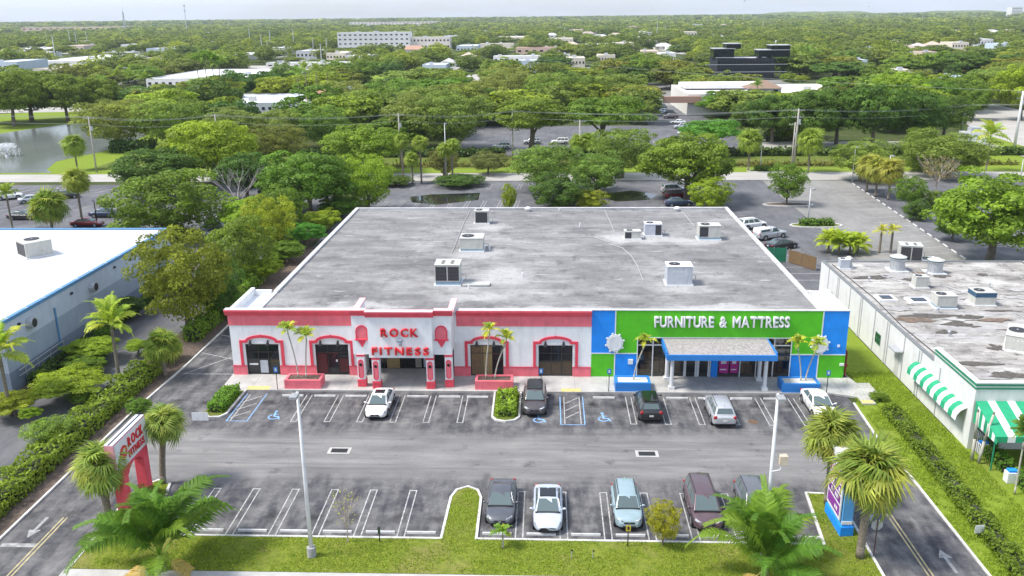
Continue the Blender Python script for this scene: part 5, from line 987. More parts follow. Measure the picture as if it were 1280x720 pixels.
# shrubs along the alley, beside the plaza and round the lots
SHR = [(90, 500, 84, 462, 'flat', LIME, 'lime green shrub over the alley near the left building'), (205, 452, 44, 428, 'dome', (.11, .15, .03), 'fine-leaved bush beside the alley mouth'), (120, 452, 60, 420, 'flat', LIME, 'lime green bush beside the feather palm under the grey wall'), (105, 470, 50, 446, 'dome', MID, 'low green bush at the clipped alley hedge'), (62, 556, 62, 522, 'loose', (.10, .16, .04), 'feathery light shrub behind the trimmed hedge'),
 (150, 398, 60, 372, 'dome', DKGRN, 'dark bush along the foot of the grey side wall'), (20, 520, 60, 488, 'flat', YEL, 'yellow-green shrub at the alley edge'), (280, 382, 40, 352, 'round', MID, 'green bush between the hedge and olive tree'), (330, 352, 44, 322, 'dome', LIME, 'lime bush in the hedge line beside the plaza'),
 (358, 328, 44, 300, 'dome', MID, 'green bush in the hedge line below the yellow-green tree'), (384, 306, 46, 278, 'dome', BRIGHT, 'bright bush in the hedge line beside the rear half of the roof'), (405, 290, 46, 262, 'dome', LIME, 'lime bush near the left rear corner of the roof'),
 (425, 275, 46, 244, 'dome', MID, 'bush against the rear left corner of the plaza'), (700, 262, 70, 217, 'round', DKGRN, 'tall trimmed dark bush behind the middle of the plaza roof'), (735, 262, 46, 238, 'round', YEL, 'yellowish bush beside the tall dark bush behind the roof'),
 (637, 262, 18, 230, 'round', YEL, 'narrow yellow-green bush on the back lot divider'), (1145, 275, 30, 250, 'round', DKGRN, 'dark bush by the wheel stops under the lime tree'), (1165, 262, 30, 238, 'round', MID, 'green bush between the palms and the lime tree'),
 (1135, 262, 40, 220, 'loose', MID, 'leafy bush behind the row of shaggy palms'), (1190, 300, 40, 270, 'dome', DKGRN, 'dark bush under the huge lime tree'), (175, 520, 30, 497, 'dome', MID, 'small bush at the curb near the upper palm'), (1098, 500, 22, 490, 'round', MID, 'round little bush at the head of the right hedge'),
 (445, 232, 28, 208, 'round', DKGRN, 'dark clipped bush at the left end of the back lot'), (187, 640, 40, 608, 'round', MID, 'leafy bush round the legs of the gym pylon sign'), (575, 232, 60, 219, 'dome', DKGRN, 'clipped low bush line by the canal road'), (495, 232, 40, 220, 'dome', DKGRN, 'clipped bush below the canal palms')]
for a in SHR: tr(*a[:7], True, None, 'leafy_shrub')
for k in range(10):
    x, y = rnd.uniform(-42.0, -38.6) if k % 3 else rnd.uniform(-45.2, -43.5), 46+k*4.0+rnd.uniform(-1, 1)
    tree_at((x, y, 0), rnd.uniform(1.4, 2.6), rnd.uniform(1.0, 1.8), ('flat', 'dome', 'round', 'loose')[k % 4], (LIME, MID, (.12, .16, .026), BRIGHT)[k % 4], ('lime', 'mid green', 'light green', 'bright green')[k % 4]+' loose shrub crowding the alley by the grey side wall', 'loose shrubs crowding the alley', name='leafy_shrub')
# hedges
def hedge(path, width, height, col, label, dens=70, size=.13, z=0., name='hedge', group=None, wob=.12):
    rs = np.random.RandomState(len(label)*3+7); pts = [Vector((p[0], p[1])) for p in path]; P_, N_ = [], []; core = MB()
    for a, b in zip(pts, pts[1:]):
        d = b-a; ln = d.length; d.normalize(); nn = Vector((-d.y, d.x))
        for (area, fn) in ((ln*width, lambda u, v: (a+d*u*ln+nn*(v-.5)*width, height, (0, 0, 1))), (ln*height, lambda u, v: (a+d*u*ln+nn*width/2, v*height, (nn.x, nn.y, .3))), (ln*height, lambda u, v: (a+d*u*ln-nn*width/2, v*height, (-nn.x, -nn.y, .3))),
                           (width*height, lambda u, v: (a+nn*(u-.5)*width, v*height, (-d.x, -d.y, .3))), (width*height, lambda u, v: (b+nn*(u-.5)*width, v*height, (d.x, d.y, .3)))):
            for u, v in rs.rand(max(4, int(area*dens)), 2): p2, h, n_ = fn(u, v); P_.append((p2.x, p2.y, h+z)); N_.append(n_)
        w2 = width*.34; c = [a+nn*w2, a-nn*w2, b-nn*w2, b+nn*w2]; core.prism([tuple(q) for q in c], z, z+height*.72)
    p = np.array(P_); lump = 1+wob*np.sin(p[:, 0:1]*2.3)*np.cos(p[:, 1:2]*1.9); p[:, 2:3] = z+(p[:, 2:3]-z)*lump; p += rs.normal(0, size*.5, p.shape); p[:, 2] = np.maximum(p[:, 2], z+.02)
    me = np_mesh(name, leaf_cards(p, np.array(N_, float), size, rs, .6, .7), 4, np.clip(rs.normal(.5, .22, len(p)), 0, 1))
    c0 = pts[0]; t = thing(name, label, 'hedge', (c0.x, c0.y, z), 0, group); o = link('foliage', me, LEAF, t); o.location = (-c0.x, -c0.y, -z); o.color = (*col, 1)
    cb = core.build('dark_core', mat('hedge_core', (.03, .035, .018), .95, .3, 4), t); cb.location = (-c0.x, -c0.y, -z); return t  # added dark core box filling the hedge behind its leaf cards
hedge([(-36.9, 42), (-36.9, 58), (-36.7, 74)], 2.2, 1.25, (.10, .15, .025), 'long thick trimmed hedge along the left curb of the front lot', 55, .14, wob=.3)
hedge([(-35.9, 82), (-35.9, 100), (-35.9, 118)], 1.6, 1.5, (.09, .15, .025), 'long hedge running back along the left side of the plaza', 40, .16)
hedge([(-46.0, 71), (-46.0, 104)], .9, .9, (.05, .09, .022), 'low dark hedge at the foot of the grey side wall', 40, .14)
hedge([(-43.6, 70), (-43.6, 79)], 1.4, .8, (.06, .105, .022), 'short clipped hedge between alley and grey side wall', 45, .14)
hedge([(27.4, 42), (27.7, 52), (28.0, 60), (28.1, 66.6)], 1.3, .55, (.075, .115, .02), 'long low hedge along the right driveway lawn', 120, .11, wob=.45)
hedge([(-27.35, 65.4), (-27.35, 69.4)], 1.3, .75, (.09, .155, .022), 'clipped green hedge in the island left of the gym', 90, .11, .09)
hedge([(-3.3, 65.0), (-3.3, 69.3)], 1.45, .7, (.13, .19, .03), 'bushy light green planting in the island beside the dark SUV', 90, .13, .09, 'island_planting', None, .3)
hedge([(32.6, 60.2), (32.6, 56.8)], .9, .9, (.07, .125, .022), 'clipped box hedge under the green striped awning corner', 90, .1)
hedge([(33.0, 55.8), (32.8, 50.5)], 1.0, .9, (.07, .125, .022), 'clipped box hedge before the awning patio', 90, .1); hedge([(32.9, 49.6), (32.8, 44)], 1.0, .9, (.07, .125, .022), 'clipped box hedge farthest from the awning patio', 60, .12)
a_, b_2 = P(143, 190), P(192, 190); hedge([a_, b_2], 4.0, 2.6, (.035, .065, .02), 'big square dark hedge on the pond bank', 12, .35)
hedge([(-60, 203.5), (-10, 203.5)], 2.0, 1.6, (.04, .065, .02), 'dark clipped hedge between the canal bank and far lot', 8, .4); hedge([(-2, 203.5), (60, 203.5)], 2.0, 1.6, (.045, .07, .02), 'dark clipped hedge along the canal bank right of the lot entrance', 8, .4); hedge([(62, 203.5), (110, 203)], 2.0, 1.5, (.045, .075, .022), 'dark clipped hedge below the shade trees of the store', 8, .4)
for px, py, w, lab in ((958, 214, 28, 'low shrubs in the curbed island at the canal road'), (1020, 282, 38, 'low shrubs in the oval island beside the rear light pole'), (613, 230, 0, 'shrub block on the round island by the canal road')):
    q = P(px, py); s = pxm(q)
    if w: hedge([(q.x-w/s/2, q.y), (q.x+w/s/2, q.y)], 1.6, .8, (.065, .105, .022), lab, 30, .2, .1); el = [(q.x+(w/s/2+1.6)*math.cos(R(a)), q.y+1.5*math.sin(R(a))) for a in range(0, 360, 30)]; sheet('island_bed', el, .1, GRASS_D); curb_line('curb', el, .25, .14, True)
q = P(756, 232); 
for px, py, rx in ((985, 256, 4.2), (757, 233, 1.8)): q = P(px, py); el = [(q.x+rx*math.cos(R(a)), q.y+1.4*math.sin(R(a))) for a in range(0, 360, 30)]; sheet('island_bed', el, .1, MULCH); curb_line('curb', el, .25, .14, True)
hedge([(P(757, 233).x-1.0, P(757, 233).y), (P(757, 233).x+1.0, P(757, 233).y)], 1.6, 1.6, (.12, .17, .03), 'round shrub on the small island by the canal road', 30, .2, .1)
# low wild growth along the water's edge of the canal
rs = np.random.RandomState(5); n = 5200; p = np.c_[rs.uniform(-60, 100, n), 189.5+rs.normal(0, .55, n), np.abs(rs.normal(0, .45, n))]
o = link('canal_weeds', np_mesh('canal_weeds', leaf_cards(p, np.tile([0, -.3, 1.], (n, 1)), .35, rs, .5, .8), 4, rs.rand(n)), LEAF); o.color = (.085, .09, .03, 1); o['kind'] = 'stuff'; tag(o, 'wild brownish growth along the canal edge', 'weeds')

# ------------------------------------------------------------------ palms
def fan_frond(seed, n=26, petiole=.5, rad=1.05, droop=.42):
    rs = random.Random(seed); v = []; f = []
    def add(q): b = len(v); v.extend(q); f.append(tuple(range(b, b+len(q))))
    add([(-.018, 0, 0), (.018, 0, 0), (.012, petiole, .12), (-.012, petiole, .12)])
    for k in range(n):
        a = R(-115+230*k/(n-1))+rs.uniform(-.05, .05); r = rad*(1-.22*abs(k/(n-1)-.5)*2)*rs.uniform(.9, 1.08); d = Vector((math.sin(a), math.cos(a), 0)); s = Vector((d.y, -d.x, 0)); o = Vector((0, petiole, .12))
        m = o+d*r*.62+Vector((0, 0, .06-.02*abs(a))); e = o+d*r+Vector((0, 0, -droop*r*rs.uniform(.5, 1.3))); add([o, m-s*.05, m+s*.05]); add([m-s*.05, e, m+s*.05])
    return v, f
def feather_frond(seed, n=34, ln=2.6, leaf=.62, arch=.55, droop=1.1, vshape=.35, lw=.035):
    rs = random.Random(seed); v = []; f = []
    def add(q): b = len(v); v.extend([tuple(x) for x in q]); f.append(tuple(range(b, b+len(q))))
    def spine(t): return Vector((0, ln*(t-.16*t**3), arch*ln*.5*math.sin(t*1.5)-droop*ln*.34*t**2.4))
    pr = spine(0)
    for k in range(1, 13):
        q = spine(k/12); w = .035*(1-k/13); add([pr+Vector((-w, 0, 0)), pr+Vector((w, 0, 0)), q+Vector((w*.9, 0, .0)), q+Vector((-w*.9, 0, 0))]); pr = q
    for k in range(n):
        t = .14+.86*k/n; o = spine(t); tg = (spine(min(1, t+.02))-spine(t-.02)).normalized(); l = leaf*(math.sin(min(1, t*1.15+.12)*math.pi)**.5*.85+.15)*rs.uniform(.85, 1.1)
        for sx in (-1, 1):
            d = (Vector((sx, 0, 0))*.9+tg*.55+Vector((0, 0, vshape*rs.uniform(.2, 1.2)))).normalized(); m = o+d*l*.55; e = o+d*l+Vector((0, 0, -l*.38*rs.uniform(.6, 1.4))); s = tg*lw*(1.2 if t < .8 else .8); add([o-s*.5, m-s, m+s, o+s*.5]); add([m-s, e, m+s])
    return v, f
def frond_mesh(vf, seed):
    v, f = vf; me = bpy.data.meshes.new('frond'); me.from_pydata([tuple(x) for x in v], [], f); rs = np.random.RandomState(seed); at = me.attributes.new('var', 'FLOAT', 'FACE'); at.data.foreach_set('value', np.clip(rs.normal(.55, .2, len(f)), 0, 1).astype(np.float32)); me.update(); return me
FAN = [frond_mesh(fan_frond(i), i) for i in range(3)]; FEA = [frond_mesh(feather_frond(20+i), i) for i in range(3)]; CHR = [frond_mesh(feather_frond(40+i, 22, 1.25, .42, .8, 1.5, .5, .035), i) for i in range(3)]
BIGF = [frond_mesh(feather_frond(60+i, 92, 4.2, 1.0, .95, 1.25, .25, .026), i) for i in range(3)]
def palm_trunk(h, r0, r1, lean=(0, 0), boots=False, mt=PALMBARK):
    t = MB(); n = 7; pts = [(lean[0]*(k/n)**1.6, lean[1]*(k/n)**1.6, h*k/n) for k in range(n+1)]; t.tube(pts, [r0+(r1-r0)*k/n for k in range(n+1)], 9)
    for k in range(1, int(h*3)): u = k/(h*3); c = Vector((lean[0]*u**1.6, lean[1]*u**1.6, h*u)); rr = r0+(r1-r0)*u; t.cyl(c, c+Vector((0, 0, .05)), rr*1.05, rr*1.03, 9, cap=False)
    if boots:
        rs = random.Random(3)
        for k in range(40):
            a = k*2.4; z = h-1.15+k*.029; c = Vector((lean[0]+math.cos(a)*r1*.9, lean[1]+math.sin(a)*r1*.9, z)); t.cyl(c, c+Vector((math.cos(a)*.22, math.sin(a)*.22, .28)), .06, .025, 4)
    return t
_pc = {}
def frond_pose(kind, k, nf, rs):
    isd = k >= nf; u = (k+.5)/nf; a = k*2.39996+rs.uniform(-.25, .25)
    if kind == 'fan': el = R(80-135*u+rs.uniform(-8, 8)) if not isd else R(-68+rs.uniform(-14, 10))
    else: el = R(((72-88*u**.9) if kind != 'big' else (66-72*u))+rs.uniform(-6, 6)) if not isd else R(-55)
    return Matrix.Rotation(a, 3, 'Z') @ Matrix.Rotation(el, 3, 'X') @ Matrix.Rotation(rs.uniform(-.75, .75) if kind == 'fan' else rs.uniform(-.35, .35), 3, 'Y'), isd
def palm(loc, h, kind, size, label, nf=None, cols=((.10, .155, .03), (.14, .18, .04)), lean=(0, 0), group=None, name=None, seed=1, trunk_r=None, dead=0, rot=0., merged=False):
    rs = random.Random(seed*13+5); t = thing(name or {'fan': 'cabbage_palm', 'fea': 'feather_palm', 'chr': 'planter_palm', 'big': 'royal_palm'}[kind], label, 'palm tree', loc, rot, group)
    fan = kind == 'fan'; r = trunk_r or {'fan': .17, 'fea': .14, 'chr': .055, 'big': .22}[kind]
    palm_trunk(h, r*1.15, r, lean, fan and dead > 0).build('trunk', PALMBARK if kind != 'chr' else mat('pale_palm_stem', (.42, .40, .34), .8, .2, 6, wp=False), t, smooth=True)
    nf = nf or {'fan': 44, 'fea': 16, 'chr': 9, 'big': 15}[kind]; src = {'fan': FAN, 'fea': FEA, 'chr': CHR, 'big': BIGF}[kind]; top = Vector((lean[0], lean[1], h))
    if kind in ('chr', 'big', 'fea'): MB().cyl(top-Vector((0, 0, .05)), top+Vector((0, 0, .35*size)), r*1.05, r*.5, 8).build('crownshaft', mat('crownshaft_green', (.16, .22, .06), .5, .15, 5, wp=False), t, smooth=True)
    if merged:
        key = (kind, nf, dead, seed % 3)
        if key not in _pc:
            vv, ff, va = [], [], []
            for k in range(nf+dead):
                m3, isd = frond_pose(kind, k, nf, rs); m3 = m3*rs.uniform(.88, 1.1)*(.8 if isd else 1); b = len(vv); me = src[k % 3]
                vv += [tuple(m3 @ v.co) for v in me.vertices]; ff += [tuple(b+i for i in p.vertices) for p in me.polygons]; va += [rs.uniform(.25, .95) if not isd else 1. for p in me.polygons]
            me = bpy.data.meshes.new('crown'); me.from_pydata(vv, [], ff); at = me.attributes.new('var', 'FLOAT', 'FACE'); at.data.foreach_set('value', np.array(va, np.float32)); me.update(); _pc[key] = me
        o = link('crown', _pc[key], LEAF, t); o.location = top+Vector((0, 0, .12 if fan else .3*size)); o.scale = (size,)*3; o.rotation_euler = (0, 0, rs.uniform(0, 6)); o.color = (*[(a+b)/2 for a, b in zip(*cols)], 1)
        return t
    for k in range(nf+dead):
        m3, isd = frond_pose(kind, k, nf, rs)
        o = link('frond', src[k % 3], LEAF, t); o.location = top+Vector((0, 0, .12 if fan else .3*size)) ; o.rotation_euler = m3.to_euler(); s = size*rs.uniform(.76, 1.18)*(.8 if isd else 1); o.scale = (s,)*3
        c = cols[0] if rs.random() < .6 else cols[1]; c = (.28, .21, .11) if isd else c; o.color = (*c, 1)
    return t
def wz(px, py, Y): q = W(px, py, Y); return q
# near palms
q = W(206, 535, 53.9); palm((-26.9, 53.9, .1), q.z+.1, 'fan', 1.08, 'cabbage palm behind the gym pylon sign with a shaggy collar', 48, ((.12, .165, .05), (.17, .20, .07)), (q.x+26.9, 0), None, None, 3, .2, 2)
q = W(126, 590, 48.9); palm((-28.35, 48.9, .1), q.z+.1, 'fan', 1.3, 'leaning cabbage palm in front of the gym pylon sign', 48, ((.12, .165, .05), (.17, .20, .06)), (q.x+28.35, 0), None, None, 4, .22, 3)
q = W(1040, 552, 52.2); palm((18.6, 52.2, .1), q.z+.1, 'fan', 1.45, 'slim cabbage palm behind the blue pylon sign', 48, ((.12, .15, .045), (.18, .19, .06)), (q.x-18.6, 0), None, None, 5, .15, 5)
q = W(1088, 600, 46.2); palm((18.75, 46.1, .1), q.z+.1, 'fan', 1.62, 'stout cabbage palm in front of the blue pylon sign with dead skirt', 48, ((.11, .145, .04), (.19, .20, .06)), (q.x-18.75, 0), None, None, 6, .22, 9)
q = W(200, 694, 43.9); palm((q.x, 43.9, .0), q.z-.5, 'big', 1.5, 'big feathery royal palm on the lawn corner by the left driveway', 14, ((.045, .095, .018), (.07, .125, .022)), (0, 0), None, None, 7, .24, 2)
q = W(957, 708, 43.9); palm((q.x, 43.9, .0), q.z-.5, 'big', 1.3, 'big feathery royal palm on the lawn before the minivan', 14, ((.05, .10, .018), (.10, .15, .026)), (0, 0), None, None, 9, .24, 1)
palm((PX(629, 682), 46.6, .1), .75, 'chr', .75, 'little young palm on the lawn in front of the dark grey sedan', 9, ((.10, .16, .03), (.16, .2, .04)), seed=11)
for bx, px, py, sd, lab in ((-21.9, 360, 413, 1, 'slender leaning planter palm, the taller of the pair left of the gym entrance'), (-21.2, 383, 421, 2, 'slender planter palm, the shorter of the pair left of the gym entrance'), (-5.3, 612, 414, 3, 'slender planter palm before the boarded gym window, taller one'), (-4.5, 633, 424, 4, 'slender planter palm before the boarded gym window, shorter one'),
                          (7.6, 806, 428, 5, 'slender curved planter palm in the left blue planter'), (22.0, 997, 430, 6, 'slender upright planter palm in the right blue planter'), (22.4, 1021, 432, 7, 'slender leaning planter palm in the right blue planter')):
    q = W(px, py+4, 71.0); palm((bx, 71.0, .8), q.z-.8, 'chr', 1.0, lab, 10, ((.15, .20, .04), (.26, .27, .05)), (q.x-bx, 0), 'planter palms along the shop front', None, sd)
# palms round the lots and the left edge
def pp(px, py, top, kind, rpx, label, group=None, nf=None, cols=((.10, .145, .03), (.15, .18, .045)), dead=0, seed=None, lean=(0, 0), tr_=None):
    q = P(px, py); s = pxm(q); size = rpx/s/{'fan': 1.55, 'fea': 2.3, 'chr': 1.1, 'big': 3.4}[kind]; h = (py-top)/s*1.05-(.6 if kind == 'fan' else .3)*size; return palm((q.x, q.y, 0), max(.6, h), kind, size, label, nf, cols, lean, group, None, seed or int(px), tr_, dead, 0., rpx < 25)
pp(150, 478, 405, 'fea', 40, 'feather palm growing beside the alley under the grey wall', cols=((.16, .21, .04), (.22, .25, .05))); pp(14, 520, 440, 'fea', 46, 'feather palm at the alley edge near the tan corner', cols=((.16, .21, .04), (.24, .25, .05))); pp(207, 470, 425, 'fan', 26, 'small bushy palm between alley and mulch strip')
pp(1268, 618, 540, 'chr', 30, 'small dark palm beside the awning patio', cols=((.05, .10, .03), (.08, .13, .03)))
pp(104, 284, 222, 'fan', 20, 'shaggy cabbage palm behind the white flat roof', None, 40, dead=16); pp(66, 290, 252, 'fan', 26, 'low bushy cabbage palm beside the white flat roof', None, 40, dead=6); pp(16, 288, 245, 'fea', 20, 'small feather palm at the left lot entrance'); pp(97, 213, 178, 'fan', 17, 'round cabbage palm on the pond bank', None, 40, dead=6)
for i, a in enumerate(((504, 222, 176), (527, 229, 178), (516, 230, 198), (557, 228, 186), (566, 228, 182))): pp(a[0], a[1], a[2], 'fan', 12, 'cabbage palm in the cluster between canal and back lot', 'palms between canal and back lot', 30)
for i, a in enumerate(((722, 214, 176, 14), (736, 214, 174, 14), (935, 214, 172, 19), (1010, 216, 172, 20))): pp(*a[:3], 'fan', a[3], 'cabbage palm with hanging skirt on the canal verge', 'palms on the canal verge', 36, dead=14)
for i, a in enumerate(((1083, 240, 204), (1094, 246, 208), (1110, 250, 210))): pp(*a[:3], 'fan', 20, 'shaggy palm in the row of three beside the back lane', 'shaggy palms beside the back lane', 40, ((.13, .16, .04), (.20, .17, .06)), 18)
pp(1232, 214, 172, 'fea', 26, 'wide feather palm at the edge of the corner lawn', cols=((.17, .22, .04), (.22, .25, .05)))
for i, (px, py) in enumerate(((1035, 316), (1048, 318), (1062, 317), (1072, 316))): pp(px, py, 303+i*2, 'fea', 22, 'yellow-green clumping palm behind the stained roof', 'clumping palms behind the stained roof', 26, ((.15, .20, .03), (.22, .25, .04)))
pp(1099, 316, 290, 'fea', 13, 'small feather palm, left of two beyond the stained roof', None, 12, ((.20, .21, .05), (.26, .24, .07))); pp(1113, 316, 290, 'fea', 14, 'small feather palm, right of two beyond the stained roof', None, 12, ((.20, .21, .05), (.26, .24, .07)))
for i, (px, tp) in enumerate(((252, 80), (262, 78), (271, 80), (279, 84))): pp(px, 134, tp, 'fea', 16, 'royal palm with white trunk in the group of four before the white store', 'royal palms before the white store', 12, ((.07, .12, .03), (.10, .15, .035)))
for i, (px, py, tp) in enumerate(((150, 138, 98), (168, 136, 100), (185, 138, 102), (132, 138, 106), (385, 132, 90), (398, 132, 92), (412, 132, 94), (375, 134, 96))): pp(px, py, tp, 'fea', 14, 'feather palm among the trees beyond the pond', 'feather palms beyond the pond', 10, ((.08, .13, .03), (.12, .16, .035)))
for i, (px, py, tp) in enumerate(((944, 148, 110), (1000, 96, 66), (1008, 97, 68), (990, 97, 70), (975, 98, 72), (1018, 98, 70))): pp(px, py, tp, 'fea', 12, 'feather palm near the cream store and dark office', 'feather palms near the cream store', 10, ((.07, .12, .03), (.11, .15, .035)))
# ------------------------------------------------------------------ street furniture of the front lot
def light_pole(x, y, h, label, head=0., base=True, r=.11, m=POLE, name='light_pole', box=False, group=None):
    t = thing(name, label, 'light pole', (x, y, 0), 0, group)
    if base: MB().cyl((0, 0, 0), (0, 0, .75), .28, .26, 12).build('footing', mat('grey_footing', (.33, .33, .33), .9, .2, 3), t)
    MB().cyl((0, 0, .0), (0, 0, h), r*1.25, r*.75, 10).build('pole', m, t, smooth=True)
    a = Matrix.Rotation(head, 4, 'Z'); MB().box(-.06, .06, 0, .5, h-.1, h-.02, a).build('arm', m, t); hd = MB().box(-.22, .22, .3, .95, h-.08, h+.1, a).build('lamp_head', mat('grey_lamp_housing', (.30, .31, .32), .5), t, bevel=.03); MB().box(-.16, .16, .38, .88, h-.1, h-.081, a).build('lamp_lens', WHITE, hd)
    return t
q = W(374, 490, 45.43); light_pole(PX(390, 697), 45.43, q.z, 'tall pale light pole standing on the front lawn near the left stalls', R(180))
lp2 = light_pole(12.95, 45.6, W(947, 492, 45.6).z, 'tall pale light pole with a tan box, behind the royal palm', R(180))
q = W(941, 588, 45.6)
MB().tube([(0, -.1, q.z), (.45, -.1, q.z+.1), (.55, -.1, q.z+.5)], [.04]*3, 6).build('bracket', POLE, lp2); MB().box(.35, .8, -.3, .1, q.z+.5, q.z+1.05).build('equipment_box', mat('tan_box', (.55, .47, .36), .6), lp2)
# gym pylon sign: panel in the plane x = -27.4, facing +x
sg = thing('pylon_sign', 'white pylon sign with red lettering on two pink arched legs', 'sign', (-27.4, 51.2, 0)); O = sg.location
def S_(): return MB(O)
for y0, y1 in ((49.05, 49.75), (52.0, 52.7)): S_().box(-27.75, -27.05, y0, y1, .05, 3.2).build('leg', PINK, sg, bevel=.03)
arch = [(49.051, 3.202), (49.051, 3.72), (52.699, 3.72), (52.699, 3.202), (51.98, 3.202)]+[(50.875+1.1*math.cos(R(a)), 2.75+.85*math.sin(R(a))) for a in range(20, 161, 20)]+[(49.77, 3.202)]
S_().extr(arch, 'x', -27.74, -27.06).build('arch', PINKD, sg)
S_().box(-27.7, -27.1, 48.5, 53.0, 3.722, 5.75).build('cabinet', mat('sign_edge_pink', (.70, .30, .34), .5), sg); fc_ = S_().box(-27.098, -27.07, 48.58, 52.92, 3.8, 5.68).build('face', WHITE, sg); S_().box(-27.73, -27.702, 48.58, 52.92, 3.8, 5.68).build('face', WHITE, sg)
S_().box(-27.68, -27.12, 48.52, 52.98, 5.752, 5.80).build('cabinet_top', mat('pale_sign_top', (.62, .64, .72), .5), sg); S_().box(-27.44, -27.36, 48.52, 52.98, 5.801, 5.83).build('top_seam', BLACK, sg)
EAST = Matrix(((0, 0, 1), (1, 0, 0), (0, 1, 0)))
write(sg, 'ROCK', RED, 2.1, .68, Vector((-27.04, 50.25, 4.78))-O, EAST, .026, .04, .2); write(sg, 'FITNESS', RED, 2.2, .48, Vector((-27.04, 50.2, 4.08))-O, EAST, .026, .04, .2)
lo = S_(); lo.cyl((-27.07, 49.6, 4.75), (-27.04, 49.6, 4.75), .48, .48, 14); lo.build('round_logo', RED, sg); S_().ball((-27.04, 49.65, 4.85), .02, .18, .16, 8, 4).build('logo_mark', WHITE, sg)
# blue pylon sign on the right island
tg = thing('pylon_sign', 'bright blue two-sided pylon sign with purple and white print', 'sign', (18.75, 49.9, 0)); O = tg.location
zt_ = 4.9
S_().prism([(18.2, 51.25), (18.25, 48.25), (19.1, 48.35), (18.95, 51.3)], .02, .75).build('plinth', BLUE, tg, bevel=.03)
S_().prism([(18.3, 51.15), (18.35, 48.4), (19.0, 48.45), (18.85, 51.2)], .752, zt_).build('cabinet', mat('sky_blue_paint', (.10, .36, .72), .5, .06, 1.5), tg)
fa = S_().box(18.2, 18.28, 48.55, 51.05, 1.05, zt_-.15).build('face', WHITE, tg); PURP = mat('purple_print', (.16, .02, .24), .5, .1, 3)
for k, (z0, z1, y0, y1, m) in enumerate(((4.1, 4.6, 48.7, 50.9, PURP), (3.45, 3.95, 48.7, 50.9, MAGENTA), (2.75, 3.3, 48.7, 50.0, PURP), (2.1, 2.6, 48.7, 50.9, PURP), (1.25, 1.95, 48.7, 50.9, mat('violet_print', (.22, .03, .28), .5)), (2.75, 3.3, 50.1, 50.9, MAGENTA))): S_().box(18.185, 18.198, y0, y1, z0, z1).build('print_block', m, fa)
for k in range(14): z = (4.2, 3.6, 2.85, 2.25, 1.45)[k % 5]; y = 48.9+.42*(k % 4)+.13*(k % 3); S_().box(18.175, 18.184, y, y+.22, z, z+.25).build('print_mark', WHITE, fa)
S_().box(18.3, 18.95, 48.35, 48.398, .9, 1.1).build('plate', WHITE, tg); S_().prism([(18.15, 51.3), (18.2, 48.2), (19.15, 48.3), (19.0, 51.35)], zt_+.002, zt_+.12).build('cap', WHITE, tg)
# planters
def planter(x0, x1, y0, y1, m, label, fill):
    t = thing('planter', label, 'planter', ((x0+x1)/2, (y0+y1)/2, .15)); O = t.location; z1 = .95
    def B(*a): return MB(O).box(*a)
    w = MB(O); w.box(x0, x1, y0, y0+.22, .15, z1); w.box(x0, x1, y1-.22, y1, .15, z1); w.box(x0, x0+.22, y0+.22, y1-.22, .15, z1); w.box(x1-.22, x1, y0+.22, y1-.22, .15, z1); w.build('box', m, t)
    B(x0+.22, x1-.22, y0+.22, y1-.22, .2, .86).build('fill', fill, t); return t
CHIP = mat('white_stone_chips', (.62, .60, .57), .9, .3, 12, bumpy=.8)
planter(-22.95, -19.75, 70.15, 71.75, PINKL, 'pink block planter left of the gym entrance', MULCH); planter(-6.2, -2.9, 70.2, 71.7, PINKL, 'pink block planter behind the planted island', MULCH); planter(5.95, 9.0, 70.0, 71.7, CANBLUE, 'blue planter with white stone left of the furniture canopy', CHIP); planter(20.2, 23.4, 70.0, 71.7, CANBLUE, 'blue planter with white stone right of the furniture canopy', CHIP)
# small signs on posts
def post_sign(x, y, z, h, w, hh, m, label, rz=0., post=BLACK, name='post_sign', round_=0, mark=None):
    t = thing(name, label, 'sign', (x, y, z), rz); MB().cyl((0, 0, 0), (0, 0, h), .035, .035, 6).build('post', post, t); s = MB()
    if round_: s.extr([(w/2*math.cos(R(22.5+k*45)), h-hh/2+hh/2*math.sin(R(22.5+k*45))) for k in range(8)], 'y', -.06, -.04)
    else: s.box(-w/2, w/2, -.06, -.04, h-hh, h)
    s = s.build('sign_plate', m, t)
    if mark: MB().box(-w*.22, w*.22, -.066, -.061, h-hh*.75, h-hh*.2).build('sign_mark', mark, s)
    return t
SIGNB = mat('sign_blue', (.03, .20, .55), .5)
post_sign(PX(347, 489), 70.0, .15, 2.1, .34, .48, SIGNB, 'blue accessible parking sign left of the pink planter', mark=WHITE); post_sign(-.45, 70.05, .15, 2.1, .34, .48, SIGNB, 'blue accessible parking sign above the dark brown SUV', mark=WHITE); post_sign(5.4, 70.05, .15, 2.1, .34, .48, SIGNB, 'blue accessible parking sign beside the left blue planter', mark=WHITE); post_sign(23.95, 70.0, .15, 2.1, .34, .48, SIGNB, 'blue accessible parking sign beside the right blue planter', mark=WHITE)
post_sign(PX(784, 681), 46.9, .1, 1.5, .3, .4, mat('sign_yellow', (.55, .42, .05), .5), 'small yellow sign on the lawn before the teal SUV', mark=BLACK); post_sign(PX(476, 676), 47.0, .1, 1.1, .16, .5, mat('dark_green_sign', (.03, .06, .03), .6), 'small dark marker post on the lawn curb'); post_sign(19.6, 46.2, .0, 2.6, .75, .75, mat('sign_back_grey', (.40, .41, .41), .5), 'grey back of an octagonal stop sign beside the stout palm', R(185), mat('rusty_post', (.10, .05, .04), .8), 'stop_sign', 1)
post_sign(PX(1222, 672), P(1222, 672).y, .0, .9, .6, .55, WHITE, 'small white notice on the right hedge', R(8)); post_sign(-28.1, 64.0, .0, .75, 1.35, .72, WHITE, 'blank white board at the tip of the left island', 0., WHITE)
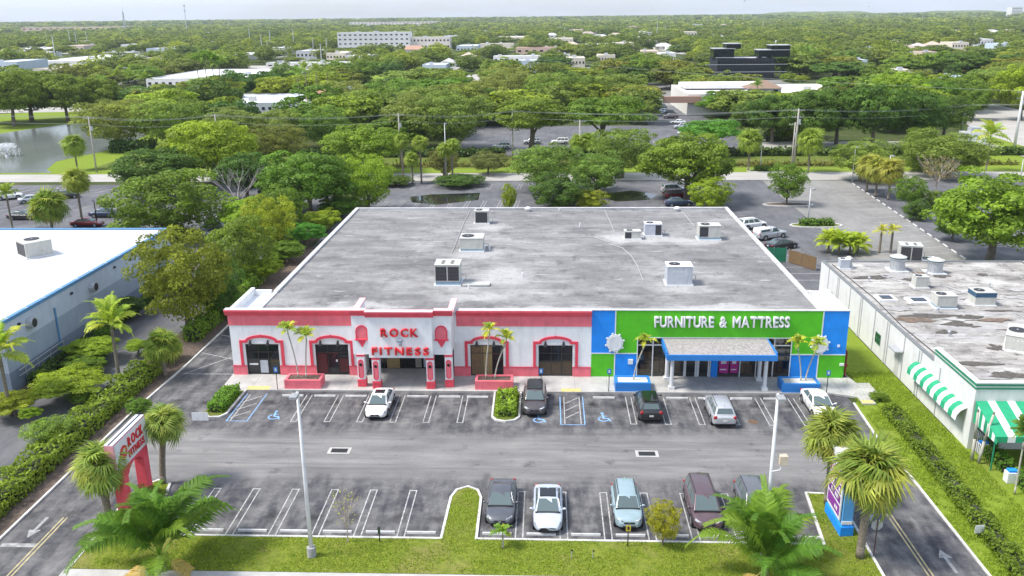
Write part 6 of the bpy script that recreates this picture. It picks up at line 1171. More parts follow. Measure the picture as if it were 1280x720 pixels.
for x, lab in ((PX(714, 702), 'thin'), (PX(741, 702), 'low')):
    t = thing('sprinkler_riser', lab+' irrigation stub in the bare patch of the lawn', 'pipe', (x, 45.6, .1)); MB().cyl((0, 0, 0), (.05, 0, .5), .03, .03, 6).build('riser', STEEL, t); MB().cyl((.05, 0, .5), (.05, 0, .58), .06, .05, 8).build('head', BLACK, t)
# red downpipe-like cover at the right end of the shop
t = thing('fire_pipe', 'dark red fire pipe at the right end of the furniture facade', 'pipe', (26.6, 73.6, .1)); MB().tube([(0, 0, 0), (0, 0, 2.4), (-.15, .1, 2.6)], [.09, .09, .09], 8).build('riser', mat('dark_red_pipe', (.22, .02, .02), .5), t); MB().cyl((0, -.15, 1.2), (0, .15, 1.2), .16, .16, 8).build('valve', mat('dark_red_pipe', (.22, .02, .02), .5), t); MB().box(-.2, .2, -.2, .2, 0, .12).build('footing', GRILLE, t)
# two white timber posts at the patio corner
for x, y, dx, lab in ((30.9, 58.4, -.1, 'straight pale palm trunk post by the awning patio'), (31.2, 58.0, .5, 'leaning pale palm trunk post by the awning patio')):
    t = thing('palm_stump', lab, 'tree trunk', (x, y, 0)); MB().tube([(0, 0, 0), (dx*.3, 0, 1.8), (dx, 0, 3.9)], [.12, .10, .08], 8).build('trunk', mat('pale_palm_stem', (.42, .40, .34)), t, smooth=True); MB().cyl((dx, 0, 3.9), (dx*1.05, 0, 4.1), .08, .05, 8).build('cut_top', BARK, t)
for px, py, lab in ((1228, 566, 'white service box with blue lid beside the patio hedge'), (1263, 602, 'white service box with blue lid near the clipped hedges')):
    q = P(px, py); t = thing('service_box', lab, 'box', q); MB().box(-.4, .4, -.3, .3, 0, .8).build('cabinet', WHITE, t, bevel=.02); MB().box(-.3, .3, -.22, .22, .802, .95).build('lid', BLUE, t)
# green yard fence behind the plaza
FG = mat('fence_green_mesh', (.02, .20, .10), .7, .2, 3)
def fence(p0, p1, h, label, m=FG, n=None):
    a, b = Vector(p0), Vector(p1); ln = (b-a).length; d = (b-a).normalized(); n = n or max(2, int(ln/1.6)); t = thing('yard_fence', label, 'fence', (a.x, a.y, 0), math.atan2(d.y, d.x))
    for k in range(n): MB().box(k*ln/n+.03, (k+1)*ln/n-.03, -.02, .02, .1, h).build('panel', m, t)
    for k in range(n+1): MB().cyl((k*ln/n, .05, 0), (k*ln/n, .05, h+.1), .04, .04, 6).build('post', STEEL, t)
fence((24.8, 112), (31.3, 112), 2.0, 'green mesh yard fence between the plaza and the stained-roof building'); fence((25, 93), (31.3, 93), 1.9, 'lower green mesh fence across the gap beside the plaza'); fence((31.6, 112), (34, 108), 1.8, 'short brown board fence end behind the stained roof', BROWN, 2)
for x, y, m, lab in ((27, 108.5, 'blue', 'dark bin behind the green yard fence'), (28.6, 104, 'grey', 'grey bin in the yard gap beside the plaza')):
    t = thing('waste_bin', lab, 'bin', (x, y, 0)); MB().add([(-.7, -.5, .1), (.7, -.5, .1), (.7, .5, .1), (-.7, .5, .1), (-.9, -.7, 1.2), (.9, -.7, 1.2), (.9, .7, 1.2), (-.9, .7, 1.2)], [(3, 2, 1, 0), (0, 1, 5, 4), (1, 2, 6, 5), (2, 3, 7, 6), (3, 0, 4, 7), (4, 5, 6, 7)]).build('tub', GRILLE if m == 'blue' else UNITG, t); MB().box(-.95, .95, -.75, .75, 1.202, 1.27).build('lid', BLACK, t)
# fountain in the pond
q = P(9, 195); t = thing('pond_fountain', 'white spray fountain in the pond', 'fountain', (q.x, q.y, .02)); SPR = mat('spray_water', (.88, .90, .92), .5, .1, 3)
rs = np.random.RandomState(4); n = 2600; a = rs.uniform(0, 6.28, n); u = rs.rand(n); rr = 3.6*u*rs.uniform(.5, 1, n); p = np.c_[np.cos(a)*rr, np.sin(a)*rr, 3.0*(u*4.0*(1-u))*rs.uniform(.7, 1, n)+.05]
link('spray', np_mesh('spray', leaf_cards(p, np.tile([0, 0, 1.], (n, 1)), .11, rs, .6, 2.), 4), SPR, t); MB().cyl((0, 0, 0), (0, 0, .3), .6, .4, 12).build('nozzle', STEEL, t)

# ------------------------------------------------------------------ rear light poles, utility poles and wires
for px, py, top, lab in ((950, 213, 176, 'pale light pole at the curbed island on the canal road'), (1010, 276, 236, 'pale light pole in the oval shrub island'), (1107, 247, 196, 'pale light pole behind the shaggy palms'), (558, 228, 157, 'leaning pale lamp mast among the canal palms'), (1065, 228, 185, 'light pole behind the grey-green tree'), (122, 282, 250, 'dark lamp post behind the white flat roof'), (75, 250, 236, 'short dark lamp post in the left lot'), (1275, 226, 200, 'pale lamp post on the corner lawn'), (757, 232, 213, 'short lamp post on the small island')):
    q = P(px, py); s = pxm(q); light_pole(q.x, q.y, (py-top)/s*1.03, lab, R(200), False, .09, BLACK if 'dark' in lab else POLE)
pols = []
def utility(px, py, top, lab, r=.16, arms=1, m=WOODP):
    q = P(px, py); s = pxm(q); h = (py-top)/s*1.04; t = thing('utility_pole', lab, 'utility pole', (q.x, q.y, 0)); MB().cyl((0, 0, 0), (0, 0, h), r*1.2, r*.8, 9).build('pole', m, t, smooth=True)
    for k in range(arms):
        z = h-.4-k*1.3; ca = MB().box(-1.2, 1.2, -.06, .06, z-.06, z+.06).build('cross_arm', WOODP, t)
        for x in (-1.1, -.5, .5, 1.1): MB().cyl((x, 0, z+.06), (x, 0, z+.28), .05, .04, 6).build('insulator', STEEL, ca)
    MB().cyl((.35, 0, h-3.0), (.35, 0, h-2.1), .28, .28, 10).build('transformer', STEEL, t); return Vector((q.x, q.y, h))
UP = [utility(121, 216, 149, 'wooden utility pole on the pond bank'), utility(276, 212, 146, 'wooden utility pole behind the lime tree'), utility(501, 208, 145, 'wooden utility pole at the left end of the far lot'), utility(641, 200, 141, 'wooden utility pole before the broad dark fig tree'), utility(724, 214, 153, 'leaning wooden pole behind the verge palms'), utility(992, 213, 140, 'double-armed utility pole beside the skirted palm', .2, 2), utility(1200, 178, 133, 'pale green pole by the corner lawn', .2, 1, mat('green_pole', (.30, .38, .28), .7)), utility(1268, 184, 118, 'thick grey utility pole at the curving street', .3, 2, POLE), utility(989, 214, 156, 'short companion pole beside the double-armed pole')]
WIRE = mat('power_cable', (.30, .33, .30), .6, .1, 2)
def wire(a, b, sag, lab, off=(0, 0, 0)):
    a, b = a+Vector(off), b+Vector(off); n = 14; pts = [a.lerp(b, k/n)-Vector((0, 0, sag*4*(k/n)*(1-k/n))) for k in range(n+1)]; o = MB(a).tube(pts, [.035]*(n+1), 4).build('power_line', WIRE); o.location = a; tag(o, lab, 'cable', 'power lines along the canal')
chain = [Vector((-190, 203, 14)), UP[0], UP[1], UP[2], UP[3], UP[5], UP[6], Vector((150, 205, 14))]
for a, b in zip(chain, chain[1:]):
    for dz, dx in ((-.15, -.8), (-.15, .8), (-1.6, .1)): wire(a, b, .9, 'thin power line strung between the canal poles', (0, dx, dz))
wire(UP[7], UP[7]+Vector((-120, 120, 3)), 1.2, 'thin power line strung between the canal poles'); wire(UP[7], UP[7]+Vector((60, -40, 0)), 1.2, 'thin power line strung between the canal poles')

# ------------------------------------------------------------------ far buildings
YARDS = []
SOFT = []      # strips of low growth that leave a building in view
def fwall(c): 
    k = 'far_wall_%d_%d_%d' % tuple(int(x*100) for x in c); return mat(k, c, .8, .06, .2, dirt=.2)
def building(x0, x1, y0, y1, h, wall, roof, label, name='far_building', floors=0, bays=0, hip=0., roofh=0., front_clear=30, parapet=.5):
    cx, cy_ = (x0+x1)/2, (y0+y1)/2; t = thing(name, label, 'building', (cx, cy_, 0)); O = t.location; clear([(x0-3, y0-min(front_clear, 12)), (x1+3, y0-min(front_clear, 12)), (x1+4, y1+3), (x0-4, y1+3)]); fcl = max(front_clear, .17*cy_) if front_clear > 9 else front_clear; SOFT.append(np.array([(x0-6, y0-fcl), (x1+6, y0-fcl), (x1+6, y0), (x0-6, y0)]))
    if front_clear > 9 and cy_ > 320: YARDS.append((x0-3, x1+3, y0-min(26, .05*cy_), y0-.05))
    wl = MB(O).box(x0, x1, y0, y1, 0, h).build('wall', fwall(wall), t)
    if hip:
        e = .6; i = min(x1-x0, y1-y0)/2; w_ = (x1-x0)/2 > (y1-y0)/2
        r0, r1 = ((x0+i, cy_), (x1-i, cy_)) if w_ else ((cx, y0+i), (cx, y1-i)); z = h+hip
        MB(O).add([(x0-e, y0-e, h+.01), (x1+e, y0-e, h+.01), (x1+e, y1+e, h+.01), (x0-e, y1+e, h+.01), (*r0, z), (*r1, z)], [(0, 1, 5, 4), (2, 3, 4, 5), (1, 2, 5), (3, 0, 4), (3, 2, 1, 0)] if w_ else [(0, 1, 4), (2, 3, 5), (1, 2, 5, 4), (3, 0, 4, 5), (3, 2, 1, 0)]).build('roof', fwall(roof), t)
    else:
        MB(O).box(x0+.3, x1-.3, y0+.3, y1-.3, h+.002, h+.1).build('roof', fwall(roof), t); w = MB(O)
        for a in ((x0, x1, y0, y0+.3), (x0, x1, y1-.3, y1), (x0, x0+.3, y0+.3, y1-.3), (x1-.3, x1, y0+.3, y1-.3)): w.box(*a, h+.002, h+parapet)
        w.build('parapet', fwall(wall), t)
        rs = random.Random(int(abs(cx)*7)); 
        for k in range(max(1, int((x1-x0)/14))): ux, uy = rs.uniform(x0+3, x1-3), rs.uniform(y0+3, y1-3) if y1-y0 > 8 else cy_; MB(O).box(ux-1.2, ux+1.2, uy-1, uy+1, h+.102, h+1.6).build('roof_unit', UNIT if k % 2 else UNITG, t)
    if floors:
        fh = h/floors; bw = (x1-x0)/bays
        for i in range(floors):
            for j in range(bays): wx = x0+(j+.5)*bw; wi = MB(O).box(wx-bw*.22, wx+bw*.22, y0-.08, y0-.01, i*fh+fh*.40, i*fh+fh*.68).build('window', GLASS, t)
    return t
def bpx(xa, xb, yb, top, depth, *a, **k):
    """building whose front foot runs between two pixels at row yb; top row gives the height"""
    p, q = P(xa, yb), P(xb, yb); Y = (p.y+q.y)/2; h = W((xa+xb)/2, top, Y).z; return building(p.x, q.x, Y, Y+depth, max(2.5, h), *a, **k)
PALE, CREAMB, ROOFP, TERRA = (.70, .70, .68), (.66, .61, .52), (.72, .72, .72), (.42, .25, .18)
bpx(425, 511, 63, 41, 18, PALE, ROOFP, 'white five-storey hotel block far beyond the woods', 'hotel_block', 4, 14)
bpx(508, 562, 62, 47, 18, (.68, .63, .57), ROOFP, 'long pale two-storey building beside the far hotel', 'office_block', 2, 12)
bpx(500, 533, 72, 62, 12, CREAMB, TERRA, 'small cream house with terracotta hip roof before the far hotel', 'hip_roof_house', 1, 4, 3.0)
bpx(617, 676, 79, 71, 14, PALE, ROOFP, 'long low white building among the woods', 'low_building', 1, 9)
bpx(645, 700, 68, 60, 16, (.62, .45, .36), (.60, .42, .34), 'pinkish low building behind the long white one', 'low_building', 1, 6)
bpx(600, 642, 62, 55, 14, CREAMB, ROOFP, 'small beige flat building in the far woods', 'low_building'); bpx(695, 720, 74, 69, 10, PALE, ROOFP, 'short white roof between far trees', 'low_building')
bpx(446, 545, 34, 27.5, 30, (.72, .66, .62), ROOFP, 'row of pale far apartments close to the horizon', 'apartment_row', 3, 24, front_clear=200); bpx(480, 495, 33, 29, 20, PALE, ROOFP, 'small white block before the horizon apartments', 'apartment_row', 2, 4)
bpx(632, 656, 127, 118, 14, CREAMB, CREAMB, 'cream kiosk roof at the end of the far parking lot', 'low_building', front_clear=40)
# dark glass office
OGL = glass('office_black_glass', (.008, .012, .018), .08)
og = bpx(895, 968, 100, 74, 22, (.012, .017, .024), (.45, .46, .48), 'black glass office block with stepped pale roofs', 'glass_office', 3, 18, front_clear=40); OO = og.location; s_ = pxm(OO); hO = max(v.co.z for v in og.children[0].data.vertices)
for x0, x1, z0, z1, m in ((-15, -5, hO+.2, hO+4.2, 'd'), (7, 22, hO+.2, hO+3.4, 'd'), (-9, -2, hO+4.2, hO+6.5, 'd'), (13, 22, hO+3.4, hO+5.6, 'd')): MB().box(x0, x1, -6, 4, z0, z1).build('upper_storey', OGL, og); MB().box(x0-.3, x1+.3, -6.3, 4.3, z1+.01, z1+.3).build('roof_slab', fwall((.45, .46, .48)), og)
for z in (hO*.36, hO*.70): MB().box(-20, 20, -11.15, -11.05, z, z+.25).build('floor_band', fwall((.45, .46, .48)), og)
# cream store
st_ = bpx(858, 1066, 144, 119, 40, (.66, .64, .60), ROOFP, 'wide cream retail store with white roof beyond the canal', 'retail_store', front_clear=2); OO = st_.location; hS = max(v.co.z for v in st_.children[0].data.vertices)
MB().box(-7.5, 2.5, -23, -19.9, 0, hS+1.8).build('tower', fwall((.60, .60, .62)), st_)
MB().add([(-8.4, -23.6, hS+1.82), (3.4, -23.6, hS+1.82), (3.4, -15, hS+1.82), (-8.4, -15, hS+1.82), (-3.4, -19, hS+4.2), (-1.6, -19, hS+4.2)], [(0, 1, 5, 4), (1, 2, 5), (2, 3, 4, 5), (3, 0, 4), (3, 2, 1, 0)]).build('tower_roof', fwall((.25, .17, .125)), st_)
for x in (-6.3, .2): MB().box(x, x+1.3, -23.1, -23.01, hS+.3, hS+1.4).build('window', GLASS, st_)
MB().box(-24, 6, 0, 16, hS+.11, hS+1.3).build('raised_roof', fwall((.72, .71, .69)), st_); MB().box(-34, -22, -21.5, -20.01, hS-2.6, hS-.6).build('sloped_eave', fwall((.40, .25, .19)), st_); MB().box(5, 24, -21.5, -20.01, hS-2.4, hS-.8).build('sloped_eave', fwall((.42, .28, .22)), st_)
# white store behind the pond with orange hip roofs, further sheds
bpx(262, 390, 142, 130, 36, (.62, .66, .70), (.72, .76, .80), 'white store with pale vaulted roof behind the flowering row', 'white_store', 1, 16, front_clear=0); bpx(383, 412, 138, 121, 14, (.62, .52, .42), (.36, .19, .12), 'small house with orange tiled hip roof beside the white store', 'hip_roof_house', 1, 3, 3.2)
for a in ((186, 302, 110, 99, 75, 'long white shed with pale roof beyond the royal palms', 1, 14), (243, 306, 76, 70, 60, 'white shed row with blue banners before the far poles', 1, 8), (40, 120, 83, 77, 110, 'wide white warehouse roof among the left far woods', 0, 0), (5, 55, 68, 62, 60, 'white far warehouse at the left', 0, 0), (165, 200, 75, 69, 60, 'pale shed near the tall far poles', 0, 0), (130, 165, 70, 66, 14, 'small pale shed right of the left warehouses', 0, 0), (20, 36, 50, 44, 20, 'tiny white far house at the left', 0, 0), (335, 440, 84, 80, 12, 'long low white canopy behind the packed far lot', 1, 10)):
    bpx(a[0], a[1], a[2], a[3], a[4], PALE, ROOFP, a[5], 'warehouse', a[6], max(1, a[7]), front_clear=60)
bpx(165, 170, 24.2, 22, 10, PALE, ROOFP, 'far pale block on the horizon left of the mast', 'low_building'); bpx(45, 145, 42, 34, 30, (.60, .47, .38), (.58, .42, .34), 'row of tan far apartments near the left horizon', 'apartment_row', 2, 16, front_clear=120)
bpx(1256, 1284, 24, 9, 40, PALE, ROOFP, 'tall white block on the right horizon', 'apartment_row', 4, 6); bpx(1205, 1245, 21, 16, 40, PALE, ROOFP, 'white hangar roof on the right horizon', 'warehouse'); bpx(850, 880, 36, 31, 20, PALE, ROOFP, 'long pale far roof above the dark office', 'low_building', front_clear=120); bpx(775, 800, 38, 33, 20, (.60, .48, .40), TERRA, 'terracotta far roof in the central woods', 'low_building', front_clear=90)
bpx(1178, 1216, 112, 98, 14, (.60, .66, .74), (.45, .55, .70), 'small blue-white shop behind the right trees', 'small_shop', 1, 4, front_clear=25); bpx(1203, 1232, 182, 168, 3, (.72, .74, .76), ROOFP, 'low white wall block on the corner lawn', 'low_building', front_clear=2)
bpx(20, 44, 30, 28, 30, PALE, ROOFP, 'white specks of far houses at the left horizon', 'low_building'); bpx(372, 400, 35, 31, 30, PALE, ROOFP, 'white far roof beyond the tall poles', 'low_building', front_clear=150); bpx(1098, 1112, 36, 32, 20, PALE, ROOFP, 'white far roof in the right woods', 'low_building')
i = 0; names_ = ('brown', 'pinkish grey', 'tan', 'pale grey')
for px, py, wpx in ((1065, 62, 22), (1080, 58, 20), (1098, 56, 16), (1105, 50, 12), (1135, 64, 22), (1150, 62, 20), (1168, 60, 22), (1180, 56, 18), (1060, 50, 18), (1195, 44, 22), (1215, 42, 20), (1240, 44, 26), (1262, 43, 22), (1050, 56, 16), (1120, 58, 14), (830, 62, 24), (812, 56, 22), (790, 50, 20), (770, 48, 18), (750, 50, 22), (735, 46, 18), (850, 52, 14), (715, 60, 18), (690, 48, 16), (905, 36, 14), (925, 34, 12), (940, 60, 12), (15, 78, 20), (40, 50, 14), (75, 48, 14), (585, 75, 20), (560, 84, 20)):
    c = ((.40, .33, .29), (.52, .44, .41), (.50, .42, .34), (.50, .50, .50))[i % 4]; bpx(px-wpx/2, px+wpx/2, py, py-4, 12, PALE if i % 3 else CREAMB, c, names_[i % 4]+' hip roof of a house showing between the far trees', 'hip_roof_house', 1, 3, 3.0, front_clear=45); i += 1
for o_ in [o for o in COL.objects if o.name.startswith('hip_roof_house') and 'showing between' in o.get('label', '')]: o_['group'] = 'houses among the far trees'
# far open fields and lots
sheet('far_field', clear(pxpoly((355, 99), (440, 97), (445, 88), (362, 88))), .0, GRASS_B); sheet('far_field', clear(pxpoly((415, 102), (480, 101), (480, 92), (415, 92))), .004, GRASS_B); sheet('packed_lot', clear(pxpoly((310, 95), (450, 95), (450, 82), (310, 82))), .008, ROADM); sheet('far_water', clear(pxpoly((425, 128), (520, 122), (500, 106), (425, 108))), .0, WATER); sheet('far_lane', clear(pxpoly((795, 132), (845, 132), (838, 104), (808, 104))), .012, ASPH_LANE); sheet('far_yard', clear(pxpoly((560, 103), (605, 103), (600, 93), (560, 93))), .012, ROADM); sheet('far_yard', clear(pxpoly((75, 84), (135, 86), (120, 76), (80, 76))), .012, ROADM)
WK = ('white', 'pale grey', 'tan', 'blue-grey', 'cream'); WC = ((.74, .74, .73), (.58, .59, .60), (.56, .46, .38), (.50, .58, .66), (.66, .60, .50)); rb_ = random.Random(77)
for px, py, wpx, dep in ((22, 112, 40, 30), (8, 92, 40, 40), (60, 96, 46, 36), (108, 92, 40, 36), (140, 104, 30, 30), (30, 74, 36, 50), (150, 84, 40, 40), (88, 66, 40, 60), (120, 58, 44, 60), (170, 62, 40, 60), (205, 70, 40, 50), (225, 60, 36, 60), (262, 58, 36, 70), (300, 56, 40, 70), (20, 46, 36, 90), (60, 44, 30, 80), (100, 46, 34, 90), (200, 46, 34, 90), (262, 46, 34, 80), (345, 70, 34, 50), (385, 74, 30, 40), (420, 76, 28, 40), (350, 50, 40, 90), (400, 44, 34, 90), (450, 78, 34, 30),
                    (545, 92, 34, 26), (585, 66, 30, 40), (565, 52, 34, 60), (640, 52, 40, 60), (660, 92, 26, 20), (720, 84, 30, 24), (700, 56, 34, 50), (745, 62, 34, 40), (780, 62, 30, 40), (760, 78, 28, 24), (810, 72, 34, 30), (835, 80, 26, 24), (850, 66, 30, 40), (860, 46, 40, 70), (800, 44, 34, 70), (720, 42, 30, 80), (610, 42, 34, 80), (560, 40, 30, 90), (905, 52, 30, 50), (950, 46, 34, 60), (985, 58, 24, 30), (1010, 44, 34, 60), (1030, 66, 24, 24), (1090, 72, 30, 22), (1130, 78, 26, 20), (1160, 74, 30, 20), (1200, 62, 30, 24), (1230, 58, 30, 24), (1255, 66, 30, 24), (1270, 52, 26, 30), (1225, 50, 34, 40), (1180, 46, 34, 40), (1140, 46, 30, 40), (1090, 40, 34, 60), (1060, 40, 30, 60), (1270, 40, 30, 60), (1130, 100, 26, 16), (1075, 92, 26, 16)):
    k = rb_.randrange(5); hpx = max(1.6, rb_.uniform(4.2, 7.0)*pxm(P(px, py))); bpx(px-wpx/2*rb_.uniform(.6, 1), px+wpx/2*rb_.uniform(.6, 1), py, py-hpx, dep*rb_.uniform(.6, 1.1), WC[k], (.72, .72, .71) if k in (0, 1, 3) else WC[k], WK[k]+' low flat roof showing among the distant trees', 'low_building', 1, 6, front_clear=40)['group'] = 'low roofs among the distant trees'
# masts and tall far poles
def mast(px, py, top, lab, r=.5, lattice=False, m=POLE, group=None, cat='tower'):
    q = P(px, py); s = pxm(q); h = (py-top)/s; t = thing('radio_mast' if cat == 'tower' else 'far_pole', lab, cat, (q.x, q.y, 0), 0, group)
    if lattice:
        w = MB(); b = h*.035
        for sx in (-1, 1):
            for sy in (-1, 1): w.cyl((sx*b, sy*b, 0), (sx*b*.25, sy*b*.25, h*.8), r*.5, r*.3, 5)
        for k in range(10):
            z = h*.08*k; f = 1-.75*k/10; w.cyl((-b*f, -b*f, z), (b*f*.9, -b*f*.9, z+h*.08), r*.25, r*.25, 4); w.cyl((b*f, -b*f, z), (-b*f*.9, -b*f*.9, z+h*.08), r*.25, r*.25, 4)
        w.build('lattice', m, t); MB().cyl((0, 0, h*.8), (0, 0, h), r*.4, r*.15, 6).build('antenna', m, t)
        for z in (.62, .72): MB().cyl((0, 0, h*z), (0, 0, h*z+h*.02), h*.04, h*.04, 10).build('platform', m, t)
    else:
        MB().cyl((0, 0, 0), (0, 0, h), r, r*.6, 8).build('shaft', m, t)
        if cat == 'tower':
            for z in (.8, .99): MB().cyl((0, 0, h*z), (0, 0, h*z+h*.04), h*.035, h*.035, 8).build('antenna_ring', STEEL, t)
        else: MB().box(-r*2, r*2, -r, r, h-.3, h-.05).build('cap', m, t)
mast(157, 42, 9, 'red and grey lattice radio mast rising above the left horizon', 1.0, True, STEEL); mast(234, 42, 9, 'slim monopole antenna rising above the left horizon', 1.0); mast(929, 30, -4, 'hair-thin radio mast on the horizon above the dark office', .35); mast(1084, 26, 5, 'small radio mast on the right horizon hill', .5); mast(9, 30, 20, 'tiny mast on the far left horizon', .5)
for px, py, top in ((60, 60, 42), (89, 62, 36), (97, 63, 38), (110, 60, 37), (70, 78, 47), (314, 68, 36), (328, 69, 45), (335, 69, 53), (339, 67, 39), (343, 63, 46), (368, 66, 38), (392, 66, 49), (402, 78, 56), (409, 70, 49), (152, 52, 40), (176, 56, 45), (514, 60, 36), (518, 58, 40), (700, 46, 31), (706, 48, 34), (821, 50, 28), (831, 46, 31), (953, 42, 26), (891, 58, 43), (884, 56, 46), (910, 50, 38), (1152, 34, 18), (1219, 28, 18), (1227, 26, 19), (961, 36, 26), (1068, 70, 60), (1262, 34, 26), (765, 56, 44), (745, 50, 40)):
    mast(px, py, top, 'tall pale far pole rising out of the distant treetops', .42, False, POLE, 'tall poles among the far trees', 'pole')

for k, (xa, xb, ya, yb) in enumerate(YARDS): sheet('yard', rect(xa, xb, ya, yb), -.03+.0004*k, ROADM if k % 2 else ASPH_LANE)
# ------------------------------------------------------------------ hills on the right horizon
def hill(px0, px1, top, dist, name, seed):
    a, b = P(px0, 30), P(px1, 30); mb = MB(); n, m = 40, 10; vs_ = []; rs = random.Random(seed); d = FWD.copy()
    xa = W(px0, 18, dist).x; xb = W(px1, 18, dist).x; zt = W((px0+px1)/2, top, dist).z
    for i in range(n+1):
        u = i/n; e = min(1, min(u, 1-u)*3.2); e = e*e*(3-2*e); hh = zt*e*(1+.06*math.sin(i*1.3+seed))
        for j in range(m+1): v = j/m; s_ = math.sin(v*math.pi)**.7 if 0 < v < 1 else 0; vs_.append((xa+(xb-xa)*u, dist-200+v*900, -.5+hh*s_))
    mb.add(vs_, [(i*(m+1)+j, (i+1)*(m+1)+j, (i+1)*(m+1)+j+1, i*(m+1)+j+1) for i in range(n) for j in range(m)]); o = mb.build(name, GRASS_D, None, smooth=True); o['kind'] = 'structure'
hill(925, 1150, 14.2, 5200, 'landfill_hill', 2); hill(1150, 1300, 13.0, 5600, 'landfill_hill', 5)
# ------------------------------------------------------------------ woods: the nearest trees one by one, the rest as one mass
rs = np.random.RandomState(21)
def blocked(q):
    r = np.zeros(len(q), bool)
    for e in EXCL: r |= inside(q, e)
    return r
def band_pts(d0, d1, spacing):
    area = (d1**2-d0**2)*.34; n = int(area/(spacing*spacing)*1.0); d = np.sqrt(rs.uniform(d0*d0, d1*d1, n)); a = rs.uniform(-.62, .56, n)+YAW; q = np.c_[d*np.sin(a), d*np.cos(a)]
    cell = {}; keep = []
    for i, (x, y) in enumerate(q):
        k = (int(x//spacing), int(y//spacing)); ok = True
        for dx in (-1, 0, 1):
            for dy in (-1, 0, 1):
                for j in cell.get((k[0]+dx, k[1]+dy), ()):
                    if (q[j, 0]-x)**2+(q[j, 1]-y)**2 < (.74*spacing)**2: ok = False
        if ok: cell.setdefault(k, []).append(i); keep.append(i)
    q = q[keep]; return q[~blocked(q)]
near = band_pts(206, 620, 12.5); near = near[near[:, 1] > 205]; near = near[np.argsort(np.hypot(near[:, 0], near[:, 1]))]
explicit = [np.array(o.location[:2]) for o in COL.objects if o.get('category') in ('tree',) ]
ex = np.array(explicit); dmin = np.sqrt(((near[:, None]-ex[None])**2).sum(-1)).min(1); near = near[dmin > 5.0]
# clearings seen between the woods: gaps of lawn, yard and water
NCOL = [('mid green', MID), ('dark green', DKGRN), ('grey-green', GREYG), ('yellow-green', (.135, .165, .026)), ('olive', (.11, .12, .03))]
kinds = ('dome', 'flat', 'loose', 'dome', 'round')
KN = 250
for i, (x, y) in enumerate(near[:KN]):
    nm, c = NCOL[int(rs.randint(5))]; kd = kinds[int(rs.randint(5))]; w = rs.uniform(14, 22.5); h = rs.uniform(8, 12); low = any(inside(np.array([[x, y]]), e)[0] for e in SOFT); sz = rs.choice([.55, .8, 1., 1.15]); w, h = (w*.5, h*.35) if low else (w*sz, h*(.45+.55*sz)); f_ = rs.uniform(.85, 1.15)
    tree_at((x, y, 0), w, h, kd, tuple(v*f_ for v in c), {'dome': 'domed ', 'flat': 'flat-topped ', 'loose': 'loose ', 'round': 'rounded '}[kd]+nm+' tree in the wooded blocks beyond the canal', 'trees in the wooded blocks beyond the canal', False)
# prototypes for the mass
wood_col = bpy.data.collections.new('wood_prototypes'); npro = 0
def wproto(leaves, size, ncl, shape, zc, rz, seed, clump=.32):
    global npro
    o = bpy.data.objects.new('wood_%02d' % npro, crown_mesh('wood_crown', seed, 4, zc, rz, ncl, leaves, size, shape, clump)); o.data.materials.append(LEAF_FAR); wood_col.objects.link(o); npro += 1
for k in range(4): wproto(2200, .36, 64, ('dome', 'flat', 'vase', 'round')[k], (4.6, 4.9, 4.6, 4.1)[k], (3.0, 2.2, 3.2, 3.8)[k], 300+k)
for k in range(3): wproto(650, .66, 34, ('dome', 'flat', 'round')[k], 4.4, 3.2, 330+k, .36)
wproto(900, .36, 40, 'vase', 6.5, 5.2, 361, .22); wproto(700, .5, 30, 'round', 5.5, 5.6, 362, .24)
for k in range(2): wproto(150, 1.5, 14, 'dome', 3.6, 3.2, 350+k, .42)
pts = [near[KN:]]; idx = [rs.randint(0, 4, len(near)-KN)]; sc = [np.c_[rs.uniform(1.5, 2.6, len(near)-KN)]]
for d0, d1, sp, lo, hi, s0, s1 in ((620, 1100, 13.5, 0, 4, 1.6, 2.9), (1100, 1900, 17., 4, 7, 1.9, 3.3), (1900, 3600, 22., 9, 11, 2.2, 4.0), (3600, 7200, 46., 9, 11, 4.5, 8.)):
    q = band_pts(d0, d1, sp); pts.append(q); idx.append(rs.randint(lo, hi, len(q))); sc.append(np.c_[rs.uniform(s0, s1, len(q))])
q = np.vstack(pts); ii = np.concatenate(idx); tall = (rs.rand(len(q)) < .05) & (np.hypot(q[:, 0], q[:, 1]) < 1900); ii = np.where(tall, rs.randint(7, 9, len(q)), ii); ss = np.vstack(sc)[:, 0]
dist = np.hypot(q[:, 0], q[:, 1]); zs = np.clip(ss, 0, 1.45)*rs.uniform(.75, 1.1, len(q)); zs = np.where(dist > 1900, rs.uniform(1.1, 2.0, len(q)), zs); zs = np.where(dist > 3600, rs.uniform(1.5, 3.4, len(q)), zs)
lowg = np.zeros(len(q), bool)
for e in SOFT: lowg |= inside(q, e)
ss = np.where(tall, ss*.5, ss); zs = np.where(lowg, zs*.35, zs); ss = np.where(lowg, ss*.6, ss)
me = bpy.data.meshes.new('distant_woods'); me.vertices.add(len(q)); me.vertices.foreach_set('co', np.c_[q, np.full(len(q), -.3)].astype(np.float32).ravel())
for nm, ty, v in (('idx', 'INT', ii.astype(np.int32)), ('rotz', 'FLOAT', rs.uniform(0, 6.28, len(q)).astype(np.float32))): at = me.attributes.new(nm, ty, 'POINT'); at.data.foreach_set('value', v)
at = me.attributes.new('scl', 'FLOAT_VECTOR', 'POINT'); at.data.foreach_set('vector', np.c_[ss, ss, zs].astype(np.float32).ravel())
woods = bpy.data.objects.new('distant_woods', me); COL.objects.link(woods); woods['kind'] = 'stuff'; tag(woods, 'mass of distant green woodland reaching to the horizon', 'woods')
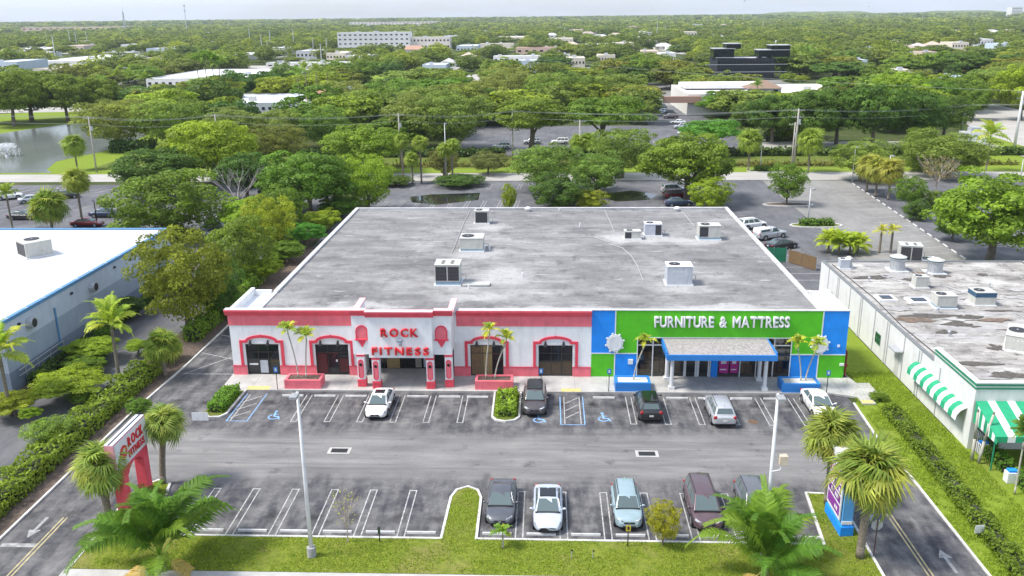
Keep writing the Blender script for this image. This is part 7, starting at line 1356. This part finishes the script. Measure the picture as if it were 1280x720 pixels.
ng = bpy.data.node_groups.new('scatter_woods', 'GeometryNodeTree'); ng.interface.new_socket('Geometry', in_out='INPUT', socket_type='NodeSocketGeometry'); ng.interface.new_socket('Geometry', in_out='OUTPUT', socket_type='NodeSocketGeometry')
gi, go = ng.nodes.new('NodeGroupInput'), ng.nodes.new('NodeGroupOutput'); ci = ng.nodes.new('GeometryNodeCollectionInfo'); ci.inputs['Collection'].default_value = wood_col; ci.inputs['Separate Children'].default_value = True; ci.inputs['Reset Children'].default_value = True
ip = ng.nodes.new('GeometryNodeInstanceOnPoints'); ip.inputs['Pick Instance'].default_value = True
def gattr(nm, dt): n = ng.nodes.new('GeometryNodeInputNamedAttribute'); n.data_type = dt; n.inputs['Name'].default_value = nm; return n.outputs['Attribute']
cx = ng.nodes.new('ShaderNodeCombineXYZ'); lk = ng.links.new
m2p = ng.nodes.new('GeometryNodeMeshToPoints')
lk(gi.outputs[0], m2p.inputs['Mesh']); lk(m2p.outputs['Points'], ip.inputs['Points']); lk(ci.outputs[0], ip.inputs['Instance']); lk(gattr('idx', 'INT'), ip.inputs['Instance Index']); lk(gattr('rotz', 'FLOAT'), cx.inputs['Z'])
e2r = ng.nodes.new('FunctionNodeEulerToRotation'); lk(cx.outputs[0], e2r.inputs[0]); lk(e2r.outputs[0], ip.inputs['Rotation']); lk(gattr('scl', 'FLOAT_VECTOR'), ip.inputs['Scale']); lk(ip.outputs[0], go.inputs[0])
md = woods.modifiers.new('scatter', 'NODES'); md.node_group = ng

# ------------------------------------------------------------------ the air
HAZE = True
if HAZE:
    hz = MB().box(-7000, 7000, -60, 7600, -1.1, 130).build('haze', None); hz['kind'] = 'stuff'
    m_, nt_, b_ = new_mat('haze_air'); nt_.nodes.remove(b_); pv = nd(nt_, 'ShaderNodeVolumePrincipled', {'Color': (.82, .90, 1, 1), 'Density': .00008, 'Anisotropy': .2}); nt_.links.new(pv.outputs[0], nt_.nodes['Material Output'].inputs['Volume']); hz.data.materials.append(m_)
